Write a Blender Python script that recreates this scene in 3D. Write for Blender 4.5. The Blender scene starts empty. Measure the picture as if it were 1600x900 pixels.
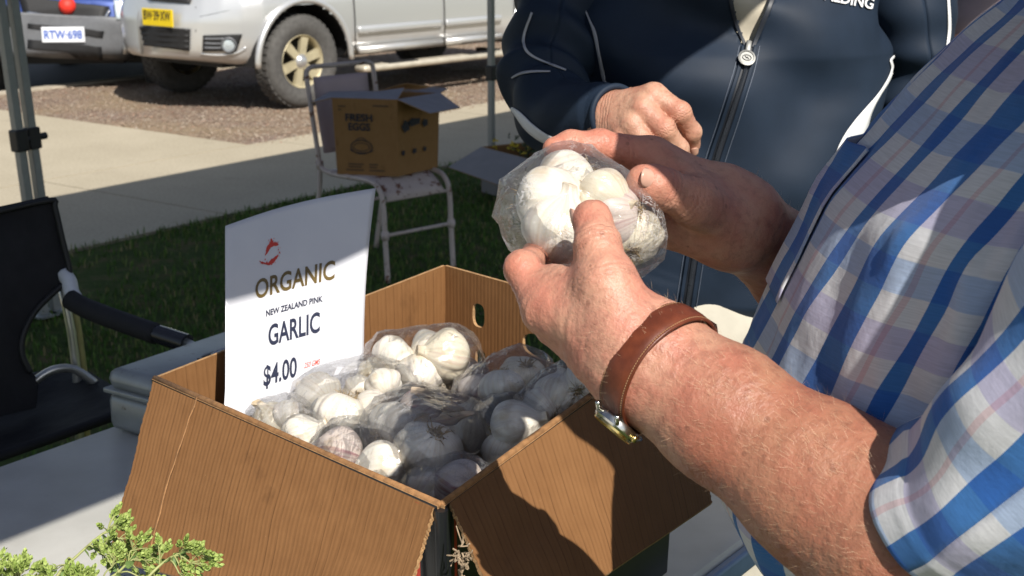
import bpy, bmesh, math, random
import numpy as np
from mathutils import Vector, Matrix
from mathutils.bvhtree import BVHTree

R = math.radians
SC = bpy.context.scene
COL = SC.collection
rnd = random.Random(7)
RG = np.random.default_rng(11)

# ------------------------------------------------------------------ camera, world, sun, exposure
CAM_H, PITCH, FPX = 1.55, R(15), 2200.0
CP, SP = math.cos(PITCH), math.sin(PITCH)
cam = bpy.data.cameras.new('camera')
cam.sensor_width = 23.5
cam.lens = FPX / 1600 * 23.5
cam.clip_start = 0.02
cam.clip_end = 3000
cam.dof.use_dof = True
cam.dof.focus_distance = 1.28
cam.dof.aperture_fstop = 11.5
camo = bpy.data.objects.new('camera', cam)
camo.location = (0, 0, CAM_H)
camo.rotation_euler = (R(90) - PITCH, 0, 0)
COL.objects.link(camo)
SC.camera = camo

SUN = Vector((0.295, -0.69, 0.715)).normalized()          # towards the sun
sun_el = math.asin(SUN.z)
sun_az = math.atan2(SUN.x, SUN.y)
world = bpy.data.worlds.new('World')
SC.world = world
world.use_nodes = True
wn = world.node_tree
bg = wn.nodes['Background']
sky = wn.nodes.new('ShaderNodeTexSky')
sky.sky_type = 'NISHITA'
sky.sun_disc = False
sky.sun_elevation = sun_el
sky.sun_rotation = sun_az
sky.air_density = 1.0
sky.dust_density = 1.0
hs = wn.nodes.new('ShaderNodeHueSaturation')
hs.inputs['Saturation'].default_value = 0.72
wn.links.new(sky.outputs[0], hs.inputs['Color'])
wn.links.new(hs.outputs[0], bg.inputs[0])
bg.inputs[1].default_value = 0.085
sl = bpy.data.lights.new('sun', 'SUN')
sl.energy = 5.0
sl.angle = R(0.5)
sl.color = (1.0, 0.95, 0.87)
so = bpy.data.objects.new('sun', sl)
so.rotation_euler = SUN.to_track_quat('Z', 'Y').to_euler()
so.location = (3, -4, 6)
COL.objects.link(so)
SC.view_settings.view_transform = 'Standard'
SC.view_settings.look = 'None'
SC.view_settings.exposure = 0.38
SC.view_settings.gamma = 1.0
SC.cycles.use_denoising = True
SC.cycles.max_bounces = 8
SC.cycles.transparent_max_bounces = 24
SC.cycles.caustics_reflective = False
SC.cycles.caustics_refractive = False

# ------------------------------------------------------------------ helpers: points
def W(px, py, d):                      # a point seen at photo pixel px, py at camera depth d (metres)
    xc = (px - 800) / FPX * d
    yd = (py - 450) / FPX * d
    return Vector((xc, d * CP - yd * SP, CAM_H - d * SP - yd * CP))
def WZ(px, py, z):                     # the same on the level z
    t = (py - 450) / FPX
    D = CAM_H - z
    y = (D * CP - t * D * SP) / (SP + t * CP)
    d = y * CP + D * SP
    return Vector(((px - 800) / FPX * d, y, z))
EV = Vector((0.59, 0.807, 0))          # along the footpath
HV = Vector((0.807, -0.59, 0))         # across it, towards the stall
def EH(e, h, z=0.0):
    return EV * e + HV * h + Vector((0, 0, z))
def lerp(a, b, t):
    return a + (b - a) * t

# ------------------------------------------------------------------ helpers: numpy noise
def _hash(ix, iy, iz, s):
    h = (ix * 374761393 + iy * 668265263 + iz * 2147483647 + s * 974634511) & 0xFFFFFFFF
    h = ((h ^ (h >> 13)) * 1274126177) & 0xFFFFFFFF
    h = (h ^ (h >> 16)) & 0xFFFF
    return h / 32767.5 - 1.0
def vnoise(P, s=0):
    P = np.asarray(P, np.float64)
    i = np.floor(P).astype(np.int64)
    f = P - i
    u = f * f * f * (f * (f * 6 - 15) + 10)
    o = 0
    for dx in (0, 1):
        for dy in (0, 1):
            for dz in (0, 1):
                w = (u[:, 0] if dx else 1 - u[:, 0]) * (u[:, 1] if dy else 1 - u[:, 1]) * (u[:, 2] if dz else 1 - u[:, 2])
                o = o + w * _hash(i[:, 0] + dx, i[:, 1] + dy, i[:, 2] + dz, s)
    return o
def fbm(P, s=0, n=3):
    P = np.asarray(P, float)
    return sum(vnoise(P * 2 ** k, s + k) * 0.5 ** k for k in range(n))

# ------------------------------------------------------------------ helpers: objects
def tag(o, label=None, cat=None, group=None, kind=None):
    if label: o['label'] = label
    if cat: o['category'] = cat
    if group: o['group'] = group
    if kind: o['kind'] = kind
    return o
def thing(name, label, cat, loc=(0, 0, 0), rotz=0.0, group=None):
    o = bpy.data.objects.new(name, None)
    o.empty_display_size = 0.1
    o.location = loc
    o.rotation_euler = (0, 0, rotz)
    COL.objects.link(o)
    return tag(o, label, cat, group)
def mk(name, verts, faces, mat, parent=None, uv=None, smooth=True, local=False, mats=None, fmat=None, attr=None):
    me = bpy.data.meshes.new(name)
    verts = np.asarray(verts, np.float64).reshape(-1, 3)
    me.from_pydata(verts.tolist() if len(verts) < 200000 else verts.tolist(), [], faces.tolist() if isinstance(faces, np.ndarray) else [list(f) for f in faces])
    for m in (mats or [mat]):
        me.materials.append(m)
    n = len(me.polygons)
    me.polygons.foreach_set('use_smooth', np.full(n, bool(smooth)))
    if fmat is not None:
        me.polygons.foreach_set('material_index', np.asarray(fmat, np.int32))
    if uv is not None:
        lay = me.uv_layers.new(name='UVMap')
        idx = np.empty(len(me.loops), np.int32)
        me.loops.foreach_get('vertex_index', idx)
        lay.data.foreach_set('uv', np.asarray(uv, np.float32)[idx].ravel())
    if attr is not None:
        for k, v in attr.items():
            a = me.attributes.new(k, 'FLOAT', 'POINT')
            a.data.foreach_set('value', np.asarray(v, np.float32))
    me.update()
    o = bpy.data.objects.new(name, me)
    COL.objects.link(o)
    if parent is not None:
        o.parent = parent
        if not local:
            r = parent
            while r.parent is not None: r = r.parent
            if parent.type == 'EMPTY' or parent.location.length > 0:
                o.matrix_parent_inverse = Matrix.Translation(-Vector(r.location))
    return o
class MB:                               # collects simple shapes into one mesh
    def __init__(s): s.v, s.f, s.m, s.cur = [], [], [], 0
    def add(s, v, f):
        b = len(s.v)
        s.v += [tuple(q) for q in v]
        s.f += [[b + i for i in q] for q in f]
        s.m += [s.cur] * len(f)
    def box(s, c, size, rot=None, bev=0.0):
        x, y, z = [q / 2 for q in size]
        if bev > 0:
            bm = bmesh.new()
            bmesh.ops.create_cube(bm, size=1, matrix=Matrix.Diagonal((*size, 1)))
            bmesh.ops.bevel(bm, geom=bm.edges[:], offset=bev, segments=2, affect='EDGES', profile=0.5)
            bm.verts.index_update()
            V = [q.co.copy() for q in bm.verts]
            F = [[q.index for q in p.verts] for p in bm.faces]
            bm.free()
        else:
            V = [Vector((a * x, b * y, d * z)) for a in (-1, 1) for b in (-1, 1) for d in (-1, 1)]
            F = [(0, 1, 3, 2), (4, 6, 7, 5), (0, 4, 5, 1), (2, 3, 7, 6), (0, 2, 6, 4), (1, 5, 7, 3)]
        M = rot if rot is not None else Matrix.Identity(3)
        s.add([Vector(c) + M @ q for q in V], F)
        return s
    def tube(s, pts, r, n=10, cap=True, closed=False):
        pts = [Vector(p) for p in pts]
        rs = r if isinstance(r, (list, tuple)) else [r] * len(pts)
        up = Vector((0, 0, 1))
        N = len(pts)
        V, F = [], []
        prev = None
        for i, p in enumerate(pts):
            if closed:
                t = (pts[(i + 1) % N] - pts[i - 1]).normalized()
            else:
                t = (pts[min(i + 1, N - 1)] - pts[max(i - 1, 0)]).normalized()
            if prev is None:
                a = t.orthogonal().normalized()
            else:
                a = (prev - t * prev.dot(t)).normalized()
            prev = a
            b = t.cross(a)
            for k in range(n):
                q = 2 * math.pi * k / n
                V.append(p + (a * math.cos(q) + b * math.sin(q)) * rs[i])
        for i in range(N if closed else N - 1):
            j = (i + 1) % N
            for k in range(n):
                F.append((i * n + k, i * n + (k + 1) % n, j * n + (k + 1) % n, j * n + k))
        if cap and not closed:
            F.append(tuple(range(n))[::-1])
            F.append(tuple((N - 1) * n + k for k in range(n)))
        s.add(V, F)
        return s
    def lathe(s, prof, M=None, n=32):   # prof: (r, z) along local z
        M = M or Matrix.Identity(4)
        V, F = [], []
        for (r, z) in prof:
            for k in range(n):
                a = 2 * math.pi * k / n
                V.append(M @ Vector((r * math.cos(a), r * math.sin(a), z)))
        for i in range(len(prof) - 1):
            for k in range(n):
                F.append((i * n + k, i * n + (k + 1) % n, (i + 1) * n + (k + 1) % n, (i + 1) * n + k))
        s.add(V, F)
        return s
    def prism(s, poly, d0, d1, M=None):  # poly in local xy, extruded d0..d1 in z
        M = M or Matrix.Identity(4)
        n = len(poly)
        V = [M @ Vector((x, y, d0)) for x, y in poly] + [M @ Vector((x, y, d1)) for x, y in poly]
        F = [tuple(range(n))[::-1], tuple(range(n, 2 * n))] + [(i, (i + 1) % n, n + (i + 1) % n, n + i) for i in range(n)]
        s.add(V, F)
        return s
    def build(s, name, mat, parent=None, smooth=False, local=False, mats=None, auto=None):
        o = mk(name, s.v, s.f, mat, parent, smooth=smooth, local=local, mats=mats, fmat=s.m if mats else None)
        if auto:
            sharp(o, auto)
        return o
def sharp(o, deg=35):
    me = o.data
    bm = bmesh.new()
    bm.from_mesh(me)
    for e in bm.edges:
        if len(e.link_faces) == 2 and e.calc_face_angle(0) > R(deg): e.smooth = False
    for f in bm.faces: f.smooth = True
    bm.to_mesh(me)
    bm.free()
    return o
def grid_faces(nu, nv, wrap=False):
    i = np.arange(nv - 1)[:, None]
    j = np.arange(nu if wrap else nu - 1)[None, :]
    a = i * nu + j
    b = i * nu + (j + 1) % nu
    return np.stack([a, b, b + nu, a + nu], -1).reshape(-1, 4)
def bvh_of(o):
    me = o.data
    return BVHTree.FromPolygons([v.co for v in me.vertices], [list(p.vertices) for p in me.polygons])
CAMP = Vector((0, 0, CAM_H))
def hit(bvh, px, py):
    d = (W(px, py, 1.0) - CAMP).normalized()
    h = bvh.ray_cast(CAMP, d)
    if h[0] is None: return None
    n = h[1] if h[1].dot(d) < 0 else -h[1]
    return h[0], n
def catmull(pts, n):
    pts = [Vector(p) for p in pts]
    out = []
    L = len(pts)
    for i in range(L - 1):
        p0, p1, p2, p3 = pts[max(i - 1, 0)], pts[i], pts[i + 1], pts[min(i + 2, L - 1)]
        for k in range(n):
            t = k / n
            out.append(0.5 * ((2 * p1) + (p2 - p0) * t + (2 * p0 - 5 * p1 + 4 * p2 - p3) * t * t + (3 * p1 - p0 - 3 * p2 + p3) * t ** 3))
    out.append(pts[-1])
    return out

# ------------------------------------------------------------------ helpers: signed distance fields -> one smooth skin
def smin(a, b, k):
    h = np.maximum(k - np.abs(a - b), 0) / k
    return np.minimum(a, b) - h * h * k * 0.25
class Field:
    def __init__(s, lo, hi, h):
        s.lo = np.array(lo, float); s.h = h
        s.n = np.ceil((np.array(hi, float) - s.lo) / h).astype(int) + 1
        s.f = np.full(s.n, 1.0, np.float32)
    def blank(s):
        g = Field.__new__(Field)
        g.lo, g.h, g.n = s.lo, s.h, s.n
        g.f = np.full(s.n, 1.0, np.float32)
        return g
    def _sub(s, lo, hi):
        a = np.clip(np.floor((np.array(lo) - s.lo) / s.h).astype(int), 0, s.n - 1)
        b = np.clip(np.ceil((np.array(hi) - s.lo) / s.h).astype(int) + 1, 1, s.n)
        sl_ = tuple(slice(a[i], max(b[i], a[i] + 1)) for i in range(3))
        ax = [(s.lo[i] + s.h * np.arange(sl_[i].start, sl_[i].stop)).astype(np.float32) for i in range(3)]
        return sl_, ax[0][:, None, None], ax[1][None, :, None], ax[2][None, None, :]
    def cone(s, a, b, ra, rb, k=0.004, sub=False):
        a, b = np.array(a, float), np.array(b, float)
        m = max(ra, rb) + 0.02 + k
        sl_, X, Y, Z = s._sub(np.minimum(a, b) - m, np.maximum(a, b) + m)
        d = b - a
        L = max((d * d).sum(), 1e-9)
        t = np.clip(((X - a[0]) * d[0] + (Y - a[1]) * d[1] + (Z - a[2]) * d[2]) / L, 0, 1)
        q = np.sqrt((X - a[0] - t * d[0]) ** 2 + (Y - a[1] - t * d[1]) ** 2 + (Z - a[2] - t * d[2]) ** 2) - (ra + t * (rb - ra))
        s.f[sl_] = -smin(-s.f[sl_], q, k) if sub else smin(s.f[sl_], q, k)
        return s
    def ell(s, c, r, M=None, k=0.01, sub=False):      # M: rows are the local axes
        c, r = np.array(c, float), np.array(r, float)
        m = r.max() + 0.02 + k
        sl_, X, Y, Z = s._sub(c - m, c + m)
        A = np.eye(3) if M is None else np.array(M)
        q = [((X - c[0]) * A[i][0] + (Y - c[1]) * A[i][1] + (Z - c[2]) * A[i][2]) / r[i] for i in range(3)]
        l0 = np.sqrt(q[0] ** 2 + q[1] ** 2 + q[2] ** 2) + 1e-9
        l1 = np.sqrt((q[0] / r[0]) ** 2 + (q[1] / r[1]) ** 2 + (q[2] / r[2]) ** 2) + 1e-9
        v = l0 * (l0 - 1) / l1
        s.f[sl_] = -smin(-s.f[sl_], v, k) if sub else smin(s.f[sl_], v, k)
        return s
    def chain(s, pts, rs, k=0.003):
        for i in range(len(pts) - 1):
            s.cone(pts[i], pts[i + 1], rs[i], rs[i + 1], k)
        return s
    def mesh(s):
        return surface_nets(s.f, s.lo, s.h)
def surface_nets(f, lo, h):
    n = np.array(f.shape)
    ins = f < 0
    c = np.zeros(n - 1, np.int8)
    for dx in (0, 1):
        for dy in (0, 1):
            for dz in (0, 1):
                c += ins[dx:n[0] - 1 + dx, dy:n[1] - 1 + dy, dz:n[2] - 1 + dz]
    act = (c > 0) & (c < 8)
    I = np.argwhere(act)
    vid = np.full(n - 1, -1, np.int64)
    vid[act] = np.arange(len(I))
    acc = np.zeros((len(I), 3)); cnt = np.zeros(len(I))
    cor = [(a, b, d) for a in (0, 1) for b in (0, 1) for d in (0, 1)]
    for a in cor:
        for ax in range(3):
            if a[ax] == 1: continue
            b = list(a); b[ax] = 1
            fa = f[I[:, 0] + a[0], I[:, 1] + a[1], I[:, 2] + a[2]].astype(float)
            fb = f[I[:, 0] + b[0], I[:, 1] + b[1], I[:, 2] + b[2]].astype(float)
            m = (fa < 0) != (fb < 0)
            t = np.where(m, fa / np.where(m, fa - fb, 1), 0)
            p = np.tile(np.array(a, float), (len(I), 1))
            p[:, ax] += t
            acc[m] += p[m]; cnt[m] += 1
    V = lo + h * (I + acc / np.maximum(cnt, 1)[:, None])
    F = []
    for ax in range(3):
        o1, o2 = (ax + 1) % 3, (ax + 2) % 3
        s0 = [slice(None)] * 3; s1 = [slice(None)] * 3
        s0[ax] = slice(0, n[ax] - 1); s1[ax] = slice(1, n[ax])
        A, B = ins[tuple(s0)], ins[tuple(s1)]
        E = np.argwhere(A != B)
        E = E[(E[:, o1] > 0) & (E[:, o2] > 0) & (E[:, o1] < n[o1] - 1) & (E[:, o2] < n[o2] - 1)]
        q = []
        for (u, v) in ((1, 1), (0, 1), (0, 0), (1, 0)):
            K = E.copy(); K[:, o1] -= u; K[:, o2] -= v
            q.append(vid[K[:, 0], K[:, 1], K[:, 2]])
        q = np.stack(q, -1)
        flip = ~A[E[:, 0], E[:, 1], E[:, 2]]
        q[flip] = q[flip][:, ::-1]
        F.append(q)
    F = np.concatenate(F)
    return V, F
def smooth_mesh(V, F, it=1, lam=0.5):
    n = len(V)
    for _ in range(it):
        acc = np.zeros((n, 3)); cnt = np.zeros(n)
        for a, b in ((0, 1), (1, 2), (2, 3), (3, 0)):
            np.add.at(acc, F[:, a], V[F[:, b]]); np.add.at(cnt, F[:, a], 1)
            np.add.at(acc, F[:, b], V[F[:, a]]); np.add.at(cnt, F[:, b], 1)
        V = V + lam * (acc / np.maximum(cnt, 1)[:, None] - V)
    return V
def vnormals(V, F):
    N = np.zeros((len(V), 3))
    q = np.cross(V[F[:, 2]] - V[F[:, 0]], V[F[:, 3]] - V[F[:, 1]]) if F.shape[1] == 4 else np.cross(V[F[:, 1]] - V[F[:, 0]], V[F[:, 2]] - V[F[:, 0]])
    for k in range(F.shape[1]):
        np.add.at(N, F[:, k], q)
    return N / np.maximum(np.linalg.norm(N, axis=1), 1e-12)[:, None]

# ------------------------------------------------------------------ helpers: materials
class NT:
    def __init__(s, name):
        s.m = bpy.data.materials.new(name)
        s.m.use_nodes = True
        s.t = s.m.node_tree
        s.b = s.t.nodes['Principled BSDF']
        s.out = s.t.nodes['Material Output']
    def n(s, typ, **kw):
        o = s.t.nodes.new('ShaderNode' + typ)
        for k, v in kw.items():
            if k == 'I':
                for a, b in v.items(): s.link(b, o.inputs[a])
            else:
                setattr(o, k, v)
        return o
    def link(s, a, sock):
        if hasattr(a, 'outputs'): a = a.outputs[0]
        if isinstance(a, bpy.types.NodeSocket): s.t.links.new(a, sock)
        elif isinstance(a, tuple) and len(a) == 3 and sock.type == 'RGBA': sock.default_value = (*a, 1)
        else: sock.default_value = a
    def set(s, **kw):
        nm = dict(col='Base Color', rough='Roughness', metal='Metallic', normal='Normal', spec='Specular IOR Level', alpha='Alpha', coat='Coat Weight', coatr='Coat Roughness', sss='Subsurface Weight', sssr='Subsurface Radius', ssss='Subsurface Scale', sheen='Sheen Weight', trans='Transmission Weight', ior='IOR')
        for k, v in kw.items(): s.link(v, s.b.inputs[nm[k]])
        return s
    def coord(s, kind='Object', scale=1.0, loc=None):
        c = s.n('TexCoord')
        if isinstance(scale, (int, float)): scale = (scale,) * 3
        return s.n('Mapping', I={'Vector': c.outputs[kind], 'Scale': scale, **({'Location': loc} if loc else {})})
    def noise(s, vec, scale=5.0, detail=4.0, rough=0.55, dist=0.0):
        return s.n('TexNoise', I={'Vector': vec, 'Scale': scale, 'Detail': detail, 'Roughness': rough, 'Distortion': dist}).outputs[0]
    def ramp(s, fac, stops, interp='LINEAR'):
        r = s.n('ValToRGB')
        r.color_ramp.interpolation = interp
        e = r.color_ramp.elements
        while len(e) < len(stops): e.new(0.5)
        for q, (p, c) in zip(e, stops):
            q.position = p
            q.color = (*(c if isinstance(c, tuple) else (c, c, c)), 1)
        s.link(fac, r.inputs[0])
        return r.outputs[0]
    def mix(s, fac, a, b, mode='MIX'):
        o = s.n('Mix', data_type='RGBA', blend_type=mode)
        s.link(fac, o.inputs[0]); s.link(a, o.inputs[6]); s.link(b, o.inputs[7])
        return o.outputs[2]
    def math(s, op, a, b=0.0, c=0.0):
        o = s.n('Math', operation=op)
        s.link(a, o.inputs[0]); s.link(b, o.inputs[1]); s.link(c, o.inputs[2])
        return o.outputs[0]
    def bump(s, h, strength=0.3, dist=0.01, normal=None):
        o = s.n('Bump', I={'Height': h, 'Strength': strength, 'Distance': dist})
        if normal is not None: s.link(normal, o.inputs['Normal'])
        return o.outputs[0]
def plain(name, col, rough=0.5, metal=0.0, var=0.12, scale=30, bump=0.0, bscale=None, bdist=0.002, coat=0.0, spec=0.5, col2=None, c2=(0.55, 0.7)):
    t = NT(name)
    v = t.coord('Object')
    n = t.noise(v, scale, 4)
    base = t.ramp(n, [(0.3, tuple(c * (1 - var) for c in col)), (0.7, tuple(min(c * (1 + var), 1) for c in col))])
    if col2 is not None:
        base = t.mix(t.ramp(t.noise(v, scale * 0.6, 6, 0.65), [(c2[0], 0.0), (c2[1], 1.0)]), base, col2)
    t.set(col=base, rough=rough, metal=metal, coat=coat, spec=spec)
    if bump: t.set(normal=t.bump(t.noise(v, bscale or scale * 4, 4), bump, bdist))
    return t.m

# ================================================================== THE SETTING
def m_concrete():
    t = NT('concrete')
    v = t.coord('Object')
    a = t.noise(v, 1.3, 6, 0.6); b = t.noise(v, 60, 3)
    c = t.mix(0.5, t.ramp(a, [(0.3, (0.335, 0.29, 0.21)), (0.7, (0.46, 0.405, 0.305))]), t.ramp(b, [(0.3, (0.3, 0.26, 0.19)), (0.7, (0.5, 0.44, 0.33))]))
    c = t.mix(t.ramp(t.noise(v, 5, 5, 0.7), [(0.6, 0.0), (0.75, 0.35)]), c, (0.2, 0.165, 0.12))
    t.set(col=c, rough=0.85, normal=t.bump(b, 0.25, 0.004), spec=0.2)
    return t.m
def m_gravel():
    t = NT('gravel_mulch')
    v = t.coord('Object')
    vo = t.n('TexVoronoi', I={'Vector': v, 'Scale': 48.0})
    c = t.ramp(t.n('SeparateColor', I={0: vo.outputs['Color']}).outputs[0], [(0.0, (0.14, 0.095, 0.07)), (0.35, (0.22, 0.15, 0.115)), (0.6, (0.28, 0.215, 0.165)), (0.85, (0.36, 0.30, 0.25)), (1.0, (0.25, 0.13, 0.09))])
    c = t.mix(t.ramp(t.noise(v, 1.1, 4), [(0.4, 0.0), (0.65, 0.6)]), c, (0.33, 0.25, 0.15))
    t.set(col=c, rough=0.95, normal=t.bump(vo.outputs['Distance'], 0.8, 0.03), spec=0.15)
    return t.m
def m_asphalt():
    t = NT('asphalt')
    v = t.coord('Object')
    t.set(col=t.mix(0.5, t.ramp(t.noise(v, 80, 3), [(0.3, (0.035, 0.035, 0.037)), (0.7, (0.1, 0.1, 0.1))]), t.ramp(t.noise(v, 0.8, 4), [(0.3, (0.05, 0.05, 0.05)), (0.7, (0.08, 0.078, 0.075))])), rough=0.9, normal=t.bump(t.noise(v, 120, 2), 0.4, 0.006))
    return t.m
def m_soil():
    t = NT('turf_soil')
    v = t.coord('Object')
    t.set(col=t.ramp(t.noise(v, 8, 6, 0.7), [(0.3, (0.03, 0.05, 0.014)), (0.5, (0.05, 0.075, 0.02)), (0.68, (0.12, 0.09, 0.05))]), rough=1.0, normal=t.bump(t.noise(v, 60, 3), 0.6, 0.01), spec=0.1)
    return t.m
MC = m_concrete(); MG = m_gravel(); MA = m_asphalt(); MSO = m_soil()

def sheet(name, poly, mat, z, thick=0.0, label=None, kind='structure'):
    b = MB()
    P = [EH(e, h, 0) for e, h in poly]
    b.prism([(p.x, p.y) for p in P], z - max(thick, 0.001), z)
    o = b.build(name, mat)
    return tag(o, label, None, None, kind)
g = MB(); g.add([(-900, -900, -0.16), (900, -900, -0.16), (900, 900, -0.16), (-900, 900, -0.16)], [(0, 1, 2, 3)])
tag(g.build('ground', MSO), None, None, None, 'structure')
sheet('road', [(-60, -24), (90, -24), (90, -11.02), (-60, -11.02)], MA, -0.12, 0.03)
sheet('lawn', [(-40, -5.5), (60, -5.5), (60, 14), (-40, 14)], MSO, -0.012, 0.1)
# footpath laid in bays with open joints
path = tag(sheet('footpath', [(-40, -7.12), (60, -7.12), (60, -5.52), (-40, -5.52)], plain('path_joint_dirt', (0.06, 0.05, 0.04), 0.95), -0.03, 0.08), None, None, None, 'structure')
e0 = 5.0 - 1.9 * 9
for i in range(26):
    b = MB()
    e1 = e0 + i * 1.9
    M_ = Matrix(((EV.x, HV.x, 0, 0), (EV.y, HV.y, 0, 0), (0, 0, 1, 0), (0, 0, 0, 1)))
    b.prism([(e1 + 0.006, -7.12), (e1 + 1.894, -7.12), (e1 + 1.894, -5.52), (e1 + 0.006, -5.52)], -0.03, 0.0 + rnd.uniform(-0.001, 0.001), M_)
    b.build('concrete_slab', MC, path)
sheet('concrete_apron', [(-8, -10.88), (6.72, -10.88), (6.66, -7.13), (-8, -7.13)], MC, 0.002, 0.1)
sheet('gravel_strip', [(6.67, -10.88), (60, -10.88), (60, -7.13), (6.67, -7.13)], MG, -0.006, 0.1)
kb = tag(sheet('kerb', [(-40, -11.02), (60, -11.02), (60, -10.885), (-40, -10.885)], plain('kerb_concrete', (0.42, 0.37, 0.29), 0.85, var=0.2, scale=12, bump=0.2), 0.012, 0.14), None, None, None, 'structure')

def scatter_tris(name, n, fn, mat, parent=None, kind='stuff', label=None, cat=None):
    V, F = fn(n)
    o = mk(name, V, F, mat, parent, smooth=False)
    return tag(o, label, cat, None, kind)
def chips(n):
    e = RG.uniform(6.7, 22, n); h = RG.uniform(-10.85, -7.0, n)
    s = RG.uniform(0.005, 0.014, n); a = RG.uniform(0, 6.28, n); asp = RG.uniform(0.3, 1, n)
    c = np.outer(e, EV) + np.outer(h, HV); c[:, 2] = 0.0
    u = np.stack([np.cos(a), np.sin(a), RG.uniform(-.3, .3, n)], 1) * s[:, None]
    w = np.stack([-np.sin(a), np.cos(a), RG.uniform(-.3, .3, n)], 1) * (s * asp)[:, None]
    t = c.copy(); t[:, 2] += s * 0.45
    V = np.stack([c - u, c - w, c + u, c + w, t], 1).reshape(-1, 3)
    k = np.arange(n)[:, None] * 5
    F = np.concatenate([k + np.array([[0, 1, 4]]), k + np.array([[1, 2, 4]]), k + np.array([[2, 3, 4]]), k + np.array([[3, 0, 4]])])
    return V, F
def m_chip(name, cols):
    t = NT(name)
    g_ = t.n('NewGeometry')
    t.set(col=t.ramp(g_.outputs['Random Per Island'], cols), rough=0.9, spec=0.2)
    return t.m
scatter_tris('gravel', 42000, chips, m_chip('mulch_chip', [(0.0, (0.17, 0.12, 0.085)), (0.3, (0.23, 0.17, 0.12)), (0.55, (0.30, 0.235, 0.175)), (0.85, (0.38, 0.33, 0.27)), (1.0, (0.27, 0.14, 0.09))]))
def blades(n):
    e = np.where(RG.random(n) < 0.8, RG.uniform(0.5, 12, n), RG.uniform(-2, 14, n)); h = -5.53 + 6.5 * RG.random(n) ** 1.15
    keep = vnoise(np.stack([e * 1.4, h * 1.4, e * 0], 1), 5) > RG.uniform(-1.1, 0.25, n)
    e, h = e[keep], h[keep]; n = len(e)
    c = np.outer(e, EV) + np.outer(h, HV); c[:, 2] = -0.012
    L = RG.uniform(0.015, 0.048, n); a = RG.uniform(0, 6.28, n); w = RG.uniform(0.002, 0.004, n)
    d = np.stack([np.cos(a), np.sin(a), 0 * a], 1)
    sd = np.stack([-np.sin(a), np.cos(a), 0 * a], 1) * w[:, None]
    ln = RG.uniform(0.1, 0.9, n)
    m = c + d * (L * ln * 0.3)[:, None]; m[:, 2] += L * 0.6
    t = c + d * (L * ln)[:, None]; t[:, 2] += L * np.sqrt(np.maximum(1 - ln ** 2 * 0.8, 0.1))
    V = np.stack([c - sd, c + sd, m + sd * .8, m - sd * .8, t], 1).reshape(-1, 3)
    k = np.arange(n)[:, None] * 5
    F = [list(q) for q in np.concatenate([k + np.array([[0, 1, 2, 3]])]).tolist()] + (k + np.array([[3, 2, 4]])).tolist()
    return V, F
tag(scatter_tris('grass', 170000, blades, m_chip('grass_blade', [(0.0, (0.045, 0.10, 0.018)), (0.4, (0.07, 0.145, 0.027)), (0.75, (0.11, 0.175, 0.042)), (0.93, (0.18, 0.19, 0.065)), (1.0, (0.28, 0.23, 0.12))])))

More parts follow.
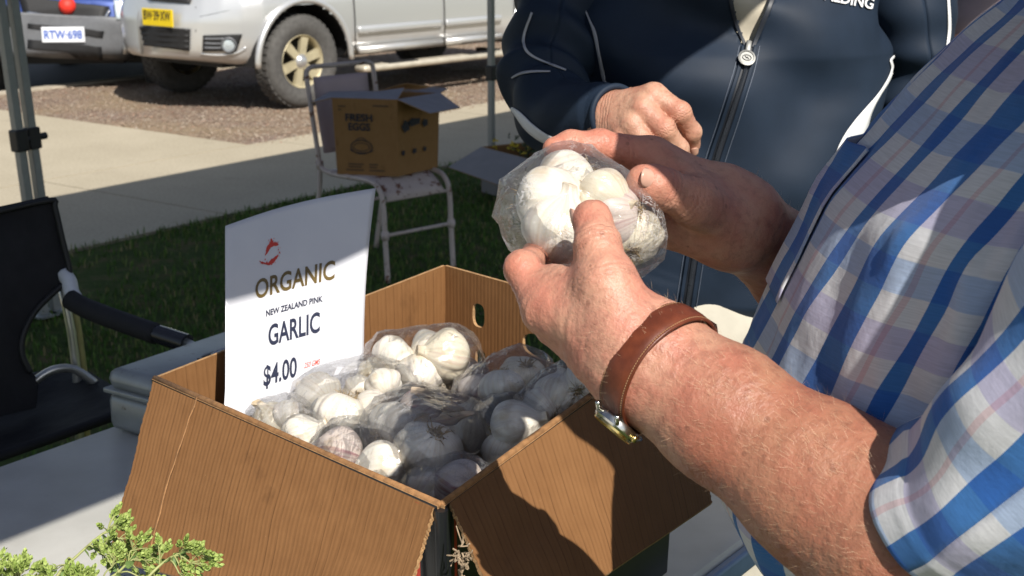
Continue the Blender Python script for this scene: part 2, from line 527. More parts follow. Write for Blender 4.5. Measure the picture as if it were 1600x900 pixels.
# ------------------------------------------------------------------ gazebos over the stall (they throw the shade)
def m_canvas():
    t = NT('gazebo_canvas')
    v = t.coord('Object')
    t.set(col=t.ramp(t.noise(v, 6, 3), [(0.3, (0.08, 0.12, 0.22)), (0.7, (0.10, 0.14, 0.25))]), rough=0.8)
    tl = t.n('BsdfTranslucent'); tl.inputs[0].default_value = (0.24, 0.30, 0.50, 1)
    m = t.n('MixShader'); m.inputs[0].default_value = 0.22
    t.link(t.b.outputs[0], m.inputs[1]); t.link(tl.outputs[0], m.inputs[2]); t.link(m.outputs[0], t.out.inputs[0])
    return t.m
MCANV = m_canvas()
MPOST = plain('post_grey_paint', (0.30, 0.31, 0.30), 0.4, 0.3, 0.06, 40)
MBLK = plain('black_plastic', (0.012, 0.012, 0.014), 0.45, 0, 0.2, 60)
def gazebo(label, e0, e1, h0, h1, legs, eave=2.05, rise=0.5):
    c = EH(e0, h0, 0)
    t = thing('gazebo', label, 'gazebo', c, 0, 'gazebos over the market stalls')
    b = MB()
    eave += 0.16
    A = [EH(e0, h0, eave), EH(e1, h0, eave), EH(e1, h1, eave), EH(e0, h1, eave)]
    ap = EH((e0 + e1) / 2, (h0 + h1) / 2, eave + rise)
    b.add(A + [ap], [(0, 1, 4), (1, 2, 4), (2, 3, 4), (3, 0, 4)])
    D = [p - Vector((0, 0, 0.16)) for p in A]
    for i in range(4):
        j = (i + 1) % 4
        b.add([A[i], A[j], D[j], D[i]], [(0, 1, 2, 3)])
    b.build('canopy', MCANV, t)
    rot = Matrix(((EV.x, HV.x, 0), (EV.y, HV.y, 0), (0, 0, 1)))
    for (e, h, zl, r, dx) in legs:
        f = EH(e, h, 0)
        if dx is None: dx = Vector((0, 0, 0))
        top = f + Vector((dx[0], dx[1], eave))
        ax = (top - f).normalized()
        q = Vector((0, 0, 1)).rotation_difference(ax).to_matrix() @ rot
        l = MB().box(lerp(f, top, 0.5), (r, r, (top - f).length), q, 0.003).build('leg', MPOST, t)
        MB().box(f + ax * zl, (r * 1.55, r * 1.55, 0.085), q, 0.006).tube([f + ax * zl + q @ Vector((r, 0, 0)), f + ax * zl + q @ Vector((r * 1.9, 0, 0))], r * 0.42, 8).build('slider_lock', MBLK, l)
        MB().box(f + Vector((0, 0, 0.004)), (0.09, 0.09, 0.008), rot).build('foot_plate', MPOST, l)
    for (ea, ha, eb, hb) in ((e0, h0, e1, h0), (e1, h0, e1, h1)):
        s_ = MB()
        p0, p1 = EH(ea, ha, 0), EH(eb, hb, 0)
        mid = (p0 + p1) / 2
        for (q0, q1) in ((p0, mid), (mid, p1)):
            s_.tube([q0 + Vector((0, 0, eave - 0.05)), q1 + Vector((0, 0, eave - 0.42))], 0.009, 6)
            s_.tube([q0 + Vector((0, 0, eave - 0.42)), q1 + Vector((0, 0, eave - 0.05))], 0.009, 6)
        s_.build('scissor_brace', MPOST, t)
    return t
def eh_of(v): return v.dot(EV) / EV.length_squared, v.dot(HV) / HV.length_squared
pa, pb = W(44, 220, 5.40), W(64, 220, 5.46)                # the pair of legs behind the camp chair
ea, ha = eh_of(pa); eb, hb = eh_of(pb)
HL = (ha + hb) / 2
LZ = 0.70
gazebo('blue gazebo roof above the lawn left of the path, its leg one of a pair', ea - 3.05, ea, HL, HL + 3.0, [(ea, ha, LZ, 0.034, (-0.11, 0)), (ea - 3.0, HL, LZ, 0.034, None), (ea - 3.0, HL + 2.95, LZ, 0.034, None)], 2.05)
gazebo('blue gazebo roof above the lawn by the egg carton, one leg beside the grey carton', eb, 6.55, HL, HL + 3.0, [(eb, hb, LZ, 0.034, (-0.11, 0)), (6.50, -4.9, 0.65, 0.033, None), (6.5, HL + 2.95, LZ, 0.034, None), (eb, HL + 2.95, LZ, 0.034, None)], 2.05)
gazebo('blue gazebo roof over the far end of the lawn', 6.62, 9.9, HL, HL + 3.0, [(9.85, -4.85, LZ, 0.034, None), (9.85, HL + 2.95, LZ, 0.034, None)], 2.05)
gazebo('long blue awning roof over the garlic table', -1.2, 9.9, HL + 2.96, -0.333, [(-1.2, -0.45, LZ, 0.034, None), (9.8, -0.45, LZ, 0.034, None), (-1.2, HL + 3.1, LZ, 0.034, None)], 2.053, 0.3)

gz = next(o for o in bpy.data.objects if o.name.startswith('gazebo') and o.get('label', '').startswith('blue gazebo roof above the lawn left'))
MB().tube([W(-30, -30, 5.3), W(4, 14, 5.36), W(27, 44, 5.38)], 0.022, 8).build('brace_tube', plain('grey_brace', (0.16, 0.15, 0.15), 0.8, 0, 0.3, 90, 0.5), gz, True)  # curved brace tube of the gazebo frame

# ================================================================== TABLE, BOX, SIGN, SMALL THINGS
TZ = 0.78
def m_table():
    t = NT('table_plastic')
    v = t.coord('Object')
    c = t.ramp(t.noise(v, 9, 5), [(0.35, (0.50, 0.49, 0.45)), (0.65, (0.58, 0.57, 0.53))])
    c = t.mix(t.ramp(t.noise(v, 40, 6, 0.7), [(0.6, 0.0), (0.8, 0.3)]), c, (0.33, 0.3, 0.26))
    t.set(col=c, rough=0.45, normal=t.bump(t.noise(v, 300, 2), 0.15, 0.001))
    return t.m
MT = m_table()
H0, H1 = -1.715, -0.735
E0, E1 = -0.35, 1.70
tb = thing('trestle_table', 'off white plastic trestle table under the garlic box', 'table', EH(0.5, -1.2, 0))
Mrot = Matrix(((EV.x, HV.x, 0), (EV.y, HV.y, 0), (0, 0, 1)))
MB().box(EH((E0 + E1) / 2, (H0 + H1) / 2, TZ - 0.02), (E1 - E0, H1 - H0, 0.04), Mrot, 0.012).build('tabletop', MT, tb, auto=40)
MTR = plain('table_trim', (0.16, 0.24, 0.38), 0.4, 0, 0.1)
MB().box(EH((E0 + E1) / 2, H1 + 0.008, TZ - 0.024), (E1 - E0 - 0.04, 0.014, 0.03), Mrot, 0.004).build('edge_trim', MTR, tb)
MST = plain('steel_tube', (0.45, 0.45, 0.45), 0.35, 0.8, 0.1)
for e in (E0 + 0.2, E1 - 0.2):
    for h in (H0 + 0.1, H1 - 0.1):
        MB().tube([EH(e, h, TZ - 0.04), EH(e, h, 0.0)], 0.014, 12).build('leg', MST, tb, True, auto=50)
    MB().tube([EH(e, H0 + 0.1, 0.2), EH(e, H1 - 0.1, 0.2)], 0.01, 10).build('stretcher', MST, tb, True, auto=50)

# ---- the cardboard box
def m_card(name, dark=(0.140, 0.062, 0.021), light=(0.222, 0.108, 0.041), lines=True, period=0.0135):
    t = NT(name)
    uv = t.n('TexCoord').outputs['UV']
    sx = t.n('SeparateXYZ', I={0: uv})
    mp = t.n('Mapping', I={'Vector': uv, 'Scale': (40.0, 14.0, 1.0)})
    n1 = t.math('ADD', t.math('MULTIPLY', t.noise(mp, 2.2, 6, 0.65), 0.5), t.math('MULTIPLY', t.noise(uv, 16, 5, 0.6), 0.5))
    c = t.ramp(n1, [(0.25, tuple(0.8 * a + 0.2 * b for a, b in zip(dark, light))), (0.75, light)])
    if lines:
        wob = t.math('MULTIPLY', t.noise(t.n('Mapping', I={'Vector': uv, 'Scale': (3.0, 5.0, 1.0)}), 1.0, 2), 0.0025)
        u = t.math('DIVIDE', t.math('ADD', sx.outputs[0], wob), period)
        fr = t.math('FRACT', u)
        ln = t.math('LESS_THAN', t.math('ABSOLUTE', t.math('SUBTRACT', fr, 0.5)), 0.042)
        cell = t.math('FLOOR', u)
        wn_ = t.n('TexWhiteNoise', noise_dimensions='1D'); t.link(cell, wn_.inputs['W'])
        brk = t.ramp(t.noise(t.n('Mapping', I={'Vector': uv, 'Scale': (1 / period, 11.0, 1.0)}), 1.3, 4, 0.7), [(0.38, 0.25), (0.58, 1.0)])
        f = t.math('MULTIPLY', t.math('MULTIPLY', ln, brk), t.math('ADD', t.math('MULTIPLY', wn_.outputs[0], 0.6), 0.35))
        c = t.mix(f, c, tuple(q * 0.66 for q in dark))
        flute = t.math('SINE', t.math('MULTIPLY', sx.outputs[0], 2 * math.pi / 0.0067))
    st = t.ramp(t.noise(t.n('Mapping', I={'Vector': uv, 'Scale': (14.0, 9.0, 1.0)}), 1.0, 5, 0.6), [(0.60, 0.0), (0.70, 0.55)])
    c = t.mix(st, c, tuple(q * 0.62 for q in dark))
    sp = t.ramp(t.noise(uv, 420, 2, 0.5), [(0.74, 0.0), (0.78, 0.5)])
    c = t.mix(sp, c, (0.5, 0.36, 0.2))
    t.set(col=c, rough=0.72, spec=0.25)
    if lines:
        t.set(normal=t.bump(t.math('ADD', t.math('MULTIPLY', flute, 0.4), n1), 0.22, 0.0012))
    else:
        t.set(normal=t.bump(n1, 0.2, 0.001))
    return t.m
MCARD = m_card('brown_corrugated_card')
MEDGE = plain('raw_card_edge', (0.36, 0.21, 0.095), 0.9, 0, 0.3, 150, 0.6, 600)
MEDGE2 = plain('worn_fold_card', (0.25, 0.125, 0.048), 0.85, 0, 0.3, 150, 0.4, 500)
def m_print():
    t = NT('black_printed_card')
    v = t.coord('Object')
    c = t.mix(t.ramp(t.noise(v, 120, 5, 0.7), [(0.66, 0.0), (0.78, 0.4)]), (0.010, 0.011, 0.013), (0.07, 0.07, 0.07))
    t.set(col=c, rough=0.35, spec=0.5)
    return t.m
MPRINT = m_print()
MRED = plain('orange_red_ink', (0.55, 0.045, 0.018), 0.45, 0, 0.1)

bL = WZ(242, 591, 1.03); bF = WZ(689, 789, 1.03); bB = WZ(695, 415, 1.09); bR = WZ(1062, 517, 1.085)
cen = (bL + bF + bB + bR) / 4
box = thing('garlic_box', 'open brown cardboard box full of garlic, its two front flaps folded down', 'cardboard box', (cen.x, cen.y, TZ))
TH = 0.0045
def slab(name, a, b, c, d, nin, parent, thick=TH, nu=16, nv=10, uvs=None, mats=None, warp=0.0, seed=0, holes=None, edge_noise=0.0, round_c=0.0):
    # a-b top edge (u), d-c bottom edge; visible printed side along nin; a thick sheet of board
    u = np.linspace(0, 1, nu); v = np.linspace(0, 1, nv)
    U, Vv = np.meshgrid(u, v)
    A, B, C_, D_ = [np.array(q) for q in (a, b, c, d)]
    P = (A[None, None] * ((1 - U) * (1 - Vv))[..., None] + B[None, None] * (U * (1 - Vv))[..., None] + C_[None, None] * (U * Vv)[..., None] + D_[None, None] * ((1 - U) * Vv)[..., None]).reshape(-1, 3)
    lu, lv = (Vector(b) - Vector(a)).length, (Vector(d) - Vector(a)).length
    n = np.array(nin)
    if warp:
        w = fbm(np.stack([U.ravel() * 2.3, Vv.ravel() * 2.1, U.ravel() * 0 + seed], 1), seed, 2) * warp
        P = P + n[None] * (w * (np.sin(np.pi * np.clip(Vv.ravel(), 0, 1) * 0.5)))[:, None]
    if edge_noise:
        q = vnoise(np.stack([U.ravel() * 90, Vv.ravel() * 90, U.ravel() * 0 + seed], 1), seed + 3) * edge_noise
        e1 = (np.array(b) - np.array(a)); e1 = e1 / np.linalg.norm(e1)
        ed = ((U.ravel() == 0) | (U.ravel() == 1)).astype(float)
        P = P + e1[None] * (q * ed)[:, None]
    N = len(P)
    F = grid_faces(nu, nv)
    keep = np.ones(len(F), bool)
    fu = (U.ravel()[F].mean(1)) * lu; fv = (Vv.ravel()[F].mean(1)) * lv
    if holes:
        for (hu, hv, ru, rv) in holes:
            cut = ((np.abs(fu - hu) / ru) ** 3 + (np.abs(fv - hv) / rv) ** 3) < 1
            keep &= ~cut
            rimv = np.intersect1d(np.unique(F[cut]), np.unique(F[~cut]))
            du = U.ravel()[rimv] * lu - hu; dv = Vv.ravel()[rimv] * lv - hv
            k_ = (np.abs(du / ru) ** 3 + np.abs(dv / rv) ** 3) ** (1 / 3)
            e1 = (np.array(b) - np.array(a)) / lu; e2 = (np.array(d) - np.array(a)) / lv
            P[rimv] += (du * (1 / k_ - 1))[:, None] * e1 + (dv * (1 / k_ - 1))[:, None] * e2
    if round_c:
        for cu, cv in ((0, 1), (1, 1)):
            cx_, cy_ = (round_c if cu == 0 else lu - round_c), lv - round_c
            out = ((fu < round_c) if cu == 0 else (fu > lu - round_c)) & (fv > lv - round_c) & (((fu - cx_) ** 2 + (fv - cy_) ** 2) > round_c ** 2)
            keep &= ~out
    F = F[keep]
    back = P - n[None] * thick
    VV = np.concatenate([P, back])
    # front faces must point along n
    fn = np.cross(P[F[0, 1]] - P[F[0, 0]], P[F[0, 3]] - P[F[0, 0]])
    if fn @ n < 0: F = F[:, ::-1]
    FB = F[:, ::-1] + N
    ed = {}
    for f in F.tolist():
        for k in range(4):
            e = (f[k], f[(k + 1) % 4])
            if (e[1], e[0]) in ed: del ed[(e[1], e[0])]
            else: ed[e] = 1
    S = [[e[1], e[0], e[0] + N, e[1] + N] for e in ed]
    faces = F.tolist() + FB.tolist() + S
    fm = [0] * len(F) + [1] * len(FB) + [2] * len(S)
    uv = np.stack([U.ravel() * lu + seed * 0.37, Vv.ravel() * lv + seed * 0.11], 1)
    uv = np.concatenate([uv, uv])
    o = mk(name, VV, faces, None, parent, uv=uv, smooth=False, mats=mats or [MCARD, MPRINT, MEDGE], fmat=fm)
    return o
def down(p): return Vector((lerp(cen.x, p.x, 0.965), lerp(cen.y, p.y, 0.965), TZ + 0.004))
def inn(a, b):
    d = (b - a).normalized(); n = Vector((-d.y, d.x, 0)).normalized()
    return n if n.dot(cen - (a + b) / 2) > 0 else -n
nLB, nBR, nLF, nFR = inn(bL, bB), inn(bB, bR), inn(bL, bF), inn(bF, bR)
slab('side_wall', bL, bB, down(bB), down(bL), nLB, box, seed=1, warp=0.004)
# hand hole and vents on the far wall
lBR = (bR - bB).length
slab('side_wall', bB, bR, down(bR), down(bB), nBR, box, nu=110, nv=64, seed=2, holes=[(0.066, 0.055, 0.0115, 0.016), (0.070, 0.118, 0.0105, 0.0165), (lBR * 0.5, 0.072, 0.052, 0.0165)])
slab('side_wall', bL, bF, down(bF), down(bL), nLF, box, seed=3, mats=[MCARD, MPRINT, MEDGE])
slab('side_wall', bF, bR, down(bR), down(bF), nFR, box, seed=4)
b = MB()
b.add([down(bL), down(bF), down(bR), down(bB)], [(0, 1, 2, 3)])
b.build('base_panel', MCARD, box)
# near front corner: black printed post with red stripes
cp = MB()
oF = (bF - cen); oF.z = 0; oF.normalize()
sL = (bL - bF).normalized(); sR = (bR - bF).normalized()
dn = Vector((0, 0, TZ - bF.z + 0.01))
for k, (off, s_) in enumerate(((0.0235, sL), (0.0115, sR))):
    nn = -nLF if s_ is sL else -nFR
    q0 = bF + s_ * off + nn * (TH + 0.0015) + Vector((0, 0, -0.004)); q1 = q0 + s_ * (0.006 if k == 0 else 0.004)
    cp.add([q0, q1, q1 + dn, q0 + dn], [(0, 1, 2, 3)])
cp.build('red_stripe', MRED, box)
cq = MB().tube([bF + oF * 0.003 + Vector((0, 0, -0.003)), down(bF) + oF * 0.003], 0.0065, 12)
cq.build('corner_fold', MPRINT, box, True, auto=50)
for q0, q1 in ((bL, bF), (bF, bR)):
    MB().tube([q0 + Vector((0, 0, 0.0)), lerp(q0, q1, 0.33) + Vector((0, 0, 0.0008)), lerp(q0, q1, 0.66) - Vector((0, 0, 0.0006)), q1], 0.0036, 10).build('fold_edge', MEDGE2, box, True)
# the two front flaps hang outwards
fl_bl = W(166, 872, 1.47); fl_bf = W(614, 985, 1.235)
nfl = (fl_bl - bL).cross(bF - bL).normalized()
if nfl.dot(CAMP - bF) < 0: nfl = -nfl
fo = nfl * 0.002
slab('front_flap', bL + fo, bF + fo + sL * 0.006, fl_bf, fl_bl, nfl, box, nu=50, nv=90, seed=5, warp=0.005, edge_noise=0.0011, round_c=0.022)
fr_bf = W(800, 1000, 1.19); fr_br = W(1112, 786, 1.47)
nfr = (fr_bf - bF).cross(bR - bF).normalized()
if nfr.dot(CAMP - bF) < 0: nfr = -nfr
fo = nfr * 0.002
slab('front_flap', bF + fo + sR * 0.010, bR + fo, fr_br, fr_bf, nfr, box, nu=50, nv=90, seed=6, warp=0.004, edge_noise=0.0011)
# long crease down the left flap, torn paper at the right one
cr = MB()
pts = []
for k in range(15):
    t_ = k / 14
    p = lerp(lerp(bL, bF, 0.19), lerp(fl_bl, fl_bf, 0.17), t_) + nfl * (0.0035 + 0.004 * math.sin(t_ * 3.1))
    pts.append(p + (bF - bL).normalized() * rnd.uniform(-0.0015, 0.0015))
cr.tube(pts, 0.0010, 5)
cr.build('crease_ridge', MEDGE2, box, True)
tr = MB()
c0 = W(722, 868, 1.225)
for k in range(30):
    p = c0 + Vector((rnd.gauss(0, 0.0035), rnd.gauss(0, 0.003), rnd.gauss(0, 0.0085)))
    q = [p]
    for m in range(4): q.append(q[-1] + Vector((rnd.gauss(0, 0.0022), rnd.gauss(0, 0.0022), rnd.gauss(-0.0004, 0.0024))))
    tr.tube(catmull(q, 2), rnd.uniform(0.0005, 0.0011), 4, False)
tr.tube(catmull([W(713, 822, 1.24), W(718, 838, 1.232), c0 + Vector((0, 0, 0.012))], 4), 0.0007, 4)
tr.build('torn_paper', plain('torn_paper', (0.27, 0.20, 0.13), 0.9, 0, 0.25, 200), box)

# ---- the paper price sign
def m_paper():
    t = NT('white_paper')
    v = t.coord('Object')
    c = t.ramp(t.noise(v, 14, 4), [(0.3, (0.61, 0.615, 0.66)), (0.7, (0.66, 0.665, 0.70))])
    t.set(col=c, rough=0.3, spec=0.45, normal=t.bump(t.noise(v, 11, 4, 0.6), 0.10, 0.006))
    return t.m
MPAP = m_paper()
sTL, sTR, sBL, sBR = W(352, 353, 1.645), W(587, 294, 1.785), W(350, 770, 1.555), W(560, 702, 1.70)
sn = (sTR - sTL).cross(sBL - sTL).normalized()
if sn.dot(CAMP - sTL) < 0: sn = -sn
SW, SH = 0.21, 0.297
def sign_pt(x, y, off=0.0):            # x to the right from the left edge, y down from the top (metres)
    u, v = x / SW, y / SH
    p = (sTL * (1 - u) + sTR * u) * (1 - v) + (sBL * (1 - u) + sBR * u) * v
    bow = math.sin(math.pi * u) * 0.016 * (1 - 0.7 * v) - 0.011 * (1 - u) ** 2 * math.sin(math.pi * min(v * 1.5, 1))
    p = p + Vector((0, 0, 1)) * math.sin(math.pi * u) * 0.009 * (1 - v) + Vector((-1, 0, 0)) * 0.004 * math.sin(math.pi * min(v * 1.6, 1)) * (1 - u) + Vector((1, 0, 0)) * 0.0045 * (u ** 3) * (-math.sin(math.pi * min(v * 1.4, 1)))
    return p - sn * bow + sn * off
nu, nv = 31, 41
V = [sign_pt(SW * i / (nu - 1), SH * j / (nv - 1)) for j in range(nv) for i in range(nu)]
sign = mk('price_sign', V, grid_faces(nu, nv), MPAP, smooth=True)
sm_ = sign.modifiers.new('paper', 'SOLIDIFY'); sm_.thickness = 0.0006; sm_.offset = 0
tag(sign, 'white paper price sign standing upright in the garlic box', 'sign')

def text_mesh(body, size=1.0, shear=0.0, bold=0.0, spacing=1.0):
    cu = bpy.data.curves.new('lettering', 'FONT')
    cu.body = body; cu.size = size; cu.shear = shear; cu.offset = bold; cu.space_character = spacing
    cu.resolution_u = 4
    o = bpy.data.objects.new('lettering', cu)
    COL.objects.link(o)
    bpy.context.view_layer.update()
    me = o.evaluated_get(bpy.context.evaluated_depsgraph_get()).to_mesh()
    V = np.array([v.co[:] for v in me.vertices]) if len(me.vertices) else np.zeros((0, 3))
    F = [list(p.vertices) for p in me.polygons]
    bpy.data.objects.remove(o); bpy.data.curves.remove(cu)
    V[:, 0] -= V[:, 0].min()
    return V[:, :2], F
def fit_text(body, w, h, **kw):
    V, F = text_mesh(body, **kw)
    V[:, 1] -= 0.0
    x, y = V[:, 0].max(), V[:, 1].max()
    return V * np.array([w / x, h / y]), F
def serifs(V, F, h, s=0.10):
    # little slab serifs where the upright strokes meet the top and the base line
    V = V.tolist(); F = [list(f) for f in F]
    P = np.array(V)
    for lev, sg in ((0.0, 1), (h, -1)):
        xs = np.sort(P[np.abs(P[:, 1] - lev) < h * 0.006][:, 0])
        i = 0
        while i < len(xs) - 1:
            wd = xs[i + 1] - xs[i]
            if 0.05 * h < wd < 0.30 * h:
                a, b_ = xs[i] - s * h, xs[i + 1] + s * h
                k = len(V)
                V += [[a, lev], [b_, lev], [b_, lev + sg * 0.075 * h], [a, lev + sg * 0.075 * h]]
                F.append([k, k + 1, k + 2, k + 3]); i += 2
            else: i += 1
    return np.array(V), F
def put_text(name, VF, fn, mat, parent, local=False):
    V, F = VF
    # cut long flat letter faces so that they can follow a curved sheet
    bm = bmesh.new()
    vs = [bm.verts.new((x, y, 0)) for x, y in V]
    for f in F:
        try: bm.faces.new([vs[i] for i in f])
        except ValueError: pass
    bmesh.ops.triangulate(bm, faces=bm.faces[:])
    bm.verts.index_update()
    P = [fn(v.co.x, v.co.y) for v in bm.verts]
    FF = [[v.index for v in f.verts] for f in bm.faces]
    bm.free()
    return mk(name, P, FF, mat, parent, smooth=False, local=local)
INK_N = plain('navy_ink', (0.02, 0.024, 0.05), 0.4)
INK_O = plain('olive_brown_ink', (0.13, 0.085, 0.02), 0.4)
INK_R = plain('red_ink', (0.62, 0.06, 0.03), 0.4)
INK_D = plain('dark_red_ink', (0.55, 0.03, 0.012), 0.4)
def on_sign(x0, yb, sh=0.0): return lambda x, y: sign_pt(x0 + x, yb - y, 0.0009)
def sx(px): return (px - 350) / 232 * SW
put_text('lettering', serifs(*fit_text('ORGANIC', sx(530) - sx(400), 0.0215, bold=0.020), 0.0215, 0.085), on_sign(sx(400), 0.0985), INK_O, sign)
put_text('lettering', fit_text('NEW ZEALAND PINK', sx(512) - sx(418), 0.0066, bold=0.032), on_sign(sx(418), 0.1215), INK_N, sign)
put_text('lettering', fit_text('GARLIC', sx(508) - sx(422), 0.0225, bold=0.022), on_sign(sx(422), 0.1545), INK_N, sign)
put_text('lettering', fit_text('$4.00', sx(470) - sx(414), 0.0215, bold=0.022), on_sign(sx(414), 0.1965), INK_N, sign)
put_text('lettering', fit_text('250 GMS', sx(509) - sx(482), 0.0058, shear=0.3, bold=0.012), on_sign(sx(482), 0.1905), INK_R, sign)
# brush-stroke emblem: an upper and a lower crescent with spattered rims
def blob(cx, cy, pts, seed):
    r_ = random.Random(seed)
    P = []
    n = len(pts)
    for i in range(n):
        a, b_ = pts[i], pts[(i + 1) % n]
        for k in range(6):
            t_ = k / 6
            P.append((cx + a[0] + (b_[0] - a[0]) * t_ + r_.gauss(0, 0.00035), cy + a[1] + (b_[1] - a[1]) * t_ + r_.gauss(0, 0.00035)))
    return P
lb = []
ec = (sx(427), 0.050)
up = [(-0.0085, -0.002), (-0.0075, 0.005), (-0.003, 0.010), (-0.001, 0.0135), (0.0015, 0.010), (0.0065, 0.008), (0.008, 0.0045), (0.003, 0.0055), (-0.002, 0.004), (-0.005, 0.0005)]
lo_ = [(-0.016, -0.005), (-0.013, -0.0085), (-0.009, -0.0095), (-0.005, -0.0115), (0.000, -0.0125), (0.005, -0.0095), (0.0085, -0.0045), (0.004, -0.006), (-0.002, -0.0075), (-0.0045, -0.0095), (-0.010, -0.0080)]
emb_v, emb_f = [], []
for q, sd in ((up, 3), (lo_, 4)):
    P = blob(0, 0, q, sd)
    k = len(emb_v); emb_v += [(a * 1.2, b_ * 1.2) for a, b_ in P]; emb_f.append(list(range(k, k + len(P))))
for _ in range(70):
    a = rnd.uniform(0, 6.28); r_ = rnd.gauss(0.0115, 0.0018)
    x, y = r_ * math.cos(a) * 0.9, r_ * math.sin(a)
    if 0.2 < a < 1.1 and rnd.random() < 0.5 or 2.6 < a < 3.6: continue
    s_ = rnd.uniform(0.0002, 0.0008); k = len(emb_v)
    emb_v += [(x - s_, y), (x, y - s_), (x + s_ * 1.6, y + s_ * .3), (x, y + s_)]; emb_f.append([k, k + 1, k + 2, k + 3])
put_text('emblem', (np.array(emb_v), emb_f), lambda x, y: sign_pt(ec[0] + x, ec[1] - y, 0.0009), INK_D, sign)

# ---- grey cash box on the table
def m_cash():
    t = NT('cash_box_paint')
    v = t.coord('Object')
    c = t.ramp(t.noise(v, 30, 3), [(0.3, (0.27, 0.29, 0.295)), (0.7, (0.32, 0.34, 0.345))])
    c = t.mix(t.ramp(t.noise(v, 26, 7, 0.75), [(0.60, 0.0), (0.66, 0.85)]), c, (0.075, 0.045, 0.03))
    t.set(col=c, rough=0.38, metal=0.25, spec=0.5)
    return t.m
MCASH = m_cash()
ca = W(168, 676, 2.14); ca = WZ(170, 672, TZ)
cdir = (WZ(345, 606, TZ) - ca); cdir.z = 0; cdir.normalize()
cprp = Vector((cdir.y, -cdir.x, 0))
cb = thing('cash_box', 'grey steel cash box with worn rusty lid beside the garlic box', 'cash box', ca)
Mc = Matrix(((cdir.x, cprp.x, 0), (cdir.y, cprp.y, 0), (0, 0, 1)))
cc = ca + cdir * 0.17 + cprp * 0.11
MB().box(cc + Vector((0, 0, 0.031)), (0.34, 0.22, 0.058), Mc, 0.012).build('body', MCASH, cb, auto=50)
MB().box(cc + Vector((0, 0, 0.0655)), (0.346, 0.226, 0.008), Mc, 0.002).build('lid_rim', MCASH, cb, auto=50)
MB().box(cc + Vector((0, 0, 0.083)), (0.340, 0.220, 0.034), Mc, 0.016).build('lid', MCASH, cb, auto=50)
hx = cc + cdir * 0.0 + Vector((0, 0, 0.1006))
MHD = plain('dark_recess', (0.05, 0.055, 0.06), 0.5, 0.3)
MB().box(hx + Vector((0, 0, -0.0005)), (0.12, 0.05, 0.002), Mc).build('handle_recess', MHD, cb)
rim = [hx + Mc @ Vector((x, y, 0.001)) for x, y in ((-.06, -.025), (.06, -.025), (.06, .025), (-.06, .025))]
rp = []
for i in range(4):
    a, b_, c_ = rim[i - 1], rim[i], rim[(i + 1) % 4]
    rp += catmull([b_ + (a - b_).normalized() * 0.012, b_ + ((a - b_).normalized() + (c_ - b_).normalized()) * 0.0035, b_ + (c_ - b_).normalized() * 0.012], 3)
MB().tube(rp, 0.0022, 8, closed=True).build('recess_rim', MCASH, cb, True)
MB().tube(catmull([hx + Mc @ Vector((-.05, -.004, .002)), hx + Mc @ Vector((-.03, -.012, .005)), hx + Mc @ Vector((.03, -.012, .005)), hx + Mc @ Vector((.05, -.004, .002))], 5), 0.003, 8).build('handle', plain('bright_steel', (0.6, 0.6, 0.6), 0.25, 1.0), cb, True)

# ---- black folding camp chair
def m_black_fab():
    t = NT('black_nylon')
    v = t.coord('Object')
    t.set(col=t.ramp(t.noise(v, 25, 4), [(0.3, (0.008, 0.008, 0.010)), (0.7, (0.014, 0.014, 0.017))]), rough=0.75, spec=0.3, normal=t.bump(t.noise(v, 9, 4), 0.35, 0.02))
    return t.m
MNY = m_black_fab()
MALU = plain('chair_alloy', (0.55, 0.55, 0.52), 0.3, 0.8, 0.1)
MYEL = plain('yellowed_chair_tube', (0.40, 0.36, 0.16), 0.4, 0.3, 0.15)
cch = thing('camp_chair', 'black folding camp chair with padded armrest on the lawn', 'chair', WZ(40, 900, 0.0) + Vector((0, 0.5, 0)))
def sheet_poly(name, px, d_fn, mat, parent, thick=0.012, sub=0, bow=0.0):
    P = [W(x, y, d_fn(x, y)) for x, y in px]
    n = (P[1] - P[0]).cross(P[2] - P[0]).normalized()
    if n.dot(CAMP - P[0]) < 0: n = -n
    bm = bmesh.new()
    f = bm.faces.new([bm.verts.new(p) for p in P])
    g_ = bmesh.ops.extrude_face_region(bm, geom=[f])
    for v in [q for q in g_['geom'] if isinstance(q, bmesh.types.BMVert)]: v.co -= n * thick
    bmesh.ops.recalc_face_normals(bm, faces=bm.faces[:])
    bmesh.ops.bevel(bm, geom=[e for e in bm.edges], offset=thick * 0.3, segments=2, affect='EDGES')
    bmesh.ops.triangulate(bm, faces=[q for q in bm.faces if len(q.verts) > 4])
    bm.verts.index_update()
    V = [v.co.copy() for v in bm.verts]; F = [[v.index for v in q.verts] for q in bm.faces]
    bm.free()
    return sharp(mk(name, V, F, mat, parent), 40)
# backrest fabric: upright sheet, concave lower side edge
back = sheet_poly('backrest', [(-190, 372), (-60, 344), (0, 330), (82, 312), (86, 322), (98, 376), (110, 424), (103, 440), (84, 456), (58, 482), (40, 512), (33, 538), (36, 560), (47, 582), (62, 598), (60, 640), (-190, 700)], lambda x, y: 2.50 + (x - 60) * 0.0006, MNY, cch, 0.014)
rimp = [W(x, y, 2.50 + (x - 60) * 0.0006 - 0.006) for x, y in [(-190, 372), (-60, 344), (0, 330), (80, 313), (86, 324), (98, 376), (109, 424), (102, 441), (84, 457), (58, 483), (41, 512), (34, 538), (37, 560), (48, 582)]]
MB().tube(catmull(rimp, 4), 0.0055, 8).build('binding', plain('black_binding', (0.008, 0.008, 0.009), 0.6), back, True)
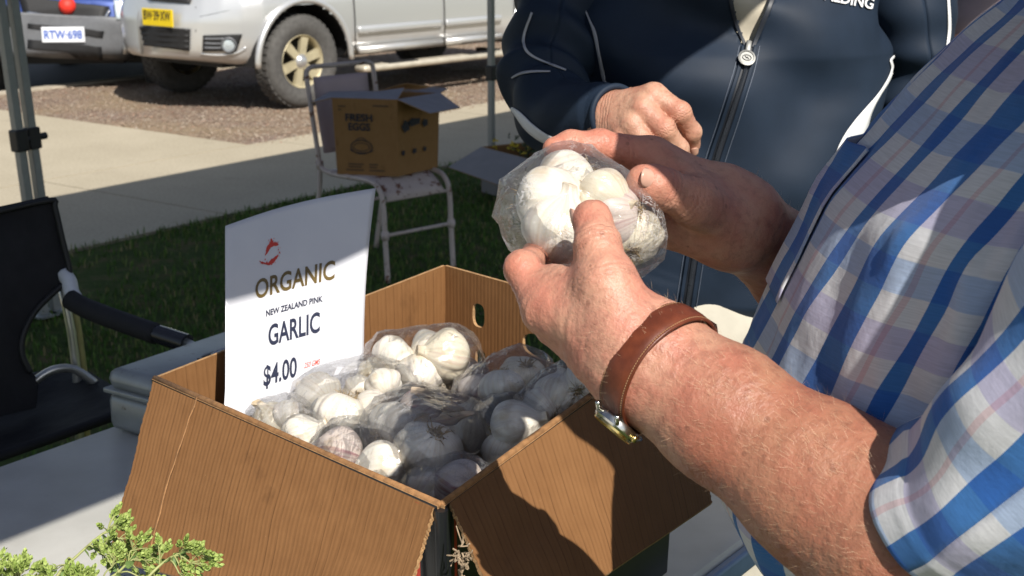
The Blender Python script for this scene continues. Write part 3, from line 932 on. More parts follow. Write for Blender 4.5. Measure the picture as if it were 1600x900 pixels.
# seat: near level sheet
sA, sB, sC, sD = W(40, 585, 2.48), W(118, 572, 2.72), W(215, 640, 2.62), W(130, 760, 2.15)
sE = W(-260, 800, 2.1); sF = W(-190, 640, 2.5)
bs = MB()
nn = 14
pa_, pb_, pc_, pd_ = W(-220, 640, 2.48), W(122, 578, 2.70), W(230, 640, 2.42), W(-220, 800, 2.12)
V = []
for j in range(nn):
    for i in range(nn):
        u, v = i / (nn - 1), j / (nn - 1)
        p = (pa_ * (1 - u) + pb_ * u) * (1 - v) + (pd_ * (1 - u) + pc_ * u) * v
        V.append(p - Vector((0, 0, 0.03 * math.sin(math.pi * u) * math.sin(math.pi * v))))
st = mk('seat', V, grid_faces(nn, nn), MNY, cch)
m_ = st.modifiers.new('t', 'SOLIDIFY'); m_.thickness = 0.012
# frame
def flat_bar(name, pts, w, t_, mat):
    b_ = MB(); b_.tube(pts, w, 10)
    return b_.build(name, mat, cch, True)
flat_bar('rear_upright', [W(92, 430, 2.56), W(104, 480, 2.57), W(112, 520, 2.58), W(120, 580, 2.6), W(134, 900, 2.62)], 0.0085, 0.01, MALU)
flat_bar('rear_upright', [W(104, 440, 2.60), W(112, 480, 2.61), W(119, 520, 2.62), W(127, 580, 2.64), W(142, 900, 2.66)], 0.0115, 0.01, MYEL)
flat_bar('arm_bracket', catmull([W(100, 428, 2.53), W(108, 440, 2.52), W(112, 458, 2.51), W(124, 474, 2.50)], 4), 0.014, 0.01, plain('pale_plastic', (0.6, 0.62, 0.66), 0.4))
arm = flat_bar('arm_rest', catmull([W(110, 468, 2.50), W(135, 482, 2.48), W(190, 503, 2.44), W(245, 522, 2.40)], 5), 0.0185, 0.02, plain('foam_sleeve', (0.014, 0.014, 0.017), 0.8, bump=0.3, bscale=300))
MB().tube([W(246, 522, 2.40), W(292, 537, 2.37)], 0.0165, 12).build('end_cap', plain('glossy_cap', (0.02, 0.02, 0.025), 0.2), arm, True, auto=40)
flat_bar('arm_tube', [W(285, 534, 2.37), W(308, 545, 2.36), W(330, 640, 2.3), W(335, 820, 2.2)], 0.010, 0.01, MALU)
flat_bar('seat_hoop', catmull([W(40, 612, 2.52), W(62, 590, 2.53), W(88, 577, 2.54), W(118, 578, 2.56), W(150, 600, 2.58)], 4), 0.008, 0.01, MALU)
for q in ((-200, 700, 2.5), (-230, 800, 2.15)):
    p = W(*q); flat_bar('leg', [p, Vector((p.x, p.y, 0))], 0.011, 0.01, MALU)
for p in (W(140, 880, 2.62), W(142, 898, 2.66), W(335, 815, 2.2)):
    flat_bar('leg', [p, Vector((p.x + 0.01, p.y + 0.02, 0))], 0.011, 0.01, MALU)

# ---- old metal garden chair with the egg carton
def m_rusty(name='chipped_pink_paint'):
    t = NT(name)
    v = t.coord('Object')
    c = t.ramp(t.noise(v, 12, 4), [(0.3, (0.50, 0.42, 0.39)), (0.7, (0.58, 0.50, 0.47))])
    c = t.mix(t.ramp(t.noise(v, 17, 8, 0.72), [(0.565, 0.0), (0.60, 1.0)]), c, (0.16, 0.06, 0.03))
    t.set(col=c, rough=0.6)
    return t.m
MRU = m_rusty()
gyaw = 0.752
ga = Vector((math.cos(gyaw), math.sin(gyaw), 0)); gf = Vector((math.sin(gyaw), -math.cos(gyaw), 0))
g0 = Vector((-0.7234, 6.345, 0))
gc = thing('garden_chair', 'old pink painted tubular metal chair, rusty and chipped, on the lawn', 'chair', g0)
def gp(x, y, z): return g0 + ga * x + gf * y + Vector((0, 0, z))
GW = 0.186
for sx_ in (-1, 1):
    MB().tube(catmull([gp(sx_ * GW, -0.09, 0.0), gp(sx_ * GW, -0.03, 0.25), gp(sx_ * GW, 0.0, 0.43), gp(sx_ * GW, -0.05, 0.70), gp(sx_ * GW, -0.075, 0.84), gp(sx_ * (GW - 0.012), -0.077, 0.872), gp(sx_ * (GW - 0.04), -0.078, 0.88)], 4), 0.011, 10).build('back_post', MRU, gc, True)
    MB().tube(catmull([gp(sx_ * GW, 0.0, 0.455), gp(sx_ * GW, 0.04, 0.432), gp(sx_ * GW, 0.15, 0.425), gp(sx_ * GW, 0.36, 0.43), gp(sx_ * GW, 0.43, 0.40), gp(sx_ * GW, 0.455, 0.33), gp(sx_ * GW, 0.462, 0.2), gp(sx_ * GW, 0.475, 0.0)], 5), 0.0115, 10).build('front_leg', MRU, gc, True)
    for q_ in ((0.463, 0.205), (0.0, 0.455)): MB().lathe([(0.0, -0.02), (0.016, -0.018), (0.019, 0), (0.016, 0.018), (0.0, 0.02)], Matrix.Translation(gp(sx_ * GW, *q_)), 12).build('joint_collar', MRU, gc, True)
MB().tube([gp(-GW + 0.035, -0.078, 0.88), gp(GW - 0.035, -0.078, 0.88)], 0.011, 10).build('top_rail', MRU, gc, True)
MB().tube([gp(-GW, 0.463, 0.205), gp(GW, 0.463, 0.205)], 0.008, 8).build('stretcher', MRU, gc, True)
MB().tube([gp(-GW, -0.03, 0.25), gp(GW, -0.03, 0.25)], 0.008, 8).build('stretcher', MRU, gc, True)
V = []
for j in range(16):
    t_ = j / 15
    y = 0.03 + 0.42 * t_; z = 0.428 + 0.004 * math.sin(3 * t_) - 0.075 * max(0, (t_ - 0.72) / 0.28) ** 1.6
    for i in range(9): V.append(gp((i / 8 - 0.5) * 0.318, y, z))
o = mk('seat', V, grid_faces(9, 16), MRU, gc); m_ = o.modifiers.new('t', 'SOLIDIFY'); m_.thickness = 0.004
MB().tube([gp(-GW, 0.447, 0.352), gp(GW, 0.447, 0.352)], 0.007, 8).build('seat_rail', MRU, gc, True)
V = []
for j in range(12):
    for i in range(7): V.append(gp((i / 6 - 0.5) * 0.30, -0.062 + 0.05 * (1 - j / 11) ** 1.5 - 0.012 * j / 11, 0.50 + 0.335 * j / 11))
MPK = plain('pink_panel_paint', (0.47, 0.375, 0.40), 0.5, 0, 0.06, 8)
o = mk('back_panel', V, grid_faces(7, 12), MPK, gc); m_ = o.modifiers.new('t', 'SOLIDIFY'); m_.thickness = 0.004

MEGG = m_card('egg_carton_card', (0.25, 0.13, 0.045), (0.34, 0.19, 0.075), lines=False)
MGREY = plain('grey_lined_card', (0.26, 0.25, 0.27), 0.8, 0, 0.08, 20)
ez = 0.436
c0 = WZ(527, 272, ez); c1 = WZ(622, 276, ez); c2 = WZ(684, 262, ez)
c3 = c0 + (c2 - c1)
EH_ = 0.335
egg = thing('egg_carton_box', 'brown cardboard box printed FRESH EGGS with open flaps on the garden chair', 'cardboard box', c0)
ec_ = (c0 + c1 + c2 + c3) / 4
def up(p, z=EH_): return Vector((lerp(ec_.x, p.x, 1.06), lerp(ec_.y, p.y, 1.06), ez + z))
cs = [c0, c1, c2, c3]
for i in range(4):
    a, b_ = cs[i], cs[(i + 1) % 4]
    d = (b_ - a); n = Vector((d.y, -d.x, 0)).normalized()
    if n.dot((a + b_) / 2 - ec_) < 0: n = -n
    slab('side_wall', up(a), up(b_), b_, a, n, egg, 0.004, 4, 4, seed=10 + i, mats=[MEGG, MEGG, MEDGE])
b = MB(); b.add([q + Vector((0, 0, 0.003)) for q in cs], [(0, 1, 2, 3)]); b.build('base_panel', MEGG, egg)
fr, br, fl, bl_ = up(c1), up(c2), up(c0), up(c3)
def flap(a, b_, c_, d_):
    n = (b_ - a).cross(d_ - a).normalized()
    if n.z < 0: n = -n
    slab('flap', a, b_, c_, d_, n, egg, 0.004, 4, 4, seed=20, mats=[MGREY, MEGG, MEDGE])
flap(fr + Vector((0, 0, .002)), br + Vector((0, 0, .002)), W(719, 168, 6.12), W(672, 177, 5.92))
flap(br, bl_, W(634, 130, 6.25), W(700, 138, 6.30))
flap(fl, bl_, W(482, 135, 6.35), W(452, 160, 6.05)) if False else flap(bl_, fl, W(486, 160, 6.0), W(515, 143, 6.2))
flap(fl, fr, W(632, 137, 6.16), W(560, 146, 6.1))
fu_ = (c1 - c0).normalized(); fn_ = Vector((fu_.y, -fu_.x, 0)); fn_ = fn_ if fn_.y < 0 else -fn_
def on_face(a, u, n, x0, z0): return lambda x, y: a + u * (x0 + x) + Vector((0, 0, z0 + y)) + n * (0.012 * ((z0 + y) / EH_) + 0.005)
INK_K = plain('faded_black_ink', (0.03, 0.03, 0.04), 0.7)
put_text('lettering', fit_text('FRESH', 0.122, 0.032, bold=0.03), on_face(c0, fu_, fn_, 0.05, 0.238), INK_K, egg)
put_text('lettering', fit_text('EGGS', 0.098, 0.032, bold=0.03), on_face(c0, fu_, fn_, 0.062, 0.198), INK_K, egg)
put_text('lettering', fit_text('HEN EGGS', 0.07, 0.014, bold=0.02), on_face(c0, fu_, fn_, 0.165, 0.296), INK_K, egg) if False else None
def ring_poly(cx, cy, rx, ry, w, n=28, a0=0, a1=6.2832):
    V, F = [], []
    for k in range(n + 1):
        a = a0 + (a1 - a0) * k / n
        V += [(cx + rx * math.cos(a), cy + ry * math.sin(a)), (cx + (rx - w) * math.cos(a), cy + (ry - w) * math.sin(a))]
    for k in range(n): F.append([2 * k, 2 * k + 2, 2 * k + 3, 2 * k + 1])
    return V, F
em_v, em_f = [], []
for q in ((0, 0, 0.05, 0.032, 0.004), (0, 0, 0.038, 0.019, 0.003), (0, 0.012, 0.03, 0.03, 0.003, 16, 0.3, 2.84), (0, -0.008, 0.055, 0.02, 0.004, 16, 3.3, 6.1)):
    V_, F_ = ring_poly(*q); k = len(em_v); em_v += V_; em_f += [[i + k for i in f] for f in F_]
put_text('emblem', (np.array(em_v), em_f), on_face(c0, fu_, fn_, 0.118, 0.125), INK_K, egg)
ml_v, ml_f = [], []
for (x, y, w) in ((0.055, 0.046, 0.07), (0.055, 0.034, 0.06), (0.045, 0.020, 0.08), (0.15, 0.046, 0.04), (0.15, 0.034, 0.035), (0.15, 0.020, 0.07), (0.018, 0.298, 0.035), (0.018, 0.283, 0.014), (0.175, 0.303, 0.07)):
    k = len(ml_v); ml_v += [(x, y), (x + w, y), (x + w, y + 0.006), (x, y + 0.006)]; ml_f.append([k, k + 1, k + 2, k + 3])
for q_ in ml_f: put_text('small_print', (np.array([ml_v[i] for i in q_]), [[0, 1, 2, 3]]), on_face(c0, fu_, fn_, 0.0, 0.0), plain('faint_ink', (0.10, 0.06, 0.035), 0.7), egg)
ru_ = (c2 - c1).normalized(); rn_ = Vector((ru_.y, -ru_.x, 0)); rn_ = rn_ if rn_.x > 0 else -rn_
mv, mf = [], []
for (cx_, cy_, rx_, ry_) in ((0.045, 0.215, 0.03, 0.03), (0.10, 0.228, 0.05, 0.02), (0.03, 0.1, 0.012, 0.014), (0.105, 0.1, 0.016, 0.014), (0.175, 0.1, 0.012, 0.013), (0.175, 0.215, 0.022, 0.02)):
    k = len(mv); mv += [(cx_ + rx_ * math.cos(a * 0.628) * (1 if a % 2 else 0.75), cy_ + ry_ * math.sin(a * 0.628) * (1 if a % 2 else 0.75)) for a in range(10)]; mf.append(list(range(k, k + 10)))
for q_ in mf: put_text('emblem', (np.array([mv[i] for i in q_]), [list(range(10))]), on_face(c1, ru_, rn_, 0.0, 0.0), INK_K, egg)

# ---- grey crate with yellow flowers by the far gazebo leg
MCR = plain('grey_card', (0.22, 0.21, 0.215), 0.85, 0, 0.06, 10)
k0, k1 = WZ(752, 300, 0.0), WZ(850, 330, 0.0)
ku = (k1 - k0); ku.z = 0; ku.normalize(); kn = Vector((-ku.y, ku.x, 0))
crt = thing('produce_carton', 'grey cardboard carton with an open flap and yellow flowers behind the jacket man', 'cardboard box', k0)
kk = [k0, k0 + ku * 0.55, k0 + ku * 0.55 + kn * 0.4, k0 + kn * 0.4]
for i in range(4):
    a, b_ = kk[i], kk[(i + 1) % 4]
    d = b_ - a; n = Vector((d.y, -d.x, 0)).normalized()
    slab('side_wall', a + Vector((0, 0, 0.26)), b_ + Vector((0, 0, 0.26)), b_ + Vector((0, 0, 0.002)), a + Vector((0, 0, 0.002)), n, crt, 0.005, 3, 3, mats=[MCR, MEGG, MEDGE])
a, b_ = kk[0] + Vector((0, 0, 0.26)), kk[1] + Vector((0, 0, 0.26))
ffa, ffb = a - kn * 0.20 - Vector((0, 0, 0.10)) - ku * .03, b_ - kn * 0.20 - Vector((0, 0, 0.12))
slab('flap', a, b_, ffb, ffa, (b_ - a).cross(ffa - a).normalized() * -1, crt, 0.005, 3, 3, mats=[MCR, MCR, MEDGE])
a, b_ = kk[3] + Vector((0, 0, 0.26)), kk[2] + Vector((0, 0, 0.26))
slab('flap', a, b_, b_ + kn * 0.1 + Vector((0, 0, 0.17)), a + kn * 0.1 + Vector((0, 0, 0.17)), -kn, crt, 0.005, 3, 3, mats=[plain('dark_brown_card', (0.05, 0.03, 0.02), 0.9), MCR, MEDGE])
fl_ = thing('flower_bunch', 'bunch of yellow flowers lying in the grey carton', 'flowers', (kk[0] + kk[2]) / 2 + Vector((0, 0, 0.1)))
b = MB(); b2 = MB()
for k in range(90):
    p = k0 + ku * rnd.uniform(0.06, 0.5) + kn * rnd.uniform(0.05, 0.34) + Vector((0, 0, rnd.uniform(0.22, 0.34)))
    q = b if k % 3 == 0 else b2
    for m in range(5):
        a = Vector((rnd.gauss(0, 1), rnd.gauss(0, 1), rnd.gauss(0.4, 0.6))).normalized() * rnd.uniform(0.014, 0.03)
        s_ = a.orthogonal().normalized() * 0.008
        q.add([p, p + a * .6 + s_, p + a, p + a * .6 - s_], [(0, 1, 2, 3)])
tag(b.build('petals', plain('yellow_petal', (0.55, 0.42, 0.02), 0.7), fl_), kind='stuff')
tag(b2.build('leaves', plain('dark_leaf', (0.04, 0.06, 0.02), 0.7), fl_), kind='stuff')
b = MB()
for k in range(8):
    p = k0 + ku * rnd.uniform(0.1, 0.45) + kn * rnd.uniform(0.08, 0.3)
    b.tube([p + Vector((0, 0, 0.02)), p + Vector((rnd.uniform(-.04, .04), rnd.uniform(-.04, .04), 0.25))], 0.004, 5)
b.build('stalks', plain('stalk', (0.07, 0.10, 0.03), 0.8), fl_)

# ================================================================== GARLIC
def m_garlic(name, tint=(0.79, 0.75, 0.655), streak=(0.56, 0.45, 0.30), purple=0.25):
    t = NT(name)
    uv = t.n('TexCoord').outputs['UV']
    a = t.noise(t.n('Mapping', I={'Vector': uv, 'Scale': (46.0, 1.3, 1.0)}), 1.0, 5, 0.6)
    b_ = t.noise(t.n('Mapping', I={'Vector': uv, 'Scale': (18.0, 1.0, 1.0), 'Location': (3.1, 2.0, 0.0)}), 1.0, 4, 0.6)
    ob = t.coord('Object')
    c = t.mix(t.ramp(a, [(0.45, 0.0), (0.75, 0.55)]), tint, streak)
    c = t.mix(t.math('MULTIPLY', t.ramp(b_, [(0.52, 0.0), (0.68, 1.0)]), purple), c, (0.32, 0.15, 0.16))
    c = t.mix(t.ramp(t.noise(ob, 55, 4), [(0.54, 0.0), (0.72, 0.5)]), c, (0.52, 0.39, 0.22))
    sx_ = t.n('SeparateXYZ', I={0: uv})
    c = t.mix(t.ramp(sx_.outputs[1], [(0.70, 0.0), (0.93, 0.7)]), c, (0.48, 0.35, 0.20))
    c = t.mix(t.ramp(sx_.outputs[1], [(0.04, 0.75), (0.12, 0.0)]), c, (0.42, 0.30, 0.16))
    t.set(col=c, rough=0.42, spec=0.4, normal=t.bump(a, 0.30, 0.0012), sss=0.12, sssr=(1.0, 0.8, 0.5), ssss=0.006)
    return t.m
MGAR = [m_garlic('garlic_skin_white'), m_garlic('garlic_skin_cream', (0.70, 0.64, 0.50), (0.50, 0.38, 0.24), 0.35), m_garlic('garlic_skin_purple', (0.62, 0.54, 0.48), (0.42, 0.30, 0.25), 0.9)]
MROOT = plain('garlic_roots', (0.36, 0.26, 0.13), 0.9, 0, 0.4, 200)
PROF = [(0.0, -0.47), (0.16, -0.52), (0.24, -0.58), (0.5, -0.53), (0.80, -0.30), (0.98, 0.02), (0.98, 0.36), (0.80, 0.68), (0.52, 0.94), (0.31, 1.10), (0.24, 1.24), (0.215, 1.38), (0.215, 1.43), (0.15, 1.45), (0.0, 1.42)]
def bulb_mesh(seed, R_):
    r_ = random.Random(seed)
    pr = catmull([Vector((a, b_, 0)) for a, b_ in PROF], 4)
    n = 72
    N = r_.choice((6, 7, 8, 9))
    ed = sorted((k + r_.uniform(-0.25, 0.25)) / N for k in range(N))
    th = np.arange(n) / n
    lobe = np.zeros(n)
    for k in range(N):
        a, b_ = ed[k], ed[(k + 1) % N] + (1 if k == N - 1 else 0)
        amp = r_.uniform(0.6, 1.25)
        for i in range(n):
            x = th[i]
            for q in (x, x + 1):
                if a <= q < b_: lobe[i] = amp * (math.sin(math.pi * (q - a) / (b_ - a)) ** 0.7) + 0.25 * (amp - 1)
    V, UV = [], []
    zmax = 1.9
    bend = (r_.gauss(0, 0.22), r_.gauss(0, 0.22))
    tw = r_.uniform(-0.5, 0.5)
    for m, p in enumerate(pr):
        r, z = max(p.x, 0.0), p.y
        w = math.exp(-((z - 0.10) / 0.55) ** 2)
        w2 = 0.35 * math.exp(-((z - 1.1) / 0.4) ** 2)
        k = max(0, (z - 0.7)) ** 1.6
        for i in range(n + 1):
            i_ = i % n
            a = 2 * math.pi * i_ / n + tw * max(z, 0) * 0.4
            rr = r * (1 + 0.15 * w * (lobe[i_] - 0.72) + w2 * 0.3 * math.sin(a * 5 + seed))
            V.append((R_ * (rr * math.cos(a) + bend[0] * k), R_ * (rr * math.sin(a) + bend[1] * k), R_ * (z - 0.1)))
            UV.append((i / n, (m / (len(pr) - 1))))
    V = np.array(V)
    V += 0.04 * R_ * np.stack([vnoise(V / R_ * 1.6 + seed, q) for q in range(3)], 1)
    return V, grid_faces(n + 1, len(pr)), np.array(UV)
def roots_mesh(seed, R_):
    r_ = random.Random(seed + 50)
    b = MB()
    for k in range(48):
        a = r_.uniform(0, 6.28); q = r_.uniform(0.0, 0.2)
        p = Vector((q * math.cos(a), q * math.sin(a), -0.6)) * R_
        l = r_.uniform(0.12, 0.42) * R_
        d = Vector((math.cos(a) * r_.uniform(0.2, 1.3), math.sin(a) * r_.uniform(0.2, 1.3), -0.55)).normalized()
        d2 = (d + Vector((r_.gauss(0, .6), r_.gauss(0, .6), r_.gauss(0.2, .4)))).normalized()
        b.tube([p, p + d * l * 0.6, p + d * l * 0.6 + d2 * l * 0.5], [0.018 * R_, 0.014 * R_, 0.006 * R_], 4, False)
    return b
BR_ = 0.0275
PROTO = []
for k in range(7):
    V, F, UV = bulb_mesh(100 + k, BR_)
    me_o = mk('garlic_bulb', V, F, MGAR[0], uv=UV)
    rt = roots_mesh(k, BR_).build('roots', MROOT, me_o, True, local=True)
    PROTO.append((me_o, rt))
used = set()
def bulb(p, axis, label, scale=1.0, spin=0.0, var=0, mat=0, group='garlic bulbs in the clear bags'):
    o0, r0 = PROTO[var % 7]
    if var % 7 in used:
        o = o0.copy(); COL.objects.link(o)
        r = r0.copy(); COL.objects.link(r); r.parent = o
    else:
        used.add(var % 7); o = o0
    q = Vector(axis).normalized().to_track_quat('Z', 'Y').to_matrix().to_4x4() @ Matrix.Rotation(spin, 4, 'Z')
    o.matrix_world = Matrix.Translation(p) @ q @ Matrix.Scale(scale, 4)
    if mat:
        o.material_slots[0].link = 'OBJECT'
        o.material_slots[0].material = MGAR[mat]
    tag(o, label, 'garlic bulb', group)
    return o
TC = lambda p: (CAMP - Vector(p)).normalized()
UPV = Vector((0, 0, 1)); RT = Vector((1, 0, 0)); LF = Vector((-1, 0, 0))
def view_axis(p, x, y, f):               # neck direction: x right, y up in the picture, f towards the viewer
    c = TC(p); r = Vector((0, 0, 1)).cross(c).normalized(); u = c.cross(r)
    return r * x + u * y + c * f
# (px, py, level z, scale, (right, up, towards viewer) of the neck, mesh, skin, bag, label)
BL = [
 (612, 562, 1.026, 1.05, (0.6, 0.4, -0.5), 0, 0, 'A', 'white garlic bulb with its neck up, leftmost of the back bag beside the sign edge'),
 (655, 592, 1.012, 1.12, (-0.1, 0.5, -0.85), 1, 0, 'A', 'white garlic bulb showing brown roots, front of the back bag in the box'),
 (668, 550, 1.032, 0.95, (0.7, 0.25, -0.2), 2, 0, 'A', 'white garlic bulb at the very back against the far box corner'),
 (702, 556, 1.035, 1.18, (-0.85, 0.1, 0.3), 3, 1, 'A', 'large cream garlic bulb lying on its side, right end of back bag'),
 (722, 590, 1.005, 1.0, (0.6, 0.2, -0.3), 4, 2, 'A', 'shaded garlic bulb at the right bottom of the back bag'),
 (500, 622, 1.008, 1.08, (-0.5, 0.25, -0.7), 5, 0, 'B', 'white garlic bulb leaning left, back of the bag in front of the sign'),
 (530, 648, 1.010, 1.20, (-0.25, -0.55, 0.1), 6, 0, 'B', 'large lobed white garlic bulb at the front of the bag before the sign'),
 (562, 612, 1.010, 0.72, (0.1, 0.3, -0.8), 0, 0, 'B', 'small round white garlic bulb below the sign corner, left of a like one'),
 (600, 604, 1.020, 0.80, (-0.3, 0.6, -0.6), 1, 0, 'B', 'small white garlic bulb with root tufts below the sign corner, right of a like one'),
 (575, 640, 1.005, 0.9, (0.6, -0.3, -0.2), 2, 0, 'B', 'white garlic bulb in the gap right of the large lobed bulb'),
 (584, 588, 1.012, 0.8, (0.2, 0.2, -0.8), 3, 1, 'B', 'cream garlic bulb peeping between the sign and the back bag'),
 (426, 664, 0.990, 0.95, (-0.3, 0.75, 0.5), 4, 1, 'C', 'cream garlic bulb with a pointed dry neck at the left rim below the sign'),
 (468, 684, 1.002, 0.92, (0.75, 0.3, 0.2), 5, 0, 'C', 'white garlic bulb at the left rim, its shoulder just above the cardboard'),
 (452, 655, 1.0, 0.8, (0.1, 0.6, -0.5), 6, 0, 'C', 'white garlic bulb half hidden between the sign foot and the left rim'),
 (612, 668, 1.012, 1.06, (0.5, 0.45, -0.35), 0, 0, 'D', 'smooth white garlic bulb half in shade left of the brown dry skins'),
 (672, 704, 1.012, 1.38, (-0.15, -0.35, -0.3), 1, 0, 'D', 'large shaded grey white garlic bulb in the middle of the box'),
 (720, 676, 1.0, 1.1, (0.3, 0.8, 0.15), 2, 1, 'D', 'tall cream garlic bulb with shredded neck right of the box middle'),
 (655, 645, 1.004, 1.0, (0.55, 0.35, 0.2), 3, 2, 'D', 'purple brown garlic bulb under the dry skins in the box middle'),
 (535, 712, 0.998, 1.10, (-0.8, 0.15, -0.1), 4, 0, 'E', 'white garlic bulb lying under taut film near the front left rim'),
 (602, 733, 0.996, 1.12, (-0.9, -0.05, 0.1), 5, 0, 'E', 'pink streaked white garlic bulb with its neck to the left on the front left rim'),
 (800, 668, 1.028, 1.10, (0.75, 0.25, 0.2), 6, 0, 'F', 'sunlit white garlic bulb with a brown cut neck at the right rim'),
 (790, 704, 1.004, 0.95, (-0.2, -0.7, 0.1), 0, 0, 'F', 'white garlic bulb low at the right rim under a sunlit one'),
 (762, 660, 1.0, 0.85, (-0.5, 0.3, -0.5), 1, 0, 'F', 'small shaded garlic bulb left of the sunlit right rim bulb'),
 (785, 606, 1.040, 1.0, (0.05, -0.95, 0.1), 2, 0, 'G', 'tall shaded white garlic bulb standing below the far handle hole'),
 (818, 590, 1.045, 1.08, (-0.2, -0.7, -0.6), 3, 1, 'G', 'tan garlic bulb showing a purple grey base below the far handle hole'),
 (748, 622, 1.01, 1.0, (0.4, 0.5, 0.0), 4, 2, 'G', 'dim garlic bulb in the shade beside the back bag'),
 (868, 618, 1.052, 0.85, (0.2, 0.7, -0.2), 5, 0, 'H', 'small white garlic bulb near the right rim below the wrist'),
 (912, 606, 1.060, 1.05, (0.3, 0.2, -0.75), 6, 0, 'H', 'white garlic bulb with dark root strands, rightmost in the box'),
 (850, 645, 1.035, 1.0, (-0.4, 0.2, -0.4), 0, 0, 'H', 'shaded garlic bulb behind the sunlit right rim bulb'),
 (722, 762, 0.992, 1.05, (-0.7, 0.3, -0.3), 1, 2, 'I', 'pink brown garlic bulb low in the near corner of the box'),
 (668, 768, 0.980, 1.0, (0.5, 0.5, -0.3), 2, 0, 'I', 'dim garlic bulb under film in the near corner of the box'),
 (640, 610, 0.985, 1.0, (0.2, 0.7, 0.0), 3, 0, 'B', 'white garlic bulb deep between the front bag and the back bag'),
 (760, 700, 0.965, 1.0, (0.4, 0.6, 0.0), 4, 1, 'F', 'dim garlic bulb deep below the right rim'),
 (560, 690, 0.975, 1.0, (-0.4, 0.6, 0.0), 5, 0, 'E', 'white garlic bulb deep behind the front left rim'),
]
bags = {}
for k, (x, y, z, s_, ax, v_, m_, bg_, lab) in enumerate(BL):
    p = WZ(x, y, z)
    bulb(p, view_axis(p, *ax), lab, s_, k * 1.7, v_, m_)
    bags.setdefault(bg_, []).append((p, BR_ * s_ * 1.08, view_axis(p, *ax).normalized()))
# filling under the visible layer
flr = []
for i in range(5):
    for j in range(4):
        u, v = (i + 0.5) / 5, (j + 0.5) / 4
        p = (bL * (1 - u) + bF * u) * (1 - v) + (bB * (1 - u) + bR * u) * v
        p = lerp(cen, p, 0.86); p.z = 0.945
        flr.append(p)
for k, p in enumerate(flr):
    bulb(p + Vector((rnd.uniform(-.01, .01), rnd.uniform(-.01, .01), rnd.uniform(-.012, .006))), (rnd.gauss(0, 1), rnd.gauss(0, 1), rnd.gauss(0, 1)), 'garlic bulb of the lower layer under the bags', 1.05, k, k, k % 3, 'garlic bulbs of the lower layer')

# ---- clear film bags
def m_film(name='clear_film', k_crease_glint=0.22, k_haze=0.006, k_f=0.035):
    t = NT(name)
    v = t.coord('Object')
    warp = t.n('VectorMath', operation='ADD', I={0: v, 1: t.n('VectorMath', operation='SCALE', I={0: t.n('TexNoise', I={'Vector': v, 'Scale': 14.0, 'Detail': 2.0}).outputs[1], 3: 0.05}).outputs[0]}).outputs[0]
    w1 = t.noise(t.n('Mapping', I={'Vector': warp, 'Scale': (1.0, 1.0, 3.0)}), 60, 3, 0.6)
    w2 = t.noise(t.n('Mapping', I={'Vector': warp, 'Scale': (2.6, 0.8, 0.9), 'Rotation': (0.4, 0.9, 0.3)}), 48, 2, 0.6)
    r1 = t.math('ABSOLUTE', t.math('SUBTRACT', w1, 0.5)); r2 = t.math('ABSOLUTE', t.math('SUBTRACT', w2, 0.5))
    line = t.math('MAXIMUM', t.ramp(r1, [(0.0, 1.0), (0.022, 0.0)]), t.ramp(r2, [(0.0, 0.8), (0.018, 0.0)]))  # pale streaks painted in for creases and the sun glints along them
    gate = t.ramp(t.noise(v, 24, 2), [(0.50, 0.0), (0.64, 1.0)])
    line = t.math('MULTIPLY', line, gate)
    bm = t.bump(t.math('ADD', r1, r2), 0.35, 0.004)
    tr = t.n('BsdfTransparent', I={0: (0.97, 0.97, 0.975)})
    gl = t.n('BsdfGlossy', I={'Roughness': 0.09, 'Normal': bm}); gl.inputs[0].default_value = (1, 1, 1, 1)
    df = t.n('BsdfTranslucent', I={'Normal': bm}); df.inputs[0].default_value = (0.9, 0.9, 0.92, 1)
    d2 = t.n('BsdfDiffuse', I={'Normal': bm}); d2.inputs[0].default_value = (0.9, 0.9, 0.92, 1)
    dd = t.n('MixShader'); dd.inputs[0].default_value = 0.5; t.link(df.outputs[0], dd.inputs[1]); t.link(d2.outputs[0], dd.inputs[2])
    lw = t.n('LayerWeight', I={'Blend': 0.35, 'Normal': bm})
    f = t.math('MINIMUM', t.math('ADD', t.math('MULTIPLY', lw.outputs['Fresnel'], 0.6), k_f), 0.55)
    m1 = t.n('MixShader'); t.link(f, m1.inputs[0]); t.link(tr.outputs[0], m1.inputs[1]); t.link(gl.outputs[0], m1.inputs[2])
    lw2 = t.n('LayerWeight', I={'Blend': 0.3})
    hz = t.math('ADD', t.math('ADD', t.math('MULTIPLY', lw2.outputs['Facing'], 0.07), k_haze), t.math('MULTIPLY', line, k_crease_glint))
    m2 = t.n('MixShader'); t.link(hz, m2.inputs[0]); t.link(m1.outputs[0], m2.inputs[1]); t.link(dd.outputs[0], m2.inputs[2])
    t.link(m2.outputs[0], t.out.inputs[0])
    return t.m
MFILM = m_film()
MFILM2 = m_film('clear_crisp_film', 0.55, 0.02, 0.06)  # held bag: stronger painted streaks stand in for sun reflections in the wrinkles
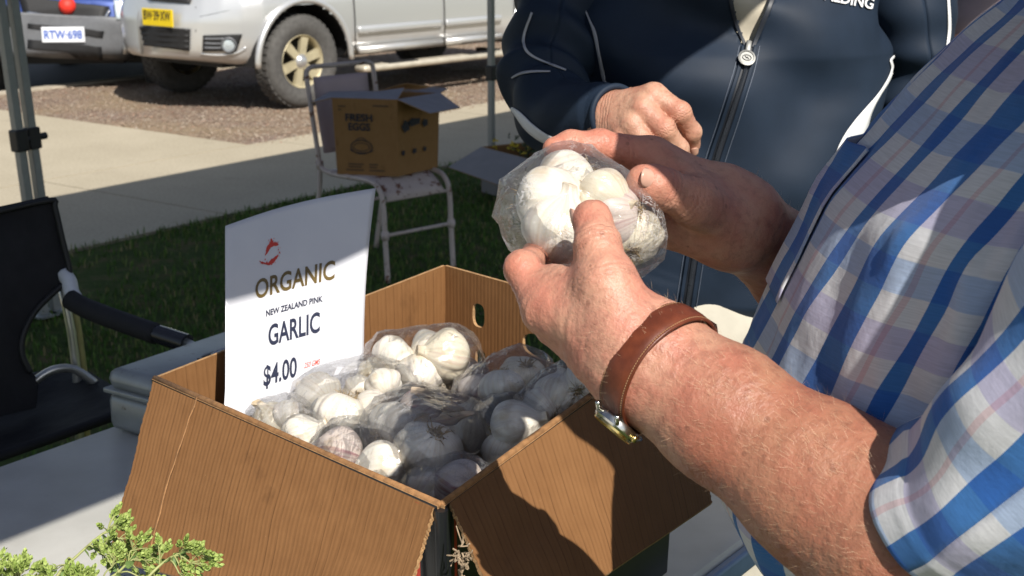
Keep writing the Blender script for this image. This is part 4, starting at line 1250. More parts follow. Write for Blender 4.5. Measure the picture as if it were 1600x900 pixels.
def film(label, balls, extra, seed, group=None, amp=0.0022, sub=4, floor=None, smooth_it=1, mat=None):
    P = []
    ico = bmesh.new(); bmesh.ops.create_icosphere(ico, subdivisions=2, radius=1)
    D = [v.co.copy() for v in ico.verts]; ico.free()
    for p, r, ax in balls:
        P += [p + d * (r * 1.07 + 0.003) for d in D]
        P.append(p + ax * r * 1.2)
    P += list(extra)
    bm = bmesh.new()
    for p in P: bm.verts.new(p)
    bmesh.ops.convex_hull(bm, input=bm.verts[:])
    loose = [v for v in bm.verts if not v.link_faces]
    bmesh.ops.delete(bm, geom=loose, context='VERTS')
    hb = BVHTree.FromBMesh(bm)
    c = Vector((0, 0, 0))
    for v in bm.verts: c += v.co
    c /= len(bm.verts)
    bm.free()
    s_ = bmesh.new(); bmesh.ops.create_icosphere(s_, subdivisions=sub, radius=1)
    r_ = np.random.default_rng(seed)
    V = []
    for v in s_.verts:
        d = (v.co + Vector(r_.normal(0, 0.30 / 2 ** (sub - 1), 3))).normalized()
        h = hb.ray_cast(c + d * 2.0, -d)
        V.append(h[0] if h[0] is not None else c)
    F = np.array([[v.index for v in f.verts] for f in s_.faces])
    s_.free()
    V = np.array([q[:] for q in V])
    N = vnormals(V, F)
    q = V + 7.3 * seed
    qs = q * np.array([1.0, 1.0, 2.0]) + 0.03 * np.stack([vnoise(q * 18, seed + k) for k in range(3)], 1)
    rid = np.clip(1 - np.abs(vnoise(qs * 34, seed)) * 3.2, 0, 1)
    big = vnoise(q * 22, seed + 2)
    disp = amp * (rid * 0.9 + 0.8 * np.clip(big, 0, 1) + 0.30 * r_.random(len(V)))
    V = V + N * disp[:, None]
    if floor is not None: V[:, 2] = np.maximum(V[:, 2], floor)
    for e in extra:                      # the film keeps its pointed corners
        k = int(np.argmin(np.linalg.norm(V - np.array(e[:]), axis=1)))
        V[k] = np.array(e[:])
    o = mk('garlic_bag', V, F, mat or MFILM, smooth=False)
    return tag(o, label, 'plastic bag', group)
BAGL = {'A': 'clear plastic bag of garlic at the back of the box under the far corner', 'B': 'clear plastic bag of sunlit garlic right in front of the price sign',
 'C': 'clear plastic bag of garlic at the left rim under the sign foot', 'D': 'crumpled clear bag with brown dry skins in the middle of the box',
 'E': 'clear plastic bag with taut shiny film over the front left rim', 'F': 'clear plastic bag of garlic against the right rim above the folded flap',
 'G': 'clear plastic bag in the shade below the far handle hole', 'H': 'clear plastic bag at the far right of the box below the watch', 'I': 'clear plastic bag squeezed into the near corner of the box'}
EXTRA = {'A': [(745, 540, 1.03), (752, 585, 1.02), (700, 528, 1.045)], 'B': [(452, 632, 1.0), (470, 590, 1.03), (618, 580, 1.025)], 'C': [(492, 668, 1.0)],
 'D': [(752, 660, 1.0), (735, 625, 1.01), (748, 720, 0.99)], 'E': [(492, 700, 0.99), (640, 708, 0.99), (632, 760, 0.98)], 'F': [(742, 730, 0.98), (838, 650, 1.02)],
 'G': [(840, 625, 1.02), (735, 590, 1.02)], 'H': [(832, 600, 1.05), (940, 592, 1.06), (880, 660, 1.02)], 'I': [(690, 775, 0.985), (755, 735, 0.99)]}
for k, (nm, bb) in enumerate(sorted(bags.items())):
    film(BAGL[nm], bb, [WZ(*e) for e in EXTRA[nm]], k + 1, 'clear bags of garlic in the box', 0.0026)

# ---- brown dry skins in the middle of the box
MSKIN = m_garlic('dry_garlic_leaf', (0.46, 0.37, 0.27), (0.25, 0.16, 0.12), 0.8)
def dry_skin(p, a, b_, curl, label, seed):
    a, b_ = Vector(a), Vector(b_)
    n = a.cross(b_).normalized()
    V, UV = [], []
    for j in range(10):
        for i in range(14):
            u, v = i / 13 - 0.5, j / 9 - 0.5
            w = max(0.04, 1 - abs(2 * v) ** 1.7) * (1 + 0.25 * vnoise(np.array([[u * 5, v * 9, seed]]), 2)[0])
            ang = u * curl
            V.append(Vector(p) + a * v + b_ * (math.sin(ang) / curl * w) + n * b_.length * ((math.cos(ang) - 1) / curl))
            UV.append((u, v * 0.4 + 0.4))
    V = np.array([q[:] for q in V]); V += 0.003 * np.stack([vnoise(V * 60 + seed, q) for q in range(3)], 1)
    return tag(mk('dry_garlic_leaf', V, grid_faces(14, 10), MSKIN, uv=np.array(UV)), label, 'dry leaf', 'dry garlic leaves')
def vv(p, x, y, f): return view_axis(p, x, y, f).normalized()
p = WZ(684, 634, 1.034); dry_skin(p, vv(p, .85, -.4, .1) * 0.066, vv(p, .2, .4, .8) * 0.030, 2.4, 'arched brown purple dry garlic leaf over the middle of the box', 1)
p = WZ(706, 658, 1.036); dry_skin(p, vv(p, .8, .2, .1) * 0.05, vv(p, -.2, .7, .6) * 0.02, 2.0, 'small pinkish dry leaf lying right of the arched leaf', 2)
p = WZ(660, 662, 1.036); dry_skin(p, vv(p, .5, .6, .3) * 0.03, vv(p, .8, -.4, .4) * 0.02, 2.0, 'short pale dry leaf stub in front of the arched leaf', 3)

# ---- the bag in the hands
HB = [(890, 284, 1.150, 1.05, (-0.5, -0.3, 0.2), 0, 0, 'white garlic bulb at the top of the held bag below the index finger'),
      (852, 318, 1.125, 1.15, (0.8, 0.0, 0.3), 1, 0, 'white garlic bulb at the left of the held bag'),
      (872, 366, 1.105, 1.10, (0.3, 0.85, 0.1), 2, 0, 'white garlic bulb at the bottom of the held bag left of the thumb'),
      (936, 306, 1.120, 0.85, (0.75, -0.35, 0.3), 3, 1, 'creamy garlic bulb with a flat dry neck above the thumb tip in the held bag'),
      (965, 338, 1.125, 1.05, (-0.6, -0.1, -0.2), 4, 0, 'white garlic bulb right of the thumb in the held bag'),
      (985, 372, 1.130, 0.95, (-0.1, 0.6, -0.6), 5, 1, 'yellowish garlic bulb at the lower right of the held bag')]
hb_ = []
for k, (x, y, d, s_, ax, v_, m_, lab) in enumerate(HB):
    p = W(x, y, d)
    bulb(p, view_axis(p, *ax), lab, s_, k * 2.1, v_, m_, 'garlic bulbs in the held bag')
    hb_.append((p, BR_ * s_ * 1.02, view_axis(p, *ax).normalized() * 0.6))
film('clear plastic bag of white garlic held between both hands', hb_, [W(780, 280, 1.13), W(768, 338, 1.12), W(794, 390, 1.115), W(1038, 406, 1.12), W(1004, 434, 1.12), W(835, 408, 1.10), W(960, 268, 1.15)], 21, None, 0.0018, 4, None, 0, MFILM2)

# ---- herb in the near left corner
def m_leaf(name, a, b_):
    t = NT(name)
    g_ = t.n('NewGeometry')
    t.set(col=t.ramp(g_.outputs['Random Per Island'], [(0.0, a), (1.0, b_)]), rough=0.55, spec=0.3, sss=0.15, sssr=(0.5, 1.0, 0.2), ssss=0.004)
    return t.m
MLEAF = m_leaf('oregano_leaf', (0.20, 0.28, 0.06), (0.36, 0.44, 0.13))
MLEAFD = m_leaf('oregano_old_leaf', (0.10, 0.17, 0.05), (0.18, 0.25, 0.08))
MSTEM = plain('oregano_stem', (0.30, 0.32, 0.12), 0.6, 0, 0.15, 60)
herb = thing('oregano_plant', 'pot of flowering oregano, pale green sprigs reaching over the near left table corner', 'herb plant', W(90, 1090, 1.16))
potc = W(90, 1080, 1.14); potc.z = TZ
MB().lathe([(0.0, 0.001), (0.045, 0.001), (0.062, 0.085), (0.066, 0.085), (0.066, 0.10), (0.058, 0.10), (0.055, 0.085), (0.0, 0.083)], Matrix.Translation(potc), 28).build('pot', plain('black_pot', (0.015, 0.015, 0.016), 0.5), herb, True, auto=40)
def leaflet(b, p, d, n_, L, w):
    d = d.normalized(); s_ = d.cross(n_).normalized(); n_ = s_.cross(d)
    b.add([p, p + d * L * .35 + s_ * w + n_ * L * .06, p + d * L * .7 + s_ * w * .75 + n_ * L * .02, p + d * L, p + d * L * .7 - s_ * w * .75 + n_ * L * .02, p + d * L * .35 - s_ * w + n_ * L * .06, p + d * L * .5 - n_ * L * .08],
          [(0, 1, 6), (1, 2, 6), (2, 3, 6), (3, 4, 6), (4, 5, 6), (5, 0, 6)])
def spike(b, p, d, r_, L=0.012):        # one little flower spike of overlapping bracts
    d = d.normalized(); a = d.orthogonal().normalized(); c = d.cross(a)
    n_ = 12
    for k in range(n_):
        t_ = k / n_
        q = p + d * L * t_
        an = k * 2.4
        o_ = a * math.cos(an) + c * math.sin(an)
        leaflet(b, q, (d * 0.9 + o_ * (0.75 - 0.45 * t_)), o_, 0.0052 * (1 - 0.25 * t_), 0.0017)
def sprig(stem_px, side, seed, dens=1.0):
    r_ = random.Random(seed)
    stem_px = [(x - 20, y + 14, d) for x, y, d in stem_px]
    side = [(t_, x - 20, y + 14, d, n_) for t_, x, y, d, n_ in side]
    pts = catmull([W(*q) for q in stem_px], 5)
    st_ = MB().tube(pts, [lerp(0.0016, 0.0009, i / (len(pts) - 1)) for i in range(len(pts))], 6)
    fl = MB(); ol = MB()
    def head(p, d, n_, spread):
        for _ in range(n_):
            q = (d.normalized() + Vector((r_.gauss(0, spread), r_.gauss(0, spread), r_.gauss(0, spread)))).normalized()
            l = r_.uniform(0.004, 0.014)
            e = p + q * l
            st_.tube([p, p + q * l * .5 + Vector((0, 0, .0006)), e], [0.0006, 0.0005, 0.0005], 4, False)
            spike(fl, e, q, r_, r_.uniform(0.007, 0.012))
    d_end = (pts[-1] - pts[-3])
    head(pts[-1], d_end, int(13 * dens), 0.55)
    for t_, x, y, dd, n_ in side:
        i = min(int(t_ * (len(pts) - 1)), len(pts) - 2)
        p = pts[i]; e = W(x, y, dd)
        m = (p + e) / 2 + Vector((0, 0, 0.004))
        st_.tube(catmull([p, m, e], 4), 0.0007, 5, False)
        head(e, e - p, n_, 0.6)
        for k in range(2):
            s2 = Vector((r_.gauss(0, 1), r_.gauss(0, 1), r_.gauss(0, 1))).normalized()
            leaflet(ol, p, (e - p).normalized() + s2 * 0.7, s2, r_.uniform(0.008, 0.012), 0.0034)
    st_.build('stem', MSTEM, herb, True)
    tag(fl.build('flower_head', MLEAF, herb), kind='stuff')
    if ol.f: ol.build('leaf', MLEAFD, herb)
DH = 1.17
sprig([(80, 960, DH - .02), (108, 888, DH), (140, 855, DH + .01), (170, 828, DH + .015), (188, 815, DH + .02)], [(0.45, 122, 868, DH + .01, 5), (0.62, 170, 846, DH + .01, 6), (0.7, 178, 848, DH, 6), (0.86, 206, 828, DH + .02, 8), (0.3, 128, 885, DH, 6)], 1, 1.5)
sprig([(120, 985, DH - .04), (175, 905, DH - .02), (205, 880, DH - .01), (222, 862, DH)], [(0.35, 195, 872, DH - .02, 7), (0.45, 225, 905, DH - .02, 8), (0.6, 238, 888, DH - .01, 8), (0.7, 200, 865, DH, 7), (0.85, 244, 862, DH, 8), (0.95, 228, 846, DH, 7)], 2, 1.2)
sprig([(150, 1000, DH - .05), (240, 900, DH - .03), (275, 865, DH - .02), (300, 850, DH - .02)], [(0.5, 262, 892, DH - .02, 8), (0.65, 270, 862, DH - .02, 6), (0.75, 300, 882, DH - .03, 9), (0.85, 318, 866, DH - .02, 8), (0.95, 322, 850, DH - .02, 8), (0.9, 312, 905, DH - .03, 7)], 3, 1.3)
sprig([(60, 1000, DH - .05), (48, 920, DH - .03), (46, 895, DH - .03)], [(0.5, 30, 905, DH - .03, 6), (0.7, 62, 895, DH - .03, 6), (0.85, 50, 885, DH - .03, 6)], 4, 1.2)
sprig([(40, 1000, DH - .05), (12, 915, DH - .03), (8, 890, DH - .03)], [(0.6, 18, 890, DH - .03, 6), (0.8, 2, 882, DH - .03, 6)], 5, 1.2)
sprig([(100, 1000, DH - .06), (118, 930, DH - .05), (128, 905, DH - .05)], [(0.6, 105, 905, DH - .05, 8), (0.8, 140, 895, DH - .05, 8)], 6, 1.0)

# ================================================================== PARKED CARS
def carpaint(name, col, metal, rough, dust=(0.35, 0.28, 0.19)):
    t = NT(name)
    v = t.coord('Object')
    s_ = t.n('SeparateXYZ', I={0: v})
    d = t.math('MULTIPLY', t.ramp(t.math('ADD', s_.outputs[2], t.math('MULTIPLY', t.noise(v, 6, 4), 0.25)), [(0.42, 0.75), (0.66, 0.0)]), 0.6)
    t.set(col=t.mix(d, col, dust), metal=metal, rough=rough, coat=0.6, coatr=0.12)
    return t.m
MSIL = carpaint('silver_paint', (0.62, 0.625, 0.625), 0.55, 0.30)
MBLU = carpaint('blue_paint', (0.035, 0.07, 0.26), 0.3, 0.3)
MGTRIM = plain('grey_bumper_plastic', (0.13, 0.135, 0.145), 0.5, 0.2, 0.08)
MDK = plain('dark_trim', (0.010, 0.010, 0.011), 0.6, 0, 0.2)
MTYRE = plain('dusty_tyre', (0.075, 0.072, 0.068), 0.85, 0, 0.25, 25)
MRIM = plain('dusty_alloy', (0.50, 0.44, 0.29), 0.45, 0.35, 0.15, 12)
MHUB = plain('bright_hub', (0.55, 0.55, 0.55), 0.3, 0.7)
MGLS = plain('car_glass', (0.02, 0.025, 0.03), 0.05, 0, 0.05, coat=1.0)
MLAMP = plain('headlamp_glass', (0.55, 0.62, 0.66), 0.12, 0.2, 0.25, 14, coat=1.0)
MCHR = plain('chrome', (0.7, 0.7, 0.7), 0.15, 1.0, 0.05)
def interp(tab, x):
    xs, ys = zip(*sorted(tab))
    return float(np.interp(x, xs, ys))
class Car:
    def __init__(s, name, label, cat, loc, fwd, wtab, btab, ttab, ctab, belt, x0, x1, axles, wr, wy, mat, low_mat=None, zl=0.0):
        s.F = Vector(fwd).normalized(); s.L = Vector((-s.F.y, s.F.x, 0))
        s.loc = Vector(loc)
        rz = math.atan2(s.F.y, s.F.x)
        s.root = thing(name, label, cat, loc, rz, 'cars parked behind the footpath')
        s.Mw = Matrix.Translation(s.loc) @ Matrix.Rotation(rz, 4, 'Z')
        s.Mi = s.Mw.inverted()
        xs = np.concatenate([np.linspace(x0, x0 - 0.5, 34), np.arange(x0 - 0.53, x1, -0.035)])
        V = []
        nr = 0
        for x in xs:
            w, b, top, cw = interp(wtab, x), interp(btab, x), interp(ttab, x), interp(ctab, x)
            bl = min(belt, top - 0.05)
            half = [(0.0, b), (0.5 * w, b), (0.80 * w, b + 0.005), (0.93 * w, b + 0.03), (0.975 * w, b + 0.09), (0.99 * w, b + 0.16)]
            for k in range(1, 12):
                z = b + 0.16 + (bl - b - 0.16) * k / 11
                half.append((w * (1.0 + 0.012 * math.sin(math.pi * k / 11)) - 0.03 * w * max(0, (k - 8) / 3), z))
            c0 = cw
            half += [(lerp(0.955 * w, c0, 0.12), bl + 0.025), (lerp(0.955 * w, c0, 0.5), lerp(bl + 0.03, top, 0.5)), (c0, top - 0.035 if top - bl > 0.2 else lerp(bl, top, 0.8)), (c0 * 0.86, top), (c0 * 0.4, top + 0.018), (0.0, top + 0.022)]
            full = half + [(-y, z) for y, z in half[-2:0:-1]]
            nr = len(full)
            V += [(x, y, z) for y, z in full]
        F = grid_faces(nr, len(xs), True)
        V = np.array(V)
        # noses lean back above and below the bumper line
        k = np.clip((V[:, 0] - (x0 - 0.6)) / 0.6, 0, 1)
        V[:, 0] -= k * (0.10 * np.clip(V[:, 2] - 0.72 - zl, 0, 1) / 0.3 + 0.10 * np.clip(0.46 + zl - V[:, 2], 0, 1) / 0.1 * 0.5)
        c = V[F].mean(1)
        keep = np.ones(len(F), bool)
        for ax in axles:
            keep &= ~((np.abs(c[:, 1]) > 0.45) & ((c[:, 0] - ax) ** 2 + (c[:, 2] - wr) ** 2 < (wr + 0.105) ** 2) & (c[:, 2] < wr + 0.75))
            keep &= ~((np.abs(c[:, 1]) > 0.45) & (np.abs(c[:, 0] - ax) < wr + 0.105) & (c[:, 2] < wr))
        F = F[keep]
        caps = [list(range(nr))[::-1], list(range((len(xs) - 1) * nr, len(xs) * nr))]
        s.body = mk('body', V, F.tolist() + caps, mat, s.root, local=True)
        s.V, s.Fc = V, F
        pw = [s.Mw @ Vector(v) for v in V]
        s.bvh = BVHTree.FromPolygons(pw, F.tolist() + caps)
        for ax in axles:
            for sd in (1, -1):
                h = MB()
                pts = [Vector((ax + (wr + 0.115) * math.cos(a), 0, wr + (wr + 0.115) * math.sin(a))) for a in np.linspace(-0.02, math.pi + 0.02, 26)]
                v = [(p.x, sd * 0.45, p.z) for p in pts] + [(p.x, sd * wy, p.z) for p in pts]
                n = len(pts)
                h.add(v, [(i, i + 1, n + i + 1, n + i) for i in range(n - 1)])
                h.add([(p.x, sd * 0.45, p.z) for p in pts], [tuple(range(n))])
                h.build('wheel_housing', MDK, s.root, local=True)
                lp = [Vector((p.x, sd * (wy + 0.006), p.z)) for p in [Vector((ax + (wr + 0.122) * math.cos(a), 0, wr + (wr + 0.122) * math.sin(a))) for a in np.linspace(-0.03, math.pi + 0.03, 34)]]
                MB().tube(lp, 0.026, 8).build('arch_lip', mat, s.root, True, True)
                s.wheel(ax, sd, wr, wy)
    def wheel(s, ax, sd, r, wy):
        M = Matrix.Translation((ax, sd * (wy - 0.115), r)) @ Matrix.Rotation(R(-90 * sd), 4, 'X')
        d = 0.105
        rim = MB()
        rr = 0.60 * r
        rim.lathe([(rr, -0.06), (rr, 0.075), (rr * 0.96, 0.085), (rr * 0.90, 0.07), (rr * 0.86, 0.02), (rr * 0.85, -0.05)], M, 32)
        for k in range(6):
            a = k * math.pi / 3 + 0.3
            ca, sa = math.cos(a), math.sin(a)
            q = Matrix(((ca, -sa, 0, 0), (sa, ca, 0, 0), (0, 0, 1, 0), (0, 0, 0, 1)))
            rim.prism([(0.05, -0.030), (rr * 0.9, -0.038), (rr * 0.9, 0.038), (0.05, 0.030)], 0.035, 0.068, M @ q)
        w = rim.build('wheel', MRIM, s.root, local=True, auto=35)
        MB().lathe([(0.0, 0.095), (0.03, 0.095), (0.042, 0.085), (0.06, 0.07), (0.075, 0.04)], M, 20).build('hub_cap', MHUB, w, True, True)
        MB().lathe([(rr * 0.86, -0.04), (0.0, -0.04)], M, 24).build('brake_disc', MDK, w, local=True)
        MB().lathe([(rr * 0.98, -d + 0.01), (r * 0.86, -d - 0.008), (r * 0.96, -d + 0.01), (r, -d + 0.035), (r, d - 0.035), (r * 0.96, d - 0.008), (r * 0.86, d + 0.010), (r * 0.70, d + 0.004), (rr * 0.98, d - 0.022)], M, 48).build('tyre', MTYRE, w, True, True)
        b = MB()
        for k in range(40):
            a = 2 * math.pi * k / 40
            for zz, ww in ((-0.05, 0.05), (0.05, 0.05), (0.0, 0.03)):
                p = M @ Vector(((r + 0.001) * math.cos(a + zz), (r + 0.001) * math.sin(a + zz), zz))
                q = M.to_3x3() @ Matrix(((math.cos(a), -math.sin(a), 0), (math.sin(a), math.cos(a), 0), (0, 0, 1)))
                b.box(p, (0.012, 0.036, ww), q)
        tag(b.build('tread_blocks', MTYRE, w, local=True), kind='stuff')
    def loc_hit(s, px, py):
        h = hit(s.bvh, px, py)
        if h is None: return None
        return s.Mi @ h[0], (s.Mi.to_3x3() @ h[1]).normalized()
    def patch(s, name, poly, mat, off=0.006, n=12, parent=None):
        # a panel laid on the body: polygon given by four photo points (tl, tr, br, bl)
        tl, tr, br, bl = [Vector((*p, 0)) for p in poly]
        V, ok = [], True
        for j in range(n):
            for i in range(n):
                u, v = i / (n - 1), j / (n - 1)
                p = (tl * (1 - u) + tr * u) * (1 - v) + (bl * (1 - u) + br * u) * v
                V.append(s.loc_hit(p.x, p.y))
        good = [i for i, h in enumerate(V) if h]
        V = [V[i] or V[min(good, key=lambda g_: abs(g_ % n - i % n) + 1.01 * abs(g_ // n - i // n))] for i in range(n * n)]
        V = [h[0] + h[1] * off for h in V]
        o = mk(name, V, grid_faces(n, n), mat, parent or s.root, local=True)
        m = o.modifiers.new('t', 'SOLIDIFY'); m.thickness = off * 0.9; m.offset = -1
        return o
    def bar(s, name, pts, r, mat, off=0.0, parent=None):
        P = []
        for x, y in pts:
            h = s.loc_hit(x, y)
            if h: P.append(h[0] + h[1] * off)
        return MB().tube(catmull(P, 4), r, 8).build(name, mat, parent or s.root, True, True)
    def plate(s, c, w, h, mat, lines, ink, off=0.03, yaw=None):
        hh = s.loc_hit(*c)
        n = hh[1]; n = Vector((n.x, n.y, 0)).normalized() if yaw is None else Vector((math.cos(yaw), math.sin(yaw), 0))
        u = Vector((-n.y, n.x, 0)); 
        M3 = Matrix(((u.x, n.x, 0), (u.y, n.y, 0), (0, 0, 1)))
        p = hh[0] + n * off
        o = MB().box(p, (w, 0.012, h), M3, 0.004).build('number_plate', mat, s.root, local=True)
        for (txt, x, z, tw, th) in lines:
            put_text('lettering', fit_text(txt, tw, th, bold=0.03), lambda a, b_: p + n * 0.0075 + u * (x + a) + Vector((0, 0, z + b_)), ink, o, True)
        return o

ute = Car('silver_ute', 'dusty silver dual cab ute with yellow number plate parked nose in on the gravel', 'car', (-2.336, 12.047, 0), (-0.656, -0.755, 0),
          [(0.90, 0.10), (0.88, 0.28), (0.84, 0.40), (0.76, 0.53), (0.66, 0.65), (0.54, 0.77), (0.40, 0.85), (0.2, 0.885), (-0.4, 0.895), (-3.9, 0.895), (-4.1, 0.86)],
          [(0.90, 0.42), (0.5, 0.36), (0.2, 0.36), (-0.5, 0.355), (-2.5, 0.355), (-4.1, 0.5)],
          [(0.90, 0.92), (0.7, 0.98), (0.2, 1.05), (-0.45, 1.12), (-1.25, 1.70), (-2.3, 1.72), (-2.62, 1.12), (-4.1, 1.10)],
          [(0.90, 0.07), (0.7, 0.45), (0.2, 0.66), (-0.5, 0.72), (-1.2, 0.62), (-2.3, 0.62), (-2.65, 0.86), (-4.1, 0.86)], 1.0, 0.90, -4.1, (0.0, -3.0), 0.37, 0.885, MSIL)
ute.patch('lower_grille', [(221, 41), (298, 45), (297, 79), (229, 71)], MDK, 0.010)
for k in range(4):
    y = 47 + k * 8.5
    ute.bar('grille_slat', [(222 + k * 2, y - 3), (258, y - 0.5), (296, y + 0.5)], 0.010, MDK, 0.018)
ute.patch('upper_grille', [(226, -14), (304, -14), (298, 6), (236, 1)], MDK, 0.010)
ute.patch('fog_lamp_recess', [(318, 55), (379, 53), (370, 79), (317, 80)], MDK, 0.010)
for k in range(3): ute.bar('recess_slat', [(320, 60 + k * 7), (335, 60.5 + k * 7), (350, 60 + k * 7)], 0.009, MGTRIM, 0.018)
hl = ute.loc_hit(358, 69)
Mf = Matrix.Translation(hl[0] + hl[1] * 0.012) @ hl[1].to_track_quat('Z', 'Y').to_matrix().to_4x4()
MB().lathe([(0.062, 0.0), (0.062, 0.02), (0.05, 0.022), (0.046, 0.01)], Mf, 24).build('fog_lamp_ring', MGTRIM, ute.root, True, True)
MB().lathe([(0.05, 0.008), (0.03, 0.016), (0.0, 0.018)], Mf, 24).build('fog_lamp', MLAMP, ute.root, True, True)
ute.bar('bumper_seam', [(306, 10), (306, 50), (308, 96)], 0.004, MGTRIM, 0.0)
ute.bar('bumper_crease', [(314, 84), (345, 86), (372, 82), (384, 74)], 0.012, MSIL, 0.002)
ute.bar('hood_seam', [(312, 26), (350, 18), (392, 8)], 0.002, MGTRIM, 0.0)
MPY = plain('yellow_plate', (0.75, 0.55, 0.01), 0.4, 0, 0.05)
ute.plate((251, 27), 0.372, 0.134, MPY, [('BW·39·XW', -0.165, -0.018, 0.33, 0.072)], plain('black_plate_ink', (0.015, 0.015, 0.015), 0.5), yaw=0.05)
for xg in (-0.51, -1.585, -2.53):
    P = [Vector((xg - 0.02 * math.sin(z * 3), 0.907 + 0.006 * math.sin(math.pi * (z - 0.4) / 0.6), z)) for z in np.linspace(0.42, 1.0, 10)]
    MB().tube(P, 0.005, 6).build('door_gap', MDK, ute.root, True, True)
for xa, xb in ((-0.56, -1.56), (-1.61, -2.36)):
    MB().box(((xa + xb) / 2, 0.915, 0.590), (abs(xb - xa), 0.03, 0.060), None, 0.014).build('rubbing_strip', MSIL, ute.root, local=True, auto=50)
    MB().tube([(xa, 0.906, 0.425), (xb, 0.906, 0.425)], 0.032, 10).build('sill_moulding', MSIL, ute.root, True, True)
    MB().box(((xa + xb) / 2 - 0.02, 0.915, 0.80), (0.16, 0.03, 0.03), None, 0.01).build('door_handle', MSIL, ute.root, local=True) if False else None
MSTEP = plain('dusty_step', (0.55, 0.50, 0.40), 0.45, 0.4, 0.15, 10)
stp = MB().box((-1.5, 0.95, 0.275), (1.95, 0.14, 0.055), None, 0.022).build('side_step', MSTEP, ute.root, local=True, auto=50)
for x in (-1.0, -2.0): MB().box((x, 0.965, 0.304), (0.36, 0.085, 0.010), None, 0.004).build('step_pad', MDK, stp, local=True)
for x in (-0.75, -2.3): MB().box((x, 0.80, 0.29), (0.06, 0.25, 0.05)).build('step_bracket', MDK, ute.root, local=True)
ute.patch('headlight', [(322, -40), (392, -52), (388, -16), (330, -14)], MLAMP, 0.008)
for nm, P in (('windscreen', [(-0.50, 0.66, 1.16), (-0.50, -0.66, 1.16), (-1.20, -0.58, 1.68), (-1.20, 0.58, 1.68)]),):
    b = MB(); P = [Vector(q) + Vector((0.012, 0, 0.02)) for q in P]; b.add(P, [(0, 1, 2, 3)]); b.build(nm, MGLS, ute.root, local=True)
for sd in (1, -1):
    for q in ([(-0.75, 1.1), (-1.2, 1.62), (-1.58, 1.64), (-1.58, 1.1)], [(-1.66, 1.1), (-1.66, 1.64), (-2.25, 1.62), (-2.45, 1.1)]):
        b = MB(); b.add([(x, sd * (0.885 - 0.36 * (z - 1.0)), z) for x, z in q], [(0, 1, 2, 3)]); b.build('side_window', MGLS, ute.root, local=True)
MB().box((0.0, 0, 0.36), (0.12, 1.4, 0.12)).build('front_axle', MDK, ute.root, local=True)
MB().box((-3.0, 0, 0.36), (0.12, 1.4, 0.12)).build('rear_axle', MDK, ute.root, local=True)
MB().box((-1.6, 0, 0.38), (4.2, 0.9, 0.10)).build('chassis', MDK, ute.root, local=True)

suv = Car('blue_suv', 'blue four wheel drive with grey bumper and a red foam nose on its grille', 'car', (-4.10, 13.45, -0.12), (0.06, -1.0, 0),
          [(0.85, 0.35), (0.83, 0.58), (0.77, 0.72), (0.68, 0.81), (0.5, 0.865), (0.2, 0.885), (-3.2, 0.885), (-3.5, 0.82)],
          [(0.85, 0.46), (0.6, 0.40), (0.2, 0.38), (-3.5, 0.42)],
          [(0.85, 0.92), (0.6, 0.98), (0.0, 1.06), (-0.4, 1.12), (-1.1, 1.68), (-3.1, 1.70), (-3.5, 1.2)],
          [(0.85, 0.30), (0.6, 0.64), (0.0, 0.74), (-0.4, 0.76), (-1.1, 0.62), (-3.5, 0.62)], 0.98, 0.85, -3.5, (0.0, -2.62), 0.345, 0.875, MBLU)
suv.patch('bumper', [(-60, 14), (205, 30), (207, 86), (-60, 78)], MGTRIM, 0.028, 18)
suv.patch('grille', [(30, -6), (172, 12), (164, 34), (40, 26)], MDK, 0.02)
suv.bar('grille_rim', [(44, 20), (70, 24), (110, 29), (150, 33), (164, 30), (172, 17)], 0.016, MCHR, 0.03)
suv.patch('headlight', [(178, 4), (212, 6), (212, 34), (182, 32)], MLAMP, 0.034)
suv.patch('air_intake', [(46, 37), (164, 48), (162, 58), (46, 44)], MDK, 0.034)
suv.patch('air_intake', [(46, 62), (160, 72), (160, 84), (46, 76)], MDK, 0.034)
suv.bar('bumper_crease', [(-10, 40), (46, 48), (110, 58), (165, 62), (204, 62)], 0.016, MGTRIM, 0.03)
suv.plate((102, 53), 0.372, 0.134, plain('white_plate', (0.72, 0.74, 0.78), 0.4, 0, 0.04), [('RTW·698', -0.165, -0.035, 0.33, 0.075)], plain('blue_plate_ink', (0.03, 0.10, 0.42), 0.5), off=0.075)
nh = suv.loc_hit(107, 10)
Mn = Matrix.Translation(nh[0] + nh[1] * 0.03) @ nh[1].to_track_quat('Z', 'Y').to_matrix().to_4x4()
MB().lathe([(0.0, -0.03), (0.055, -0.028), (0.074, 0.0), (0.072, 0.03), (0.05, 0.062), (0.02, 0.078), (0.0, 0.08)], Mn, 24).build('red_nose', plain('red_foam', (0.72, 0.035, 0.02), 0.6, 0, 0.1, 40), suv.root, True, True)
b = MB(); b.add([(-0.42, 0.7, 1.16), (-0.42, -0.7, 1.16), (-1.08, -0.58, 1.68), (-1.08, 0.58, 1.68)], [(0, 1, 2, 3)]); b.build('windscreen', MGLS, suv.root, local=True)
for sd in (1, -1):
    b = MB(); b.add([(x, sd * (0.885 - 0.36 * (z - 1.0)), z) for x, z in [(-0.7, 1.08), (-1.1, 1.6), (-3.0, 1.62), (-3.2, 1.08)]], [(0, 1, 2, 3)]); b.build('side_window', MGLS, suv.root, local=True)
MB().box((0.0, 0, 0.34), (0.12, 1.4, 0.12)).build('front_axle', MDK, suv.root, local=True)
MB().box((-1.4, 0, 0.36), (3.6, 1.0, 0.10)).build('chassis', MDK, suv.root, local=True)

